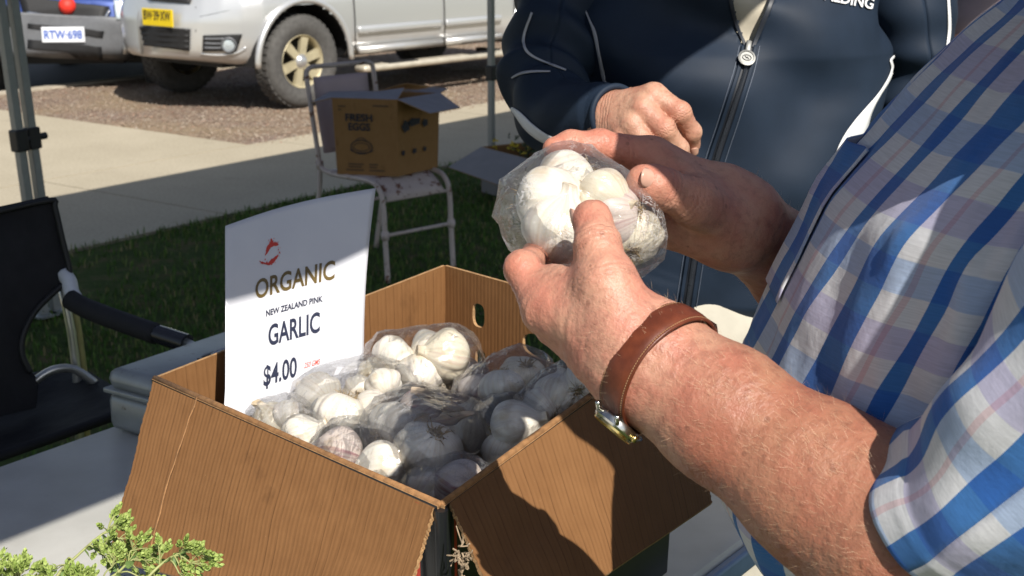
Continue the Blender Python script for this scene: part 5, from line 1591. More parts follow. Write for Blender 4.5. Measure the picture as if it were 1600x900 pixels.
# ================================================================== PEOPLE
def m_skin(name, base, red, hi=1.0, hair=0.25):
    t = NT(name)
    v = t.coord('Object')
    n1 = t.noise(v, 28, 5, 0.6); n2 = t.noise(v, 120, 4, 0.65); n3 = t.noise(v, 9, 3)
    c = t.mix(t.ramp(n1, [(0.38, 0.0), (0.62, 1.0)]), base, red)
    c = t.mix(t.ramp(n2, [(0.48, 0.0), (0.70, 0.55)]), c, tuple(q * 0.55 for q in red))
    c = t.mix(t.ramp(n3, [(0.45, 0.0), (0.75, 0.35)]), c, tuple(min(1, q * 1.25) for q in base))
    at = t.n('Attribute', attribute_name='red')
    c = t.mix(t.math('MULTIPLY', at.outputs['Fac'], 0.65), c, (0.50, 0.17, 0.11))
    tn = t.n('Attribute', attribute_name='tan')
    c = t.mix(tn.outputs['Fac'], c, t.mix(1.0, c, (0.66, 0.57, 0.50), 'MULTIPLY'))
    vf = t.n('TexVoronoi', I={'Vector': v, 'Scale': 62.0})
    c = t.mix(t.math('MULTIPLY', t.math('LESS_THAN', vf.outputs['Distance'], 0.13), t.ramp(n3, [(0.46, 0.0), (0.56, 0.5)])), c, (0.16, 0.065, 0.04))
    w = t.n('Mapping', I={'Vector': v, 'Scale': (1.0, 1.0, 1.0)})
    vo = t.n('TexVoronoi', feature='DISTANCE_TO_EDGE', I={'Vector': t.n('VectorMath', operation='ADD', I={0: v, 1: t.n('VectorMath', operation='SCALE', I={0: t.n('TexNoise', I={'Vector': v, 'Scale': 60.0}).outputs[1], 3: 0.006}).outputs[0]}).outputs[0], 'Scale': 260.0})
    b1 = t.bump(t.ramp(vo.outputs['Distance'], [(0.0, 0.0), (0.12, 1.0)]), 0.16, 0.0008)
    b2 = t.bump(n2, 0.5, 0.003, b1)
    crs = t.n('Attribute', attribute_name='crease')
    b3 = t.bump(crs.outputs['Fac'], 1.0, 0.0012, b2)
    t.set(col=c, rough=0.46, spec=0.42, normal=b3, sss=0.10, sssr=(1.0, 0.35, 0.2), ssss=0.006)
    return t.m
MSK1 = m_skin('sunburnt_skin', (0.50, 0.27, 0.185), (0.46, 0.185, 0.13))
MSK2 = m_skin('fair_skin', (0.52, 0.31, 0.21), (0.46, 0.22, 0.15))
MNAIL = plain('fingernail', (0.54, 0.31, 0.23), 0.3, 0, 0.06, 200, coat=0.3)

def build_hand(F, forearm, wrist, mets, fingers, thumb, extra=(), k_palm=0.016, k_fin=0.0065):
    # forearm, wrist: lists of ((point, radius), ...) chains; every finger is its own chain so that the fingers stay apart
    palm = F.blank()
    for ch in forearm: palm.chain([p for p, r in ch], [r for p, r in ch], 0.03)
    for (a, ra, b_, rb) in mets: palm.cone(a, b_, ra, rb, k_palm)
    for (a, ra, b_, rb) in extra: palm.cone(a, b_, ra, rb, k_palm)
    out = palm.f.copy()
    for ch in fingers + [thumb]:
        g_ = F.blank()
        g_.chain([p for p, r in ch], [r for p, r in ch], 0.004)
        for (p, r) in ch[1:-1]: g_.ell(p, (r * 1.06,) * 3, None, 0.004)
        k = k_fin * (1.8 if ch is thumb else 1)
        out = np.minimum(out, smin(palm.f, g_.f, k))
    F.f = np.minimum(F.f, out)
    return F
def red_attr(V, pts):                   # pinker skin at finger ends and knuckles
    r = np.zeros(len(V))
    for p, rad, w in pts:
        d = np.linalg.norm(V - np.array(p), axis=1)
        r = np.maximum(r, w * np.clip(1.25 - d / rad, 0, 1))
    return r
def crease_attr(V, joints):             # a few folds across each joint: (point, axis, half length, spacing, radius, count)
    c = np.ones(len(V))
    for p, ax, rad, cnt in joints:
        q = V - np.array(p); ax = np.array(ax) / np.linalg.norm(ax)
        s_ = q @ ax
        d = np.linalg.norm(q - s_[:, None] * ax, axis=1)
        wob = 0.0012 * vnoise(V * 160, 9)
        for k in range(cnt):
            o_ = (k - (cnt - 1) / 2) * 0.0042
            m = np.exp(-((s_ + wob - o_) / 0.0009) ** 2) * (d < rad)
            c -= 0.4 * m
    return np.clip(c, 0, 1)
def nail(name, p, axis, nrm, L, wd, mat, parent):
    axis = Vector(axis).normalized(); nrm = Vector(nrm); nrm = (nrm - axis * nrm.dot(axis)).normalized(); s_ = axis.cross(nrm)
    V = []
    n = 9
    for j in range(n):
        for i in range(n):
            u, v = i / (n - 1) * 2 - 1, j / (n - 1) * 2 - 1
            x, y = u * math.sqrt(1 - v * v / 2), v * math.sqrt(1 - u * u / 2)
            V.append(Vector(p) + s_ * (math.sin(x * 1.0) * wd) + nrm * (wd * (math.cos(x * 1.0) - 1) - 0.0004 * y * y) + axis * (y * L))
    o = mk(name, V, grid_faces(n, n), mat, parent)
    m = o.modifiers.new('t', 'SOLIDIFY'); m.thickness = 0.0008
    return o
def merge(*VF):
    vs, fs, k = [], [], 0
    for V, F in VF:
        vs.append(V); fs.append(F + k); k += len(V)
    return np.concatenate(vs), np.concatenate(fs)
def coarse_body(neck, head, fwd, hips, feet, shoulders, elbows, h=0.011, arms=True, wrists=None):
    pts = [neck, head, hips] + list(feet) + list(shoulders) + (list(elbows) if elbows else []) + [q for q in (wrists or []) if q is not None]
    A = np.array([p[:] for p in pts])
    lo, hi = A.min(0) - 0.22, A.max(0) + 0.24
    F = Field(lo, hi, h)
    chest = lerp(Vector(neck), Vector(hips), 0.38)
    F.cone(neck, chest, 0.085, 0.125, 0.05); F.cone(chest, hips, 0.125, 0.115, 0.05)
    F.cone(shoulders[0], shoulders[1], 0.06, 0.06, 0.05)
    for i, f in enumerate(feet):
        hp = Vector(hips) + (Vector((f.x, f.y, 0)) - Vector((hips.x, hips.y, 0))) * 0.8
        kn = lerp(hp, Vector(f), 0.52)
        F.cone(hp, kn, 0.078, 0.055, 0.04); F.cone(kn, Vector(f) + Vector((0, 0, 0.07)), 0.055, 0.036, 0.03)
    if elbows:
        for i in range(len(elbows)):
            F.cone(shoulders[i], elbows[i], 0.052, 0.044, 0.03)
            if wrists and wrists[i] is not None: F.cone(elbows[i], wrists[i], 0.043, 0.028, 0.02)
    fw = Vector(fwd).normalized(); sd = Vector((-fw.y, fw.x, 0)); M3 = [fw[:], sd[:], (0, 0, 1)]
    hd = Vector(head)
    F.cone(neck, hd - Vector((0, 0, 0.05)) - fw * 0.02, 0.060, 0.056, 0.02)
    V, Fc = F.mesh()
    H = Field(np.array(hd[:]) - 0.17, np.array(hd[:]) + 0.17, 0.0045)
    H.cone(hd - Vector((0, 0, 0.17)) - fw * 0.02, hd - Vector((0, 0, 0.05)) - fw * 0.02, 0.056, 0.055, 0.02)
    H.ell(hd + Vector((0, 0, 0.03)) - fw * 0.012, (0.098, 0.077, 0.092), M3, 0.02)
    H.ell(hd - Vector((0, 0, 0.045)) + fw * 0.028, (0.062, 0.056, 0.07), M3, 0.03)
    H.ell(hd - Vector((0, 0, 0.098)) + fw * 0.058, (0.022, 0.024, 0.018), M3, 0.02)
    H.cone(hd + Vector((0, 0, 0.012)) + fw * 0.082, hd - Vector((0, 0, 0.028)) + fw * 0.104, 0.008, 0.013, 0.012)
    for s_ in (1, -1):
        H.ell(hd - Vector((0, 0, 0.032)) + fw * 0.094 + sd * (0.012 * s_), (0.009, 0.009, 0.007), M3, 0.006)
        H.ell(hd + Vector((0, 0, 0.004)) + fw * 0.083 + sd * (0.033 * s_), (0.014, 0.016, 0.011), M3, 0.008, True)
        H.ell(hd + Vector((0, 0, -0.01)) - fw * 0.006 + sd * (0.080 * s_), (0.020, 0.008, 0.032), M3, 0.006)
        H.cone(hd + Vector((0, 0, 0.024)) + fw * 0.088 + sd * (0.018 * s_), hd + Vector((0, 0, 0.022)) + fw * 0.076 + sd * (0.05 * s_), 0.007, 0.006, 0.008)
    H.cone(hd + Vector((0, 0, -0.064)) + fw * 0.086 - sd * 0.022, hd + Vector((0, 0, -0.064)) + fw * 0.086 + sd * 0.022, 0.0055, 0.0055, 0.006)
    H.cone(hd + Vector((0, 0, -0.058)) + fw * 0.094 - sd * 0.02, hd + Vector((0, 0, -0.058)) + fw * 0.094 + sd * 0.02, 0.002, 0.002, 0.003, True)
    V2, F2 = H.mesh()
    return merge((V, Fc), (V2, F2)), (V2, F2), (hd, fw, sd)
def head_parts(info, headmesh, parent, hair_mat, eye=True, bald=0.03):
    hd, fw, sd = info
    V, F = headmesh
    me_ = MB()
    for s_ in (1, -1):
        M = Matrix.Translation(hd + Vector((0, 0, 0.003)) + fw * 0.071 + sd * (0.032 * s_)) @ fw.to_track_quat('Z', 'Y').to_matrix().to_4x4()
        e = MB().lathe([(0.0, 0.0118), (0.006, 0.0102), (0.0102, 0.006), (0.0118, 0.0), (0.0102, -0.006), (0, -0.0118)], M, 16).build('eye', plain('eye_white', (0.75, 0.74, 0.70), 0.2), parent, True)
        MB().lathe([(0.0, 0.0126), (0.004, 0.0116), (0.0052, 0.0106)], M, 12).build('iris', plain('iris', (0.08, 0.12, 0.14), 0.1), e, True)
    q = V - np.array(hd[:])
    f_ = q @ np.array(fw[:]); z = q[:, 2]
    sel = (z > bald + 0.9 * np.clip(f_ - 0.02, -0.1, 1)) & (z > -0.075) & ~((f_ > 0.055) & (z < 0.085))
    sel &= ~((np.abs(q @ np.array(sd[:])) > 0.078) & (z < 0.03))
    N = vnormals(V, F)
    n3 = vnoise(V * np.array([90, 90, 25]), 4)
    Vh = V + N * (0.007 + 0.0035 * n3)[:, None]
    keep = sel[F].all(1)
    return mk('hair', Vh, F[keep], hair_mat, parent)
MHAIRG = plain('grey_hair', (0.35, 0.34, 0.32), 0.6, 0, 0.4, 200)
MHAIRB = plain('brown_hair', (0.07, 0.04, 0.02), 0.5, 0, 0.4, 200)

def tube_loft(path, radii, nu=48, up=None, sub=6, disp=None, ell=None):
    # a sleeve or trouser leg: rings along a smooth path, uv in metres
    P = catmull(path, sub)
    n = len(P)
    rs = np.interp(np.linspace(0, len(radii) - 1, n), range(len(radii)), radii)
    V, UV = [], []
    prev = Vector(up or (0, 0, 1)); s_ = 0
    for i in range(n):
        t = (P[min(i + 1, n - 1)] - P[max(i - 1, 0)]).normalized()
        a = (prev - t * prev.dot(t)).normalized(); prev = a
        b_ = t.cross(a)
        if i: s_ += (P[i] - P[i - 1]).length
        for k in range(nu + 1):
            q = 2 * math.pi * k / nu
            ex = 1.0 if ell is None else ell[1]
            r = rs[i]
            o_ = a * math.cos(q) + b_ * math.sin(q) * ex
            d = disp(s_, q, i / (n - 1)) if disp else 0
            V.append(P[i] + o_ * (r + d))
            UV.append((q * float(np.mean(radii)), s_))
    return np.array([v[:] for v in V]), grid_faces(nu + 1, n), np.array(UV)

# ------------------------------------------------------------------ the man in the plaid shirt
pm = thing('person', 'man in blue and white plaid short sleeved shirt holding the garlic bag, wearing a watch', 'person', (0.36, 1.08, 0))
# near (left) hand and forearm
F = Field((-0.06, 0.74, 1.04), (0.36, 1.22, 1.42), 0.0019)
wl = W(1012, 562, 1.0)
axl = (W(1000, 552, 1.0) - W(1300, 765, 0.94)).normalized()
cl = TC(wl); pl = axl.cross(cl).normalized(); pl = pl if pl.z > 0 else -pl     # across the wrist, in the picture plane
fa = []
for sgn in (1, -1):
    fa.append([(W(1475, 880, 0.90) + pl * 0.010 * sgn, 0.054), (W(1400, 836, 0.915) + pl * 0.010 * sgn, 0.0475), (W(1275, 750, 0.943) + pl * 0.011 * sgn, 0.0372), (W(1130, 645, 0.975) + pl * 0.012 * sgn, 0.0298), (wl + pl * 0.0125 * sgn, 0.0255), (W(960, 525, 1.01) + pl * 0.013 * sgn, 0.023)])
iM, mM, rM, kM = W(852, 486, 1.035), W(868, 508, 1.062), W(888, 524, 1.085), W(910, 534, 1.104)
w1, w2 = wl + pl * 0.014, wl - pl * 0.012
mets = [(W(985, 545, 1.0), 0.0235, iM, 0.0165), (W(985, 555, 1.012), 0.0225, mM, 0.0155), (W(985, 562, 1.022), 0.021, rM, 0.0145), (W(985, 568, 1.03), 0.019, kM, 0.0135)]
tC, tM, tI, tT = W(968, 515, 0.992), W(948, 440, 1.0), W(934, 384, 1.012), W(925, 343, 1.026)
extra = [(W(985, 535, 0.995), 0.024, tM, 0.0185), (W(938, 470, 1.008), 0.0165, W(855, 452, 1.036), 0.0105), (W(930, 440, 1.012), 0.012, W(862, 432, 1.045), 0.008), (W(915, 500, 1.012), 0.017, W(870, 480, 1.03), 0.0165), (W(935, 545, 1.025), 0.020, W(900, 520, 1.045), 0.016)]
fingers = [[(iM, 0.0155), (W(816, 420, 1.055), 0.0128), (W(838, 402, 1.098), 0.0112), (W(866, 400, 1.135), 0.0098)],
           [(mM, 0.0145), (W(836, 438, 1.095), 0.0125), (W(858, 408, 1.14), 0.0112), (W(880, 396, 1.165), 0.010)],
           [(rM, 0.014), (W(856, 458, 1.125), 0.012), (W(876, 424, 1.155), 0.0108), (W(898, 408, 1.175), 0.0096)],
           [(kM, 0.0125), (W(888, 476, 1.135), 0.0108), (W(904, 446, 1.155), 0.0098), (W(922, 428, 1.168), 0.0088)]]
thumb = [(tC, 0.020), (tM, 0.0182), (tI, 0.0158), (tT, 0.0146)]
build_hand(F, fa, None, mets, fingers, thumb, extra)
# tendons and veins on the back of the hand
tv = F.blank()
for a, b_ in ((W(975, 530, 0.982), W(945, 452, 0.985)), (W(960, 560, 0.985), W(858, 490, 1.02)), (W(955, 580, 0.995), W(880, 520, 1.045))): tv.cone(a, b_, 0.003, 0.0025, 0.004)
F.f = smin(F.f, tv.f, 0.006)
V1, F1 = F.mesh(); V1 = smooth_mesh(V1, F1, 2, 0.5)
def wrinkle(V, F, o, ax, amt, reg):      # fine folds running round the limb
    o, ax = np.array(o[:]), np.array(ax[:])
    q = V - o; s_ = q @ ax
    a = np.array(Vector(ax).orthogonal().normalized()[:]); b_ = np.cross(ax, a)
    P = np.stack([s_ * 170 + 1.5 * vnoise(V * 40, 3), (q @ a) * 45, (q @ b_) * 45], 1)
    d = np.abs(vnoise(P, 21)) + 0.6 * np.abs(vnoise(P * np.array([2.1, 1.7, 1.7]), 22))
    P2 = np.stack([s_ * 60 + vnoise(V * 22, 8), (q @ a) * 60, (q @ b_) * 60], 1)
    d2 = vnoise(P2, 23)
    m = reg(s_)
    return V + vnormals(V, F) * (amt * m * ((d - 0.4) + 0.7 * d2))[:, None]
V1 = wrinkle(V1, F1, wl, axl, 0.00075, lambda s_: 0.55 + 0.9 * np.clip((-s_ - 0.17) / 0.06, 0, 1) + 0.25 * np.clip((s_ + 0.03) / 0.03, 0, 1))
# far (right) hand and forearm
F = Field((0.0, 1.02, 1.10), (0.42, 1.44, 1.46), 0.0019)
wr_ = W(1148, 345, 1.2)
axr = (W(1100, 315, 1.19) - W(1375, 521, 1.378)).normalized()
cr_ = TC(wr_); pr_ = axr.cross(cr_).normalized(); pr_ = pr_ if pr_.z > 0 else -pr_
fa = []
for sgn in (1, -1):
    fa.append([(W(1385, 525, 1.38) + pr_ * 0.01 * sgn, 0.043), (W(1258, 424, 1.285) + pr_ * 0.012 * sgn, 0.031), (wr_ + pr_ * 0.0115 * sgn, 0.0235), (W(1115, 318, 1.195) + pr_ * 0.013 * sgn, 0.020)])
RI, RM_, RR_, RK = W(1018, 246, 1.185), W(1004, 284, 1.198), W(1002, 320, 1.203), W(1012, 350, 1.2)
mets = [(W(1125, 305, 1.2), 0.021, RI, 0.0175), (W(1125, 320, 1.205), 0.021, RM_, 0.0165), (W(1130, 340, 1.205), 0.021, RR_, 0.0155), (W(1135, 362, 1.205), 0.020, RK, 0.0145)]
uM, uI, uT = W(1086, 316, 1.145), W(1040, 296, 1.13), W(1006, 284, 1.12)
extra = [(W(1138, 350, 1.178), 0.021, uM, 0.019), (W(1150, 378, 1.195), 0.019, W(1030, 350, 1.185), 0.0165), (W(1095, 300, 1.165), 0.015, W(1040, 262, 1.175), 0.012), (W(1060, 330, 1.19), 0.016, W(1010, 300, 1.192), 0.014)]
fingers = [[(RI, 0.0165), (W(938, 227, 1.176), 0.0125), (W(892, 226, 1.17), 0.0112), (W(866, 232, 1.166), 0.0098)],
           [(RM_, 0.0155), (W(930, 264, 1.20), 0.0125), (W(878, 268, 1.205), 0.0112), (W(848, 278, 1.206), 0.0098)],
           [(RR_, 0.015), (W(930, 305, 1.212), 0.012), (W(880, 312, 1.216), 0.0108), (W(852, 322, 1.214), 0.0095)],
           [(RK, 0.0135), (W(948, 346, 1.208), 0.0108), (W(905, 352, 1.21), 0.0098), (W(882, 358, 1.208), 0.0088)]]
thumb2 = [(uM, 0.0185), (uI, 0.0158), (W(1022, 289, 1.124), 0.0152), (uT, 0.0142)]
build_hand(F, fa, None, mets, fingers, thumb2, extra)
V2, F2 = F.mesh(); V2 = smooth_mesh(V2, F2, 2, 0.5)
V2 = wrinkle(V2, F2, wr_, axr, 0.00042, lambda s_: 0.7 + 0 * s_)
(VB, FB), hm, hinfo = coarse_body(Vector((0.47, 0.93, 1.50)), Vector((0.345, 0.845, 1.66)), (-0.93, 0.15, 0), Vector((0.40, 1.08, 0.95)), [Vector((0.40, 0.97, 0)), Vector((0.42, 1.19, 0))], [Vector((0.42, 0.72, 1.42)), Vector((0.48, 1.19, 1.42))], [W(1475, 880, 0.90), W(1385, 525, 1.38)])
VA, FA = merge((V1, F1), (V2, F2), (VB, FB))
reds = [(W(793, 420, 1.045), 0.022, 0.8), (W(835, 500, 1.02), 0.03, 0.45), (tI, 0.03, 0.35), (tT, 0.026, 0.5), (W(866, 232, 1.16), 0.04, 0.75), (W(938, 227, 1.165), 0.03, 0.8), (W(985, 240, 1.17), 0.03, 0.8), (uT, 0.03, 0.75), (uI, 0.02, 0.3), (W(848, 278, 1.2), 0.05, 0.9), (W(870, 400, 1.12), 0.05, 0.8)]
crs = [(tI, tI - tT, 0.03, 4), (tM, tM - tI, 0.03, 3), (W(938, 227, 1.176), (1, 0.1, 0), 0.02, 2), (W(892, 226, 1.17), (1, 0.1, 0), 0.018, 2), (W(985, 236, 1.18), (1, 0.1, 0.1), 0.025, 2), (uI, uI - uT, 0.028, 3), (W(1070, 308, 1.14), uM - uI, 0.03, 3), (W(990, 548, 0.99), axl, 0.05, 2)]
tanv = np.zeros(len(VA)); tanv[:len(V1)] = np.clip(((np.array(wl[:]) - V1) @ np.array(axl[:]) + 0.01) / 0.09, 0, 1); tanv[len(V1):len(V1) + len(V2)] = np.clip(((np.array(wr_[:]) - V2) @ np.array(axr[:]) + 0.03) / 0.1, 0, 1) * 0.8
body = mk('body', VA, FA, MSK1, pm, attr={'tan': tanv, 'red': red_attr(VA, reds), 'crease': crease_attr(VA, crs)})
nail('fingernail', W(996, 276, 1.112), uT - uI, TC(uT) * 0.75 + Vector((0, 0, 0.75)) + Vector((-.3, 0, 0)), 0.0075, 0.0068, MNAIL, body) if False else None
def snail(tip, axis, nrm, r, L, wd, parent):
    ax = Vector(axis).normalized(); nn = Vector(nrm); nn = (nn - ax * nn.dot(ax)).normalized()
    return nail('fingernail', Vector(tip) + nn * (r + 0.0011) + ax * 0.0035, ax, nn, L, wd, MNAIL, parent)
snail(uT, uT - uI, view_axis(uT, -0.25, 0.30, 0.9), 0.0140, 0.0092, 0.0100, body)
snail(tT, tT - tI, view_axis(tT, -0.9, 0.15, -0.15), 0.0143, 0.0078, 0.0078, body)
snail(W(866, 400, 1.135), (0.3, 0.9, 0), (0, 0, -1), 0.0096, 0.006, 0.0058, body)
# fine hair on both forearms
bA = BVHTree.FromPolygons([Vector(v) for v in V1], F1.tolist())
N1 = vnormals(V1, F1); N2 = vnormals(V2, F2)
def arm_hair(V, N, ax, sel, n, seed):
    r = np.random.default_rng(seed)
    idx = r.choice(np.nonzero(sel)[0], n)
    P = V[idx] + r.normal(0, 0.0008, (n, 3)); Nn = N[idx]
    a = np.array(ax)
    d = a[None] * -1 + Nn * r.uniform(0.15, 0.7, (n, 1)) + r.normal(0, 0.35, (n, 3))
    d /= np.linalg.norm(d, axis=1)[:, None]
    L = r.uniform(0.004, 0.011, (n, 1))
    s_ = np.cross(d, Nn); s_ /= np.maximum(np.linalg.norm(s_, axis=1), 1e-6)[:, None]
    s_ *= 0.00006
    m = P + d * L * .55 + Nn * L * 0.05; e = P + d * L - Nn * L * 0.05
    VV = np.stack([P - s_, P + s_, m + s_ * .8, m - s_ * .8, e], 1).reshape(-1, 3)
    k = np.arange(n)[:, None] * 5
    return VV, (k + np.array([[0, 1, 2, 3]])).tolist() + (k + np.array([[3, 2, 4]])).tolist()
t1 = (V1 - np.array(wl[:])) @ np.array(axl[:])
s1_ = (t1 < 0.035)
hv1, hf1 = arm_hair(V1, N1, -axl, s1_, 3800, 1)
t2 = (V2 - np.array(wr_[:])) @ np.array(axr[:])
hv2, hf2 = arm_hair(V2, N2, -axr, t2 < 0.01, 1800, 2)
MAH = plain('fair_arm_hair', (0.52, 0.36, 0.23), 0.5, 0, 0.3, 50)
tag(mk('arm_hair', np.concatenate([hv1, hv2]), hf1 + [[i + len(hv1) for i in f] for f in hf2], MAH, pm, smooth=False), kind='stuff')
# wrist watch
sc0 = W(1034, 576, 0.997)
axw = (axl - cl * 0.38).normalized(); clw = axw.cross(pl).normalized(); clw = clw if clw.dot(cl) > 0 else -clw
NPH = 72
rad = []
for k in range(NPH):
    a = 2 * math.pi * k / NPH
    d = pl * math.cos(a) + clw * math.sin(a)
    h = bA.ray_cast(sc0 + d * 0.12, -d)
    rad.append((h[0] - sc0).length if h[0] is not None else 0.035)
rad = np.array(rad)
for _ in range(6): rad = (np.roll(rad, 1) + rad * 2 + np.roll(rad, -1)) / 4
def strap_pt(a, s_, off):
    k = a / (2 * math.pi) * NPH
    r = float(np.interp(k % NPH, range(NPH + 1), list(rad) + [rad[0]]))
    return sc0 + (pl * math.cos(a) + clw * math.sin(a)) * (r + off) + axw * s_
def m_leather():
    t = NT('brown_leather'); v = t.coord('Object')
    c = t.ramp(t.noise(v, 70, 5, 0.6), [(0.3, (0.075, 0.017, 0.007)), (0.7, (0.15, 0.036, 0.014))])
    t.set(col=c, rough=0.40, spec=0.45, normal=t.bump(t.noise(v, 420, 3), 0.25, 0.0006))
    return t.m
MLEA = m_leather()
prof = [(-0.0122, 0.0004), (-0.0126, 0.0018), (-0.0112, 0.0025), (-0.0104, 0.0022), (-0.0096, 0.0029), (-0.004, 0.0034), (0.004, 0.0034), (0.0096, 0.0029), (0.0104, 0.0022), (0.0112, 0.0025), (0.0126, 0.0018), (0.0122, 0.0004), (0.0, 0.0002)]
V = [strap_pt(2 * math.pi * k / NPH, s_, o_) for k in range(NPH) for s_, o_ in prof]
n = len(prof)
Fs = [(k * n + i, k * n + (i + 1) % n, ((k + 1) % NPH) * n + (i + 1) % n, ((k + 1) % NPH) * n + i) for k in range(NPH) for i in range(n)]
strap = mk('watch_strap', V, Fs, MLEA, pm)
strap['label'] = 'brown leather watch strap on the near wrist'
stt = MB()
for sd in (-1, 1):
    for k in range(150):
        a0 = 2 * math.pi * k / 150; a1 = a0 + 2 * math.pi / 150 * 0.6
        p0, p1 = strap_pt(a0, sd * 0.0104, 0.0024), strap_pt(a1, sd * 0.0104, 0.0024)
        stt.tube([p0, p1], 0.00035, 4, False)
tag(stt.build('stitching', plain('tan_thread', (0.40, 0.24, 0.12), 0.8), strap, True), kind='stuff')
ak = -0.50                                                   # keeper loop and folded strap end
kp = MB()
for s_ in (0.0,):
    pts = [strap_pt(ak, q, o_) for q, o_ in ((-0.0112, 0.0), (-0.0115, 0.004), (-0.009, 0.0066), (0.009, 0.0066), (0.0115, 0.004), (0.0112, 0.0))]
    kp.tube(catmull(pts, 3), 0.0012, 6)
kp.build('strap_keeper', plain('tan_edge', (0.42, 0.25, 0.13), 0.5), strap, True)
V = []
for i in range(16):
    a = ak + 0.25 - i * 0.075
    for s_, o_ in ((-0.0085, 0.0042), (-0.008, 0.0068), (0.008, 0.0068), (0.0085, 0.0042)): V.append(strap_pt(a, s_, o_))
mk('strap_tail', V, [(i * 4 + k, i * 4 + k + 1, i * 4 + 5 + k, i * 4 + 4 + k) for i in range(15) for k in range(3)] + [(0, 1, 2, 3), (60, 63, 62, 61)], MLEA, strap)
ac = math.pi - 0.12
cdn = (pl * math.cos(ac) + clw * math.sin(ac)).normalized()
Mw_ = Matrix.Translation(strap_pt(ac, 0, 0.0015))
side = axw.cross(cdn).normalized()
Rw = Matrix(((axw.x, side.x, cdn.x, 0), (axw.y, side.y, cdn.y, 0), (axw.z, side.z, cdn.z, 0), (0, 0, 0, 1)))
MSS = plain('watch_steel', (0.62, 0.61, 0.56), 0.2, 1.0, 0.05)
MGO = plain('watch_gold', (0.75, 0.58, 0.22), 0.2, 1.0, 0.05)
case = MB().lathe([(0.0, -0.001), (0.0165, -0.001), (0.0178, 0.001), (0.0178, 0.0045), (0.0165, 0.006), (0.0, 0.006)], Mw_ @ Rw, 36).build('watch_case', MSS, strap, True, auto=35)
mb = MB()
mb.lathe([(0.0145, 0.0062), (0.0160, 0.0062), (0.0160, 0.0078), (0.0145, 0.0082)], Mw_ @ Rw, 36)
mb.build('bezel', MGO, strap, True, auto=35)
MB().lathe([(0.0, 0.0066), (0.0148, 0.0064)], Mw_ @ Rw, 32).build('dial', plain('cream_dial', (0.7, 0.66, 0.5), 0.3, coat=1.0), strap, True)
MB().lathe([(0.0, 0.018), (0.0025, 0.018), (0.0025, 0.021), (0.0, 0.021)], Mw_ @ Rw @ Matrix.Translation((0, 0, 0.003)) @ Matrix.Rotation(R(-90), 4, 'Y'), 12).build('crown', MGO, strap, True)
for sx_ in (-1, 1):
    for sy in (-1, 1): MB().tube([Mw_ @ Rw @ Vector((sx_ * 0.010, sy * 0.0145, 0.003)), Mw_ @ Rw @ Vector((sx_ * 0.010, sy * 0.021, -0.001))], 0.0018, 8).build('lug', MSS, strap, True)

# ---- plaid shirt
def m_plaid():
    t = NT('plaid_cotton')
    uv = t.n('TexCoord').outputs['UV']
    s_ = t.n('SeparateXYZ', I={0: uv})
    PU, PV = 0.130, 0.094
    u = t.math('FRACT', t.math('DIVIDE', s_.outputs[0], PU)); v = t.math('FRACT', t.math('DIVIDE', s_.outputs[1], PV))
    wht = (0.69, 0.69, 0.71); blu = (0.05, 0.18, 0.46); lbl = (0.30, 0.43, 0.62); pnk = (0.67, 0.53, 0.55)
    def band(f, bands):
        r = t.n('ValToRGB'); r.color_ramp.interpolation = 'CONSTANT'
        e = r.color_ramp.elements
        while len(e) < len(bands): e.new(0.5)
        for q, (p, c) in zip(e, bands): q.position = p; q.color = (*c, 1)
        t.link(f, r.inputs[0]); return r.outputs[0]
    W1 = (1, 1, 1)
    cu = band(u, [(0.0, blu), (0.28, wht), (0.43, pnk), (0.47, wht), (0.60, blu), (0.73, wht)])
    cv = band(v, [(0.0, (0.60, 0.74, 0.97)), (0.26, W1), (0.50, (0.76, 0.73, 0.92)), (0.76, W1)])
    c = t.mix(1.0, cu, cv, 'MULTIPLY')
    mp = t.n('Mapping', I={'Vector': uv, 'Scale': (40.0, 900.0, 1.0)})
    sl_ = t.noise(mp, 1.0, 2)
    c = t.mix(0.35, c, t.ramp(sl_, [(0.3, (0.5, 0.5, 0.5)), (0.7, (1, 1, 1))]), 'MULTIPLY')
    wv = t.math('MULTIPLY', t.math('SINE', t.math('MULTIPLY', s_.outputs[0], 7000)), t.math('SINE', t.math('MULTIPLY', s_.outputs[1], 7000)))
    ob = t.coord('Object')
    b1 = t.bump(t.noise(ob, 42, 4, 0.6), 0.28, 0.004)
    t.set(col=c, rough=0.8, spec=0.2, sheen=0.15, normal=t.bump(wv, 0.12, 0.0004, b1))
    tl = t.n('BsdfTranslucent', I={'Color': c, 'Normal': b1})
    m_ = t.n('MixShader'); m_.inputs[0].default_value = 0.12
    t.link(t.b.outputs[0], m_.inputs[1]); t.link(tl.outputs[0], m_.inputs[2]); t.link(m_.outputs[0], t.out.inputs[0])
    return t.m
MPL = m_plaid()
sil = [(1620, -70), (1562, 0), (1492, 70), (1440, 130), (1398, 182), (1350, 240), (1292, 310), (1260, 380), (1226, 450), (1200, 520), (1176, 590), (1160, 650), (1148, 730), (1142, 815), (1150, 850), (1168, 885)]
sd_ = lambda y: float(np.interp(y, [-70, 500], [1.03, 1.1]))
prof = sorted([(W(x, y, sd_(y)).z, W(x, y, sd_(y)).x) for x, y in sil])
zs = np.linspace(prof[0][0], prof[-1][0], 90)
xf = np.interp(zs, [p[0] for p in prof], [p[1] for p in prof])
for _ in range(3): xf[1:-1] = (xf[:-2] + 2 * xf[1:-1] + xf[2:]) / 4
NU = 200
V, UV = [], []
cyb = 1.085
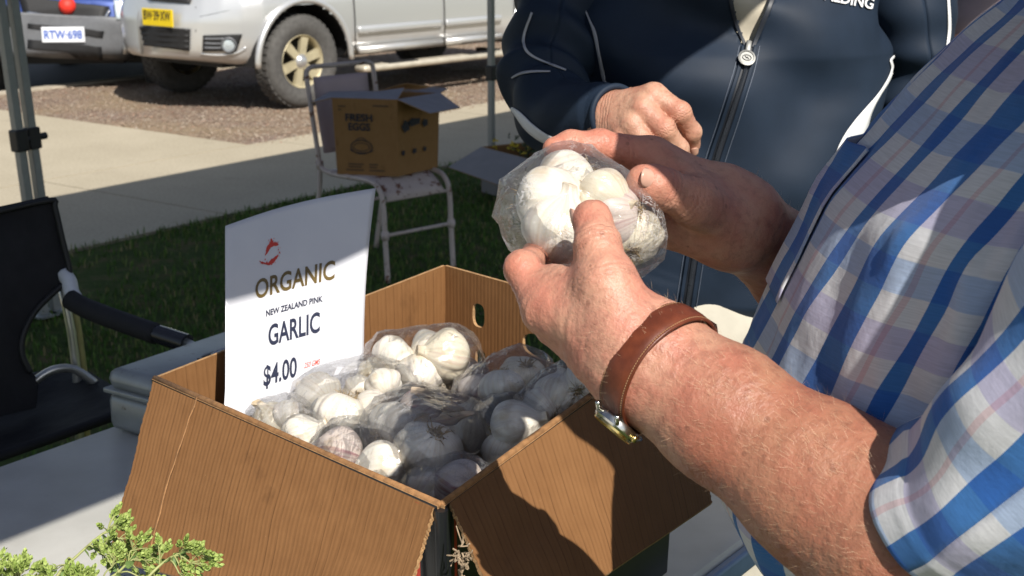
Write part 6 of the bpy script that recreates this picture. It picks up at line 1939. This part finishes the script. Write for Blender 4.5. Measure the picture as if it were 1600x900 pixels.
for j, z in enumerate(zs):
    a = float(np.interp(z, [1.03, 1.15, 1.30, 1.42, 1.50], [0.155, 0.175, 0.155, 0.12, 0.085]))
    b_ = float(np.interp(z, [1.03, 1.15, 1.30, 1.42, 1.47, 1.53], [0.20, 0.215, 0.21, 0.20, 0.17, 0.10]))
    for k in range(NU + 1):
        th = 2 * math.pi * k / NU - math.pi
        ex = 0.86
        cy_ = float(np.interp(z, [1.03, 1.20, 1.47], [1.085, 1.06, 0.99]))
        c_, s_ = math.cos(th), math.sin(th)
        px_ = xf[j] + a - a * math.copysign(abs(c_) ** ex, c_)
        py_ = cy_ - b_ * math.copysign(abs(s_) ** ex, s_)
        V.append((px_, py_, z)); UV.append((th * 0.20 + 0.31, z * 1.08))
V = np.array(V); UV = np.array(UV)
Fc = grid_faces(NU + 1, len(zs))
N = vnormals(V, Fc)
thv = UV[:, 0]; zv = V[:, 2]
# folds: long drapes down the side and a deep one running from the armpit to the belt
dr = 0.006 * np.sin(thv * 62 + 3.0 * vnoise(V * 7, 1) + zv * 9) * np.clip(1.6 - np.abs(zv - 1.18) * 4, 0.2, 1)
dr += 0.0045 * vnoise(np.stack([thv * 30, zv * 9, 0 * zv], 1), 3) + 0.003 * vnoise(np.stack([thv * 70 + zv * 30, zv * 30, 0 * zv], 1), 5)
arm_th = 0.31 + 0.20 * 1.15
dr -= 0.020 * np.exp(-((thv - arm_th - (1.28 - zv) * 0.08) / 0.022) ** 2) * np.clip((1.42 - zv) * 6, 0, 1)
dr += 0.012 * np.exp(-((thv - arm_th + 0.035 - (1.28 - zv) * 0.08) / 0.025) ** 2) * np.clip((1.42 - zv) * 6, 0, 1)
hemk = np.clip((1.075 - zv) / 0.05, 0, 1)
dr += hemk * 0.006 * np.sin(thv * 55)
sidek = np.clip(np.abs(thv - 0.31) / 0.2, 0, 1)
V = V + N * (dr * (0.35 + 0.65 * sidek))[:, None]
shirt = mk('plaid_shirt', V, Fc, MPL, pm, uv=UV)
m_ = shirt.modifiers.new('t', 'SOLIDIFY'); m_.thickness = 0.0016; m_.offset = -1
# breast pocket whose top edge stands off the chest
sb = bvh_of(shirt)
V, UV = [], []
for j in range(12):
    for i in range(12):
        t_, u = j / 11, i / 11
        th = lerp(-0.6, -0.12, u); z = lerp(1.375, 1.255, t_)
        a = float(np.interp(z, [1.03, 1.15, 1.30, 1.42, 1.50], [0.155, 0.175, 0.155, 0.12, 0.085]))
        o_ = Vector((float(np.interp(z, zs, xf)) + a, 1.03, z)); d = Vector((-a * math.cos(th), -0.2 * math.sin(th), 0)).normalized()
        h = sb.ray_cast(o_ + d * 0.5, -d)
        p = h[0] if h[0] is not None else o_
        V.append(p + d * (0.0022 + 0.008 * (1 - t_) ** 3 * math.sin(math.pi * u))); UV.append((th * 0.20 + 0.33, z * 1.08 + 0.02))
pk = mk('pocket', V, grid_faces(12, 12), MPL, shirt, uv=np.array(UV)); m_ = pk.modifiers.new('t', 'SOLIDIFY'); m_.thickness = 0.0014
# near sleeve
hemc = W(1512, 822, 0.895)
S = [Vector((0.48, 0.84, 1.50)), Vector((0.415, 0.718, 1.44)), W(1725, 655, 0.815), hemc]
def sl_disp(s_, q, t):
    d = 0.006 * math.sin(3 * q + 14 * s_) * t + 0.005 * math.sin(q * 2 + 31 * s_ + 1.2) * (1 - t * 0.4) + 0.003 * math.sin(5 * q - 40 * s_)
    if t > 0.90: d += 0.0022
    return d
Vs, Fs, UVs = tube_loft(S, [0.105, 0.099, 0.080, 0.0735], 96, (0, -0.3, 1), 22, sl_disp)
UVs = np.stack([UVs[:, 0] * 1.0 + 0.013, UVs[:, 1]], 1)
Vs = Vs + 0.0035 * np.stack([vnoise(Vs * 26, k) for k in range(3)], 1)
slv = mk('shirt_sleeve', Vs, Fs, MPL, pm, uv=UVs)
m_ = slv.modifiers.new('t', 'SOLIDIFY'); m_.thickness = 0.002; m_.offset = -1
S2 = [Vector((0.54, 1.10, 1.47)), Vector((0.50, 1.19, 1.42)), W(1470, 500, 1.40), W(1400, 540, 1.385)]
Vs, Fs, UVs = tube_loft(S2, [0.10, 0.092, 0.078, 0.072], 64, (0, -0.3, 1), 16, sl_disp)
o = mk('shirt_sleeve', Vs, Fs, MPL, pm, uv=UVs); m_ = o.modifiers.new('t', 'SOLIDIFY'); m_.thickness = 0.002; m_.offset = -1
col_ = MB()
cp_ = [Vector((0.50 + 0.075 * math.cos(a), 0.97 + 0.082 * math.sin(a), 1.515 + 0.012 * math.cos(a))) for a in np.linspace(0, 2 * math.pi, 25)[:-1]]
col_.tube(cp_, 0.016, 8, closed=True).build('collar', plain('collar_cotton', (0.55, 0.58, 0.66), 0.8), shirt, True)
def trousers(parent, hips, feet, mat, w=0.115, top=None):
    b_ = Field(np.array([min(f.x for f in feet) - 0.22, min(f.y for f in feet) - 0.24, -0.02]), np.array([max(f.x for f in feet) + 0.24, max(f.y for f in feet) + 0.24, (top or hips.z) + 0.12]), 0.011)
    b_.ell(hips, (w + 0.05, w + 0.05, 0.12), None, 0.05)
    for f in feet:
        hp = Vector((lerp(hips.x, f.x, 0.8), lerp(hips.y, f.y, 0.8), hips.z - 0.04))
        b_.cone(hp, lerp(hp, f, 0.5), 0.105, 0.085, 0.04); b_.cone(lerp(hp, f, 0.5), f + Vector((0, 0, 0.05)), 0.085, 0.07, 0.03)
    V, F = b_.mesh()
    V = V + 0.006 * np.stack([vnoise(V * np.array([14, 14, 9]), k) for k in range(3)], 1)
    return mk('trousers', V, F, mat, parent)
def shoes(parent, feet, fwd, mat):
    fw = Vector(fwd).normalized()
    for f in feet:
        b_ = Field(np.array(f[:]) - np.array([0.25, 0.25, 0.03]), np.array(f[:]) + np.array([0.25, 0.25, 0.14]), 0.008)
        b_.cone(f + Vector((0, 0, 0.035)) - fw * 0.05, f + Vector((0, 0, 0.030)) + fw * 0.17, 0.036, 0.034, 0.03)
        b_.cone(f + Vector((0, 0, 0.06)), f + Vector((0, 0, 0.10)), 0.05, 0.05, 0.03)
        V, F = b_.mesh(); V[:, 2] = np.maximum(V[:, 2], 0.002)
        mk('shoe', V, F, mat, parent)
MNVT = plain('navy_trousers', (0.018, 0.024, 0.045), 0.85, 0, 0.15, 60, 0.3)
MSHOE = plain('dark_shoe', (0.02, 0.018, 0.016), 0.5)
pf = [Vector((0.40, 0.97, 0)), Vector((0.42, 1.19, 0))]
trousers(pm, Vector((0.385, 1.08, 0.95)), pf, MNVT, 0.12)
shoes(pm, pf, (-1, 0, 0), MSHOE)
head_parts(hinfo, hm, pm, MHAIRG)
hc, hfw, _ = hinfo
MHAT = plain('added_hat_straw', (0.45, 0.36, 0.22), 0.8, 0, 0.2, 120, 0.4)
Mh = Matrix.Translation(hc + Vector((0, 0, 0.065)) - hfw * 0.012)
MB().lathe([(0.128, -0.022), (0.131, -0.018), (0.12, 0.0), (0.104, 0.006), (0.100, 0.06), (0.085, 0.092), (0.05, 0.103), (0.0, 0.100)], Mh, 40).build('added_hat', MHAT, pm, True)  # unseen hat, added and sized for the shade it throws

# ------------------------------------------------------------------ the man in the navy jacket
jm = thing('person', 'man in navy zip jacket with white piping standing behind the garlic box', 'person', (0.30, 2.12, 0))
def m_jacket():
    t = NT('navy_jacket_fabric')
    v = t.coord('Object')
    c = t.ramp(t.noise(v, 18, 4), [(0.3, (0.009, 0.017, 0.032)), (0.7, (0.012, 0.022, 0.041))])
    c = t.mix(t.ramp(t.noise(v, 900, 2), [(0.55, 0.0), (0.75, 0.2)]), c, (0.03, 0.042, 0.062))
    b1 = t.bump(t.noise(v, 9, 2, 0.45), 0.10, 0.012)
    t.set(col=c, rough=0.62, spec=0.26, normal=t.bump(t.noise(v, 900, 2), 0.3, 0.0006, b1))
    return t.m
MJ = m_jacket()
MWHP = plain('white_piping', (0.70, 0.70, 0.70), 0.5, 0, 0.05)
MWHP_SHADE = plain('white_piping_shaded', (0.38, 0.38, 0.40), 0.5, 0, 0.05)  # the same white piping, darkened in colour where it lies in shade
zj = np.linspace(0.955, 1.56, 170)
NU = 260
V = []
for z in zj:
    cx = float(np.interp(z, [0.93, 1.15, 1.45, 1.55], [0.262, 0.285, 0.332, 0.335]))
    hw = float(np.interp(z, [0.95, 0.99, 1.15, 1.35, 1.45, 1.52, 1.56], [0.205, 0.232, 0.235, 0.242, 0.215, 0.13, 0.075]))
    hd_ = float(np.interp(z, [0.95, 0.99, 1.12, 1.35, 1.46, 1.56], [0.125, 0.150, 0.165, 0.145, 0.115, 0.075]))
    for k in range(NU + 1):
        th = 2 * math.pi * k / NU - math.pi
        c_, s_ = math.cos(th), math.sin(th)
        V.append((cx + hw * math.copysign(abs(s_) ** 0.9, s_), 2.12 - hd_ * math.copysign(abs(c_) ** 0.9, c_), z))
V = np.array(V); Fj = grid_faces(NU + 1, len(zj)); N = vnormals(V, Fj)
X, Z = V[:, 0] - 0.30, V[:, 2]
# drapes: diagonal pulls towards the zip, soft rolls at the belly, gathered hem
q1 = X * 0.55 + Z * 1.0
dr = 0.013 * np.sin(q1 * 36 + 2.2 * vnoise(V * 6, 2)) * np.clip(vnoise(V * 4.5, 7) + 0.55, 0, 1)
q2 = -X * 0.75 + Z
dr += 0.013 * np.sin(q2 * 30 + 2.0 * vnoise(V * 5, 4)) * np.clip(vnoise(V * 4 + 9, 8) + 0.3, 0, 1)
dr += 0.005 * vnoise(V * np.array([8, 8, 16]), 11)
uvq = np.stack([(X * 0.6 + Z) * 60 + 2 * vnoise(V * 12, 31), (X - 0.6 * Z) * 12, 0 * X], 1)
dr += 0.0022 * (0.5 - np.abs(vnoise(uvq, 33))) * np.clip(vnoise(V * 5, 34) * 2 + 0.5, 0, 1)
dr += 0.005 * np.sin(X * 55 + 3 * vnoise(V * 8, 6)) * np.clip((1.02 - Z) * 14, 0, 1)
dr += 0.008 * np.clip((1.0 - Z) / 0.03, -1, 0) * 0
V = V + N * dr[:, None]
# open neck: the V above the zip
vp = [(1128, -140), (1136, -40), (1142, 0), (1152, 40), (1166, 76), (1176, 76), (1190, 40), (1206, 0), (1222, -60), (1236, -140)]
def inside(px, py, poly):
    c = np.zeros(len(px), bool); n = len(poly)
    for i in range(n):
        x1, y1 = poly[i]; x2, y2 = poly[(i + 1) % n]
        if y1 == y2: continue
        m = ((y1 > py) != (y2 > py)) & (px < (x2 - x1) * (py - y1) / (y2 - y1) + x1)
        c ^= m
    return c
def proj(P):
    P = np.asarray(P); dz = CAM_H - P[:, 2]
    d = P[:, 1] * CP + dz * SP
    return 800 + FPX * P[:, 0] / d, 450 + FPX * (dz * CP - P[:, 1] * SP) / d
cf = V[Fj].mean(1)
qx, qy = proj(cf)
keep = ~(inside(qx, qy, vp) & (cf[:, 1] < 2.1))
full_bvh = BVHTree.FromPolygons([Vector(v) for v in V], Fj.tolist())
jk = mk('jacket', V, Fj[keep], MJ, jm)
m_ = jk.modifiers.new('t', 'SOLIDIFY'); m_.thickness = 0.003; m_.offset = -1
# shirt seen in the open neck
Vc = V.copy(); Vc[:, 0] = 0.33 + (Vc[:, 0] - 0.33) * 0.93; Vc[:, 1] = 2.12 + (Vc[:, 1] - 2.12) * 0.86
ks = (cf[:, 2] > 1.27) & (np.abs(cf[:, 0] - 0.33) < 0.16) & (cf[:, 1] < 2.1)
MCRM = plain('cream_shirt', (0.52, 0.47, 0.37), 0.8, 0, 0.1, 20, 0.3, 60)
mk('cream_shirt', Vc, Fj[ks], MCRM, jm)
# sleeves
def jsl(s_, q, t):
    e = math.exp(-((t - 0.5) / 0.22) ** 2)
    return (0.008 * e * math.sin(s_ * 85 + 1.5 * math.sin(q * 1.0 + 0.6)) + 0.004 * math.sin(s_ * 38 + 2 * q)) * min(1, (1 - t) / 0.12) + (-0.003 if t > 0.95 else 0)
jS = [W(905, -150, 2.10), W(884, -20, 2.08), W(852, 118, 2.02), W(872, 176, 1.93), W(962, 180, 1.815)]
Vs, Fs, UVs = tube_loft(jS, [0.088, 0.076, 0.060, 0.054, 0.040], 72, (0, -1, 0.2), 26, jsl)
Vs = Vs + 0.004 * np.stack([vnoise(Vs * 20, k) for k in range(3)], 1) * np.clip((len(Vs) - np.arange(len(Vs))) / 1100, 0, 1)[:, None]
sleeve1 = mk('jacket_sleeve', Vs, Fs, MJ, jm); m_ = sleeve1.modifiers.new('t', 'SOLIDIFY'); m_.thickness = 0.003; m_.offset = -1
MB().tube([Vector(v) for v in Vs[-73:-1]], 0.0042, 8, closed=True).build('cuff', MJ, sleeve1, True)
b1 = BVHTree.FromPolygons([Vector(v) for v in Vs], Fs.tolist())
jS2 = [W(1385, -150, 2.12), W(1418, -20, 2.12), W(1428, 110, 2.12), W(1395, 230, 2.06), W(1340, 330, 1.98), W(1270, 390, 1.93)]
Vs, Fs, UVs = tube_loft(jS2, [0.086, 0.073, 0.064, 0.058, 0.052, 0.040], 72, (0, -1, 0.2), 24, jsl)
if True:
    # this arm hangs straight down beside the body
    jS2 = [W(1385, -150, 2.12), W(1418, -20, 2.13), W(1432, 110, 2.16), W(1430, 240, 2.18), W(1420, 400, 2.16), W(1410, 520, 2.12)]
    Vs, Fs, UVs = tube_loft(jS2, [0.086, 0.071, 0.062, 0.056, 0.048, 0.040], 72, (0, -1, 0.2), 24, jsl)
sleeve2 = mk('jacket_sleeve', Vs, Fs, MJ, jm); m_ = sleeve2.modifiers.new('t', 'SOLIDIFY'); m_.thickness = 0.003; m_.offset = -1
b2 = BVHTree.FromPolygons([Vector(v) for v in Vs], Fs.tolist())
Y = Field(np.array([0.0, 1.98, 1.42]), np.array([0.68, 2.30, 1.68]), 0.008)      # shoulders of the jacket, from the sleeve heads to the collar
for q, sx_ in ((jS[0], -1), (jS2[0], 1)):
    Y.cone(Vector((q.x - sx_ * 0.01, q.y + 0.01, q.z - 0.02)), Vector((0.335 + sx_ * 0.07, 2.13, 1.555)), 0.082, 0.055, 0.03)
Vy, Fy = Y.mesh()
mk('jacket_yoke', Vy, Fy, MJ, jk)
# hand of the jacket man resting on his belly
F = Field(W(930, 260, 1.86) - Vector((0.06, 0.10, 0.06)), W(1110, 110, 1.74) + Vector((0.06, 0.12, 0.08)), 0.0019)
lo_ = np.minimum(np.array(W(900, 270, 1.9)[:]), np.array(W(1110, 100, 1.7)[:])) - 0.05
hi_ = np.maximum(np.array(W(900, 270, 1.9)[:]), np.array(W(1110, 100, 1.7)[:])) + 0.05
F = Field(lo_, hi_, 0.0019)
jw = W(940, 186, 1.835)
jI, jM_, jR, jK = W(1022, 150, 1.775), W(1004, 170, 1.768), W(988, 194, 1.768), W(974, 214, 1.775)
fa = [[(W(925, 184, 1.85), 0.025), (W(950, 176, 1.83), 0.026)], [(W(925, 192, 1.85), 0.025), (W(950, 200, 1.83), 0.025)]]
mets = [(W(948, 174, 1.825), 0.023, jI, 0.0165), (W(948, 184, 1.822), 0.022, jM_, 0.0160), (W(948, 196, 1.822), 0.021, jR, 0.0152), (W(948, 206, 1.825), 0.020, jK, 0.0142)]
extra = [(W(965, 190, 1.825), 0.020, W(1000, 190, 1.795), 0.018)]
fingers = [[(jI, 0.0160), (W(1062, 176, 1.765), 0.0138), (W(1080, 206, 1.785), 0.0122), (W(1082, 226, 1.800), 0.0105)],
           [(jM_, 0.0155), (W(1038, 202, 1.755), 0.0138), (W(1060, 232, 1.772), 0.0122), (W(1068, 248, 1.790), 0.0108)],
           [(jR, 0.0150), (W(1012, 228, 1.755), 0.0130), (W(1036, 252, 1.775), 0.0118), (W(1046, 266, 1.795), 0.0102)],
           [(jK, 0.0138), (W(988, 246, 1.765), 0.0115), (W(1006, 264, 1.785), 0.0105), (W(1016, 276, 1.80), 0.0092)]]
thm = [(W(985, 158, 1.83), 0.018), (W(1015, 172, 1.83), 0.0155), (W(1042, 196, 1.835), 0.014), (W(1056, 216, 1.84), 0.0125)]
build_hand(F, fa, None, mets, fingers, thm, extra)
tv = F.blank()
for m_1, m_2 in ((W(955, 178, 1.795), jI), (W(955, 188, 1.793), jM_), (W(955, 198, 1.793), jR)):
    d = TC(m_2) * 0.013
    tv.cone(Vector(m_1), Vector(m_2) + d, 0.002, 0.0035, 0.004); tv.ell(Vector(m_2) + d * 0.6, (0.0095,) * 3, None, 0.004)
F.f = smin(F.f, tv.f, 0.007)
V3, F3 = F.mesh(); V3 = smooth_mesh(V3, F3, 2, 0.5)
V3 = wrinkle(V3, F3, jw, Vector((0.85, 0.3, -0.4)).normalized(), 0.00045, lambda s_: 0.8 + 0 * s_)
(VB, FB), hm2, hinfo2 = coarse_body(Vector((0.335, 2.14, 1.56)), Vector((0.33, 2.10, 1.745)), (-0.1, -1, 0), Vector((0.27, 2.14, 0.95)), [Vector((0.18, 2.14, 0)), Vector((0.40, 2.14, 0))], [W(905, -120, 2.12), W(1396, -120, 2.14)], [W(858, 130, 2.02), W(1442, 240, 2.19)], wrists=[None, W(1410, 520, 2.12)])
VA, FA = merge((V3, F3), (VB, FB))
jbody = mk('body', VA, FA, MSK2, jm, attr={'red': red_attr(VA, [(jI + TC(jI) * .013, 0.02, 0.4), (jM_ + TC(jM_) * .013, 0.02, 0.4), (W(1062, 176, 1.755), 0.02, 0.45), (W(1038, 202, 1.745), 0.02, 0.45), (W(1082, 226, 1.79), 0.02, 0.3), (W(975, 195, 1.78), 0.03, 0.4)]),
            'crease': crease_attr(VA, [(W(1062, 176, 1.765), (0.5, 0, -0.8), 0.02, 3), (W(1038, 202, 1.755), (0.5, 0, -0.8), 0.02, 3), (W(955, 188, 1.81), (0.8, -0.4, 0.1), 0.04, 4)])})
dI = W(1082, 226, 1.800) - W(1080, 206, 1.785)
snail(W(1082, 226, 1.800), dI, view_axis(W(1082, 226, 1.8), 0.1, 0.15, 0.95), 0.0103, 0.0065, 0.0068, jbody)
snail(W(1068, 248, 1.790), W(1068, 248, 1.790) - W(1060, 232, 1.772), view_axis(W(1068, 248, 1.79), 0.25, 0.15, 0.9), 0.0106, 0.0065, 0.0068, jbody)
# the other hand at the far side, hanging
F = Field(np.array(W(1410, 540, 2.12)[:]) - np.array([0.10, 0.12, 0.26]), np.array(W(1410, 540, 2.12)[:]) + np.array([0.10, 0.12, 0.10]), 0.003)
hw0 = W(1410, 520, 2.12)
def hdn(x, y, z): return hw0 + Vector((x, y, z))
build_hand(F, [[(hdn(0, 0, 0.06), 0.028), (hdn(0, 0, -0.01), 0.026)]], None, [(hdn(0, y * .6, -0.015), 0.018, hdn(0.0, y, -0.09), 0.014) for y in (-0.03, -0.01, 0.01, 0.028)],
           [[(hdn(0, y, -0.09), 0.0135), (hdn(-0.006, y * 1.05, -0.09 - l * .45), 0.0115), (hdn(-0.02, y * 1.05, -0.09 - l * .75), 0.0105), (hdn(-0.034, y * 1.05, -0.09 - l), 0.009)] for y, l in ((-0.03, 0.085), (-0.01, 0.095), (0.01, 0.088), (0.028, 0.068))],
           [(hdn(-0.006, -0.02, -0.03), 0.017), (hdn(-0.012, -0.045, -0.065), 0.0145), (hdn(-0.018, -0.055, -0.095), 0.0125), (hdn(-0.022, -0.058, -0.112), 0.011)])
V4, F4 = F.mesh()
mk('hand', V4, F4, MSK2, jbody)

# ---- ribbons, zip and lettering laid on the jacket cloth
def ribbon(name, bv, pts, mat, parent, off=0.002, sub=6, thick=0.0012):
    P = catmull([Vector((x, y, w)) for x, y, w in pts], sub)
    V = []
    last = None
    for i, p in enumerate(P):
        t = (P[min(i + 1, len(P) - 1)] - P[max(i - 1, 0)]); t = Vector((t.x, t.y)).normalized(); n = Vector((-t.y, t.x))
        row = []
        for s_ in (-1, -0.5, 0, 0.5, 1):
            h = hit(bv, p.x + n.x * p.z * s_, p.y + n.y * p.z * s_)
            row.append(h)
        base = [h for h in row if h] or ([last] if last else [])
        if not base: continue
        for h in row:
            h = h or base[0]
            V.append(h[0] + h[1] * off)
        last = base[0]
    o = mk(name, V, grid_faces(5, len(V) // 5), mat, parent)
    m = o.modifiers.new('t', 'SOLIDIFY'); m.thickness = thick
    return o
ribbon('piping', b1, [(832, 20, 1.5), (820, 55, 1.8), (822, 78, 2.0), (845, 95, 1.6), (884, 111, 0.9)], MWHP_SHADE, sleeve1, 0.0025)
ribbon('piping', b1, [(801, 122, 1.2), (815, 116, 1.6), (835, 113, 1.4), (860, 113, 0.9)], MWHP_SHADE, sleeve1, 0.0025)
ribbon('white_panel', b1, [(800, 168, 2), (812, 180, 5), (828, 198, 7), (850, 214, 7), (872, 222, 5)], MWHP, sleeve1, 0.0025)
ribbon('piping', full_bvh, [(912, 8, 1.0), (922, 32, 1.2), (930, 52, 2.4), (937, 85, 2.0), (943, 115, 2.6), (948, 136, 1.5)], MWHP_SHADE, jk, 0.0025)
ribbon('piping', b2, [(1478, -30, 1.5), (1481, 10, 2.0), (1482, 45, 2.4), (1479, 75, 2.0)], MWHP, sleeve2, 0.0025)
ribbon('white_panel', full_bvh, [(1424, 78, 1.0), (1404, 84, 1.6), (1391, 93, 1.6), (1393, 108, 2.0), (1386, 126, 2.2), (1372, 148, 2.4), (1356, 172, 6), (1343, 196, 12), (1331, 222, 17), (1322, 248, 19), (1314, 275, 17)], MWHP, jk, 0.0025)
ZP = [(1171, 72), (1163, 108), (1150, 150), (1136, 195), (1121, 240), (1106, 290), (1095, 340), (1086, 390), (1078, 440), (1070, 490), (1064, 535)]
ribbon('zip_tape', full_bvh, [(x, y, 6.5) for x, y in ZP], plain('zip_tape', (0.010, 0.013, 0.020), 0.6), jk, 0.0022, 8)
for sgn in (-1, 1):
    ribbon('zip_welt', full_bvh, [(x + sgn * 9.5, y, 2.8) for x, y in ZP], MJ, jk, 0.0035, 8)
    ribbon('stitching', full_bvh, [(x + sgn * 16, y, 0.45) for x, y in ZP], plain('grey_thread', (0.10, 0.12, 0.16), 0.6), jk, 0.0015, 8)
    ribbon('neck_zip_tape', full_bvh, ([(1166, 76, 2.5), (1152, 40, 3), (1142, 0, 3), (1136, -40, 3)] if sgn < 0 else [(1176, 76, 3), (1190, 40, 4), (1206, 0, 4), (1221, -50, 4)]), plain('zip_tape_edge', (0.02, 0.024, 0.034), 0.5), jk, 0.003, 8)
teeth = MB()
zc = catmull([Vector((x, y, 0)) for x, y in ZP], 40)
for i, p in enumerate(zc):
    h = hit(full_bvh, p.x + (1.1 if i % 2 else -1.1), p.y)
    if h: teeth.box(h[0] + h[1] * 0.0045, (0.0026, 0.0016, 0.0011), None)
tag(teeth.build('zip_teeth', plain('zip_teeth', (0.07, 0.08, 0.10), 0.3, 0.6), jk), kind='stuff')
hz = hit(full_bvh, 1167, 82)
zn = hz[1]; zd = (hit(full_bvh, 1162, 112)[0] - hz[0]); zd = (zd - zn * zd.dot(zn)).normalized(); zs_ = zd.cross(zn)
MPUL = plain('zip_pull_metal', (0.22, 0.22, 0.21), 0.5, 0.7, 0.1, 300)
Mz = Matrix(((zs_.x, zd.x, zn.x), (zs_.y, zd.y, zn.y), (zs_.z, zd.z, zn.z)))
p0 = hz[0] + zn * 0.007
pull = MB().box(p0 - zd * 0.006, (0.008, 0.018, 0.006), Mz, 0.0022).build('zip_pull', MPUL, jk, auto=40)
Mp = Matrix.Translation(p0 + zd * 0.014 + zn * 0.002) @ Mz.to_4x4()
MB().lathe([(0.0, 0.0), (0.0115, 0.0), (0.012, 0.001), (0.012, 0.0025), (0.0095, 0.003), (0.009, 0.0018), (0.0, 0.0018)], Mp, 28).build('pull_tab', MPUL, jk, True, auto=30)
MB().tube([Mp @ Vector((0.006 * math.cos(a), 0.0042 * math.sin(a), 0.0024)) for a in np.linspace(0, 6.283, 20)[:-1]], 0.0006, 5, closed=True).tube(catmull([Mp @ Vector(q) for q in ((-0.003, 0.002, 0.0024), (0.0, -0.001, 0.0024), (0.0, 0.001, 0.0024), (0.003, -0.002, 0.0024))], 4), 0.0006, 5).build('pull_emblem', plain('dark_engraving', (0.05, 0.05, 0.05), 0.5), jk, True)
tx, ty = Vector((1297, 2.5)), Vector((1362, 15.0))
td = (ty - tx).normalized(); tn = Vector((td.y, -td.x))
def on_jk(x, y):
    p = tx + td * x + tn * y
    h = hit(full_bvh, p.x, p.y)
    return h[0] + h[1] * 0.003
put_text('lettering', serifs(*fit_text('SPALDING', 96, 17, bold=0.02), 17, 0.08), lambda x, y: on_jk(x - 31, y), MWHP, jk)
ribbon('hem_band', full_bvh, [(1010, 520, 9), (1065, 526, 9), (1120, 528, 9), (1200, 524, 9), (1260, 515, 9)], MJ, jk, 0.003)
cj = [Vector((0.335 + 0.085 * math.cos(a), 2.13 + 0.085 * math.sin(a), 1.565)) for a in np.linspace(-0.9, 4.04, 26)]
MB().tube(cj, 0.022, 10).build('collar', MJ, jk, True)
MBEI = plain('beige_trousers', (0.44, 0.41, 0.34), 0.85, 0, 0.08, 25, 0.3, 50)
jf = [Vector((0.17, 2.14, 0)), Vector((0.38, 2.14, 0))]
trousers(jm, Vector((0.275, 2.13, 0.93)), jf, MBEI, 0.13)
shoes(jm, jf, (0, -1, 0), MSHOE)
head_parts(hinfo2, hm2, jm, MHAIRG)

# ------------------------------------------------------------------ a person beyond, at the edge of the picture
tp = thing('person', 'person in a pale pink grey tee shirt, only an arm showing behind the plaid shoulder', 'person', (1.12, 3.1, 0))
s0, e0_, w0 = W(1572, -50, 3.05), W(1502, 95, 3.0), W(1480, 180, 2.85)
cxp = Vector((1.225, 3.08, 0))
(VB, FB), hm3, hinfo3 = coarse_body(cxp + Vector((0, 0, 1.42)), cxp + Vector((0, -0.02, 1.59)), (-0.2, -1, 0), cxp + Vector((0, 0, 0.9)), [cxp + Vector((-0.1, 0, 0)), cxp + Vector((0.1, 0, 0))], [s0, cxp + Vector((0.19, 0, 1.36))], [e0_, cxp + Vector((0.24, 0, 1.08))], wrists=[w0, cxp + Vector((0.2, -0.1, 0.86))])
mk('body', VB, FB, MSK2, tp)
F = Field(np.array(cxp[:]) + np.array([-0.42, -0.28, 0.84]), np.array(cxp[:]) + np.array([0.34, 0.28, 1.52]), 0.012)
F.cone(cxp + Vector((0, 0, 1.34)), cxp + Vector((0, 0, 0.92)), 0.15, 0.155, 0.05); F.cone(s0, cxp + Vector((0.19, 0, 1.36)), 0.07, 0.07, 0.05)
F.cone(s0, lerp(s0, e0_, 0.68), 0.066, 0.062, 0.03); F.cone(cxp + Vector((0.19, 0, 1.36)), cxp + Vector((0.22, 0, 1.2)), 0.066, 0.06, 0.03)
V, Fx = F.mesh()
mk('tee_shirt', V, Fx, plain('pink_grey_jersey_shaded', (0.24, 0.19, 0.20), 0.85, 0, 0.06), tp)  # jersey colour darkened to stand in for shade on the shirt
trousers(tp, cxp + Vector((0, 0, 0.9)), [cxp + Vector((-0.1, 0, 0)), cxp + Vector((0.1, 0, 0))], MNVT, 0.12)
shoes(tp, [cxp + Vector((-0.1, 0, 0)), cxp + Vector((0.1, 0, 0))], (0, -1, 0), MSHOE)
head_parts(hinfo3, hm3, tp, MHAIRB)
ba, bb_ = W(1470, 20, 4.6), W(1580, 20, 4.7)
bn = thing('fabric_banner', 'teal fabric banner hanging behind the people at the top right', 'banner', (ba.x, ba.y, 0))
V = []
for j in range(12):
    for i in range(24):
        p = lerp(ba, bb_, i / 23 * 1.6 - 0.1); V.append(Vector((p.x, p.y + 0.02 * math.sin(i * 1.3), lerp(1.9, 0.9, j / 11))))
o = mk('cloth', V, grid_faces(24, 12), plain('teal_cloth', (0.015, 0.14, 0.23), 0.8), bn); m_ = o.modifiers.new('t', 'SOLIDIFY'); m_.thickness = 0.002
for t_ in (-0.1, 1.5):
    p = lerp(ba, bb_, t_); MB().tube([Vector((p.x, p.y + 0.03, 0)), Vector((p.x, p.y + 0.03, 1.95))], 0.014, 8).build('pole', MPOST, bn, True)
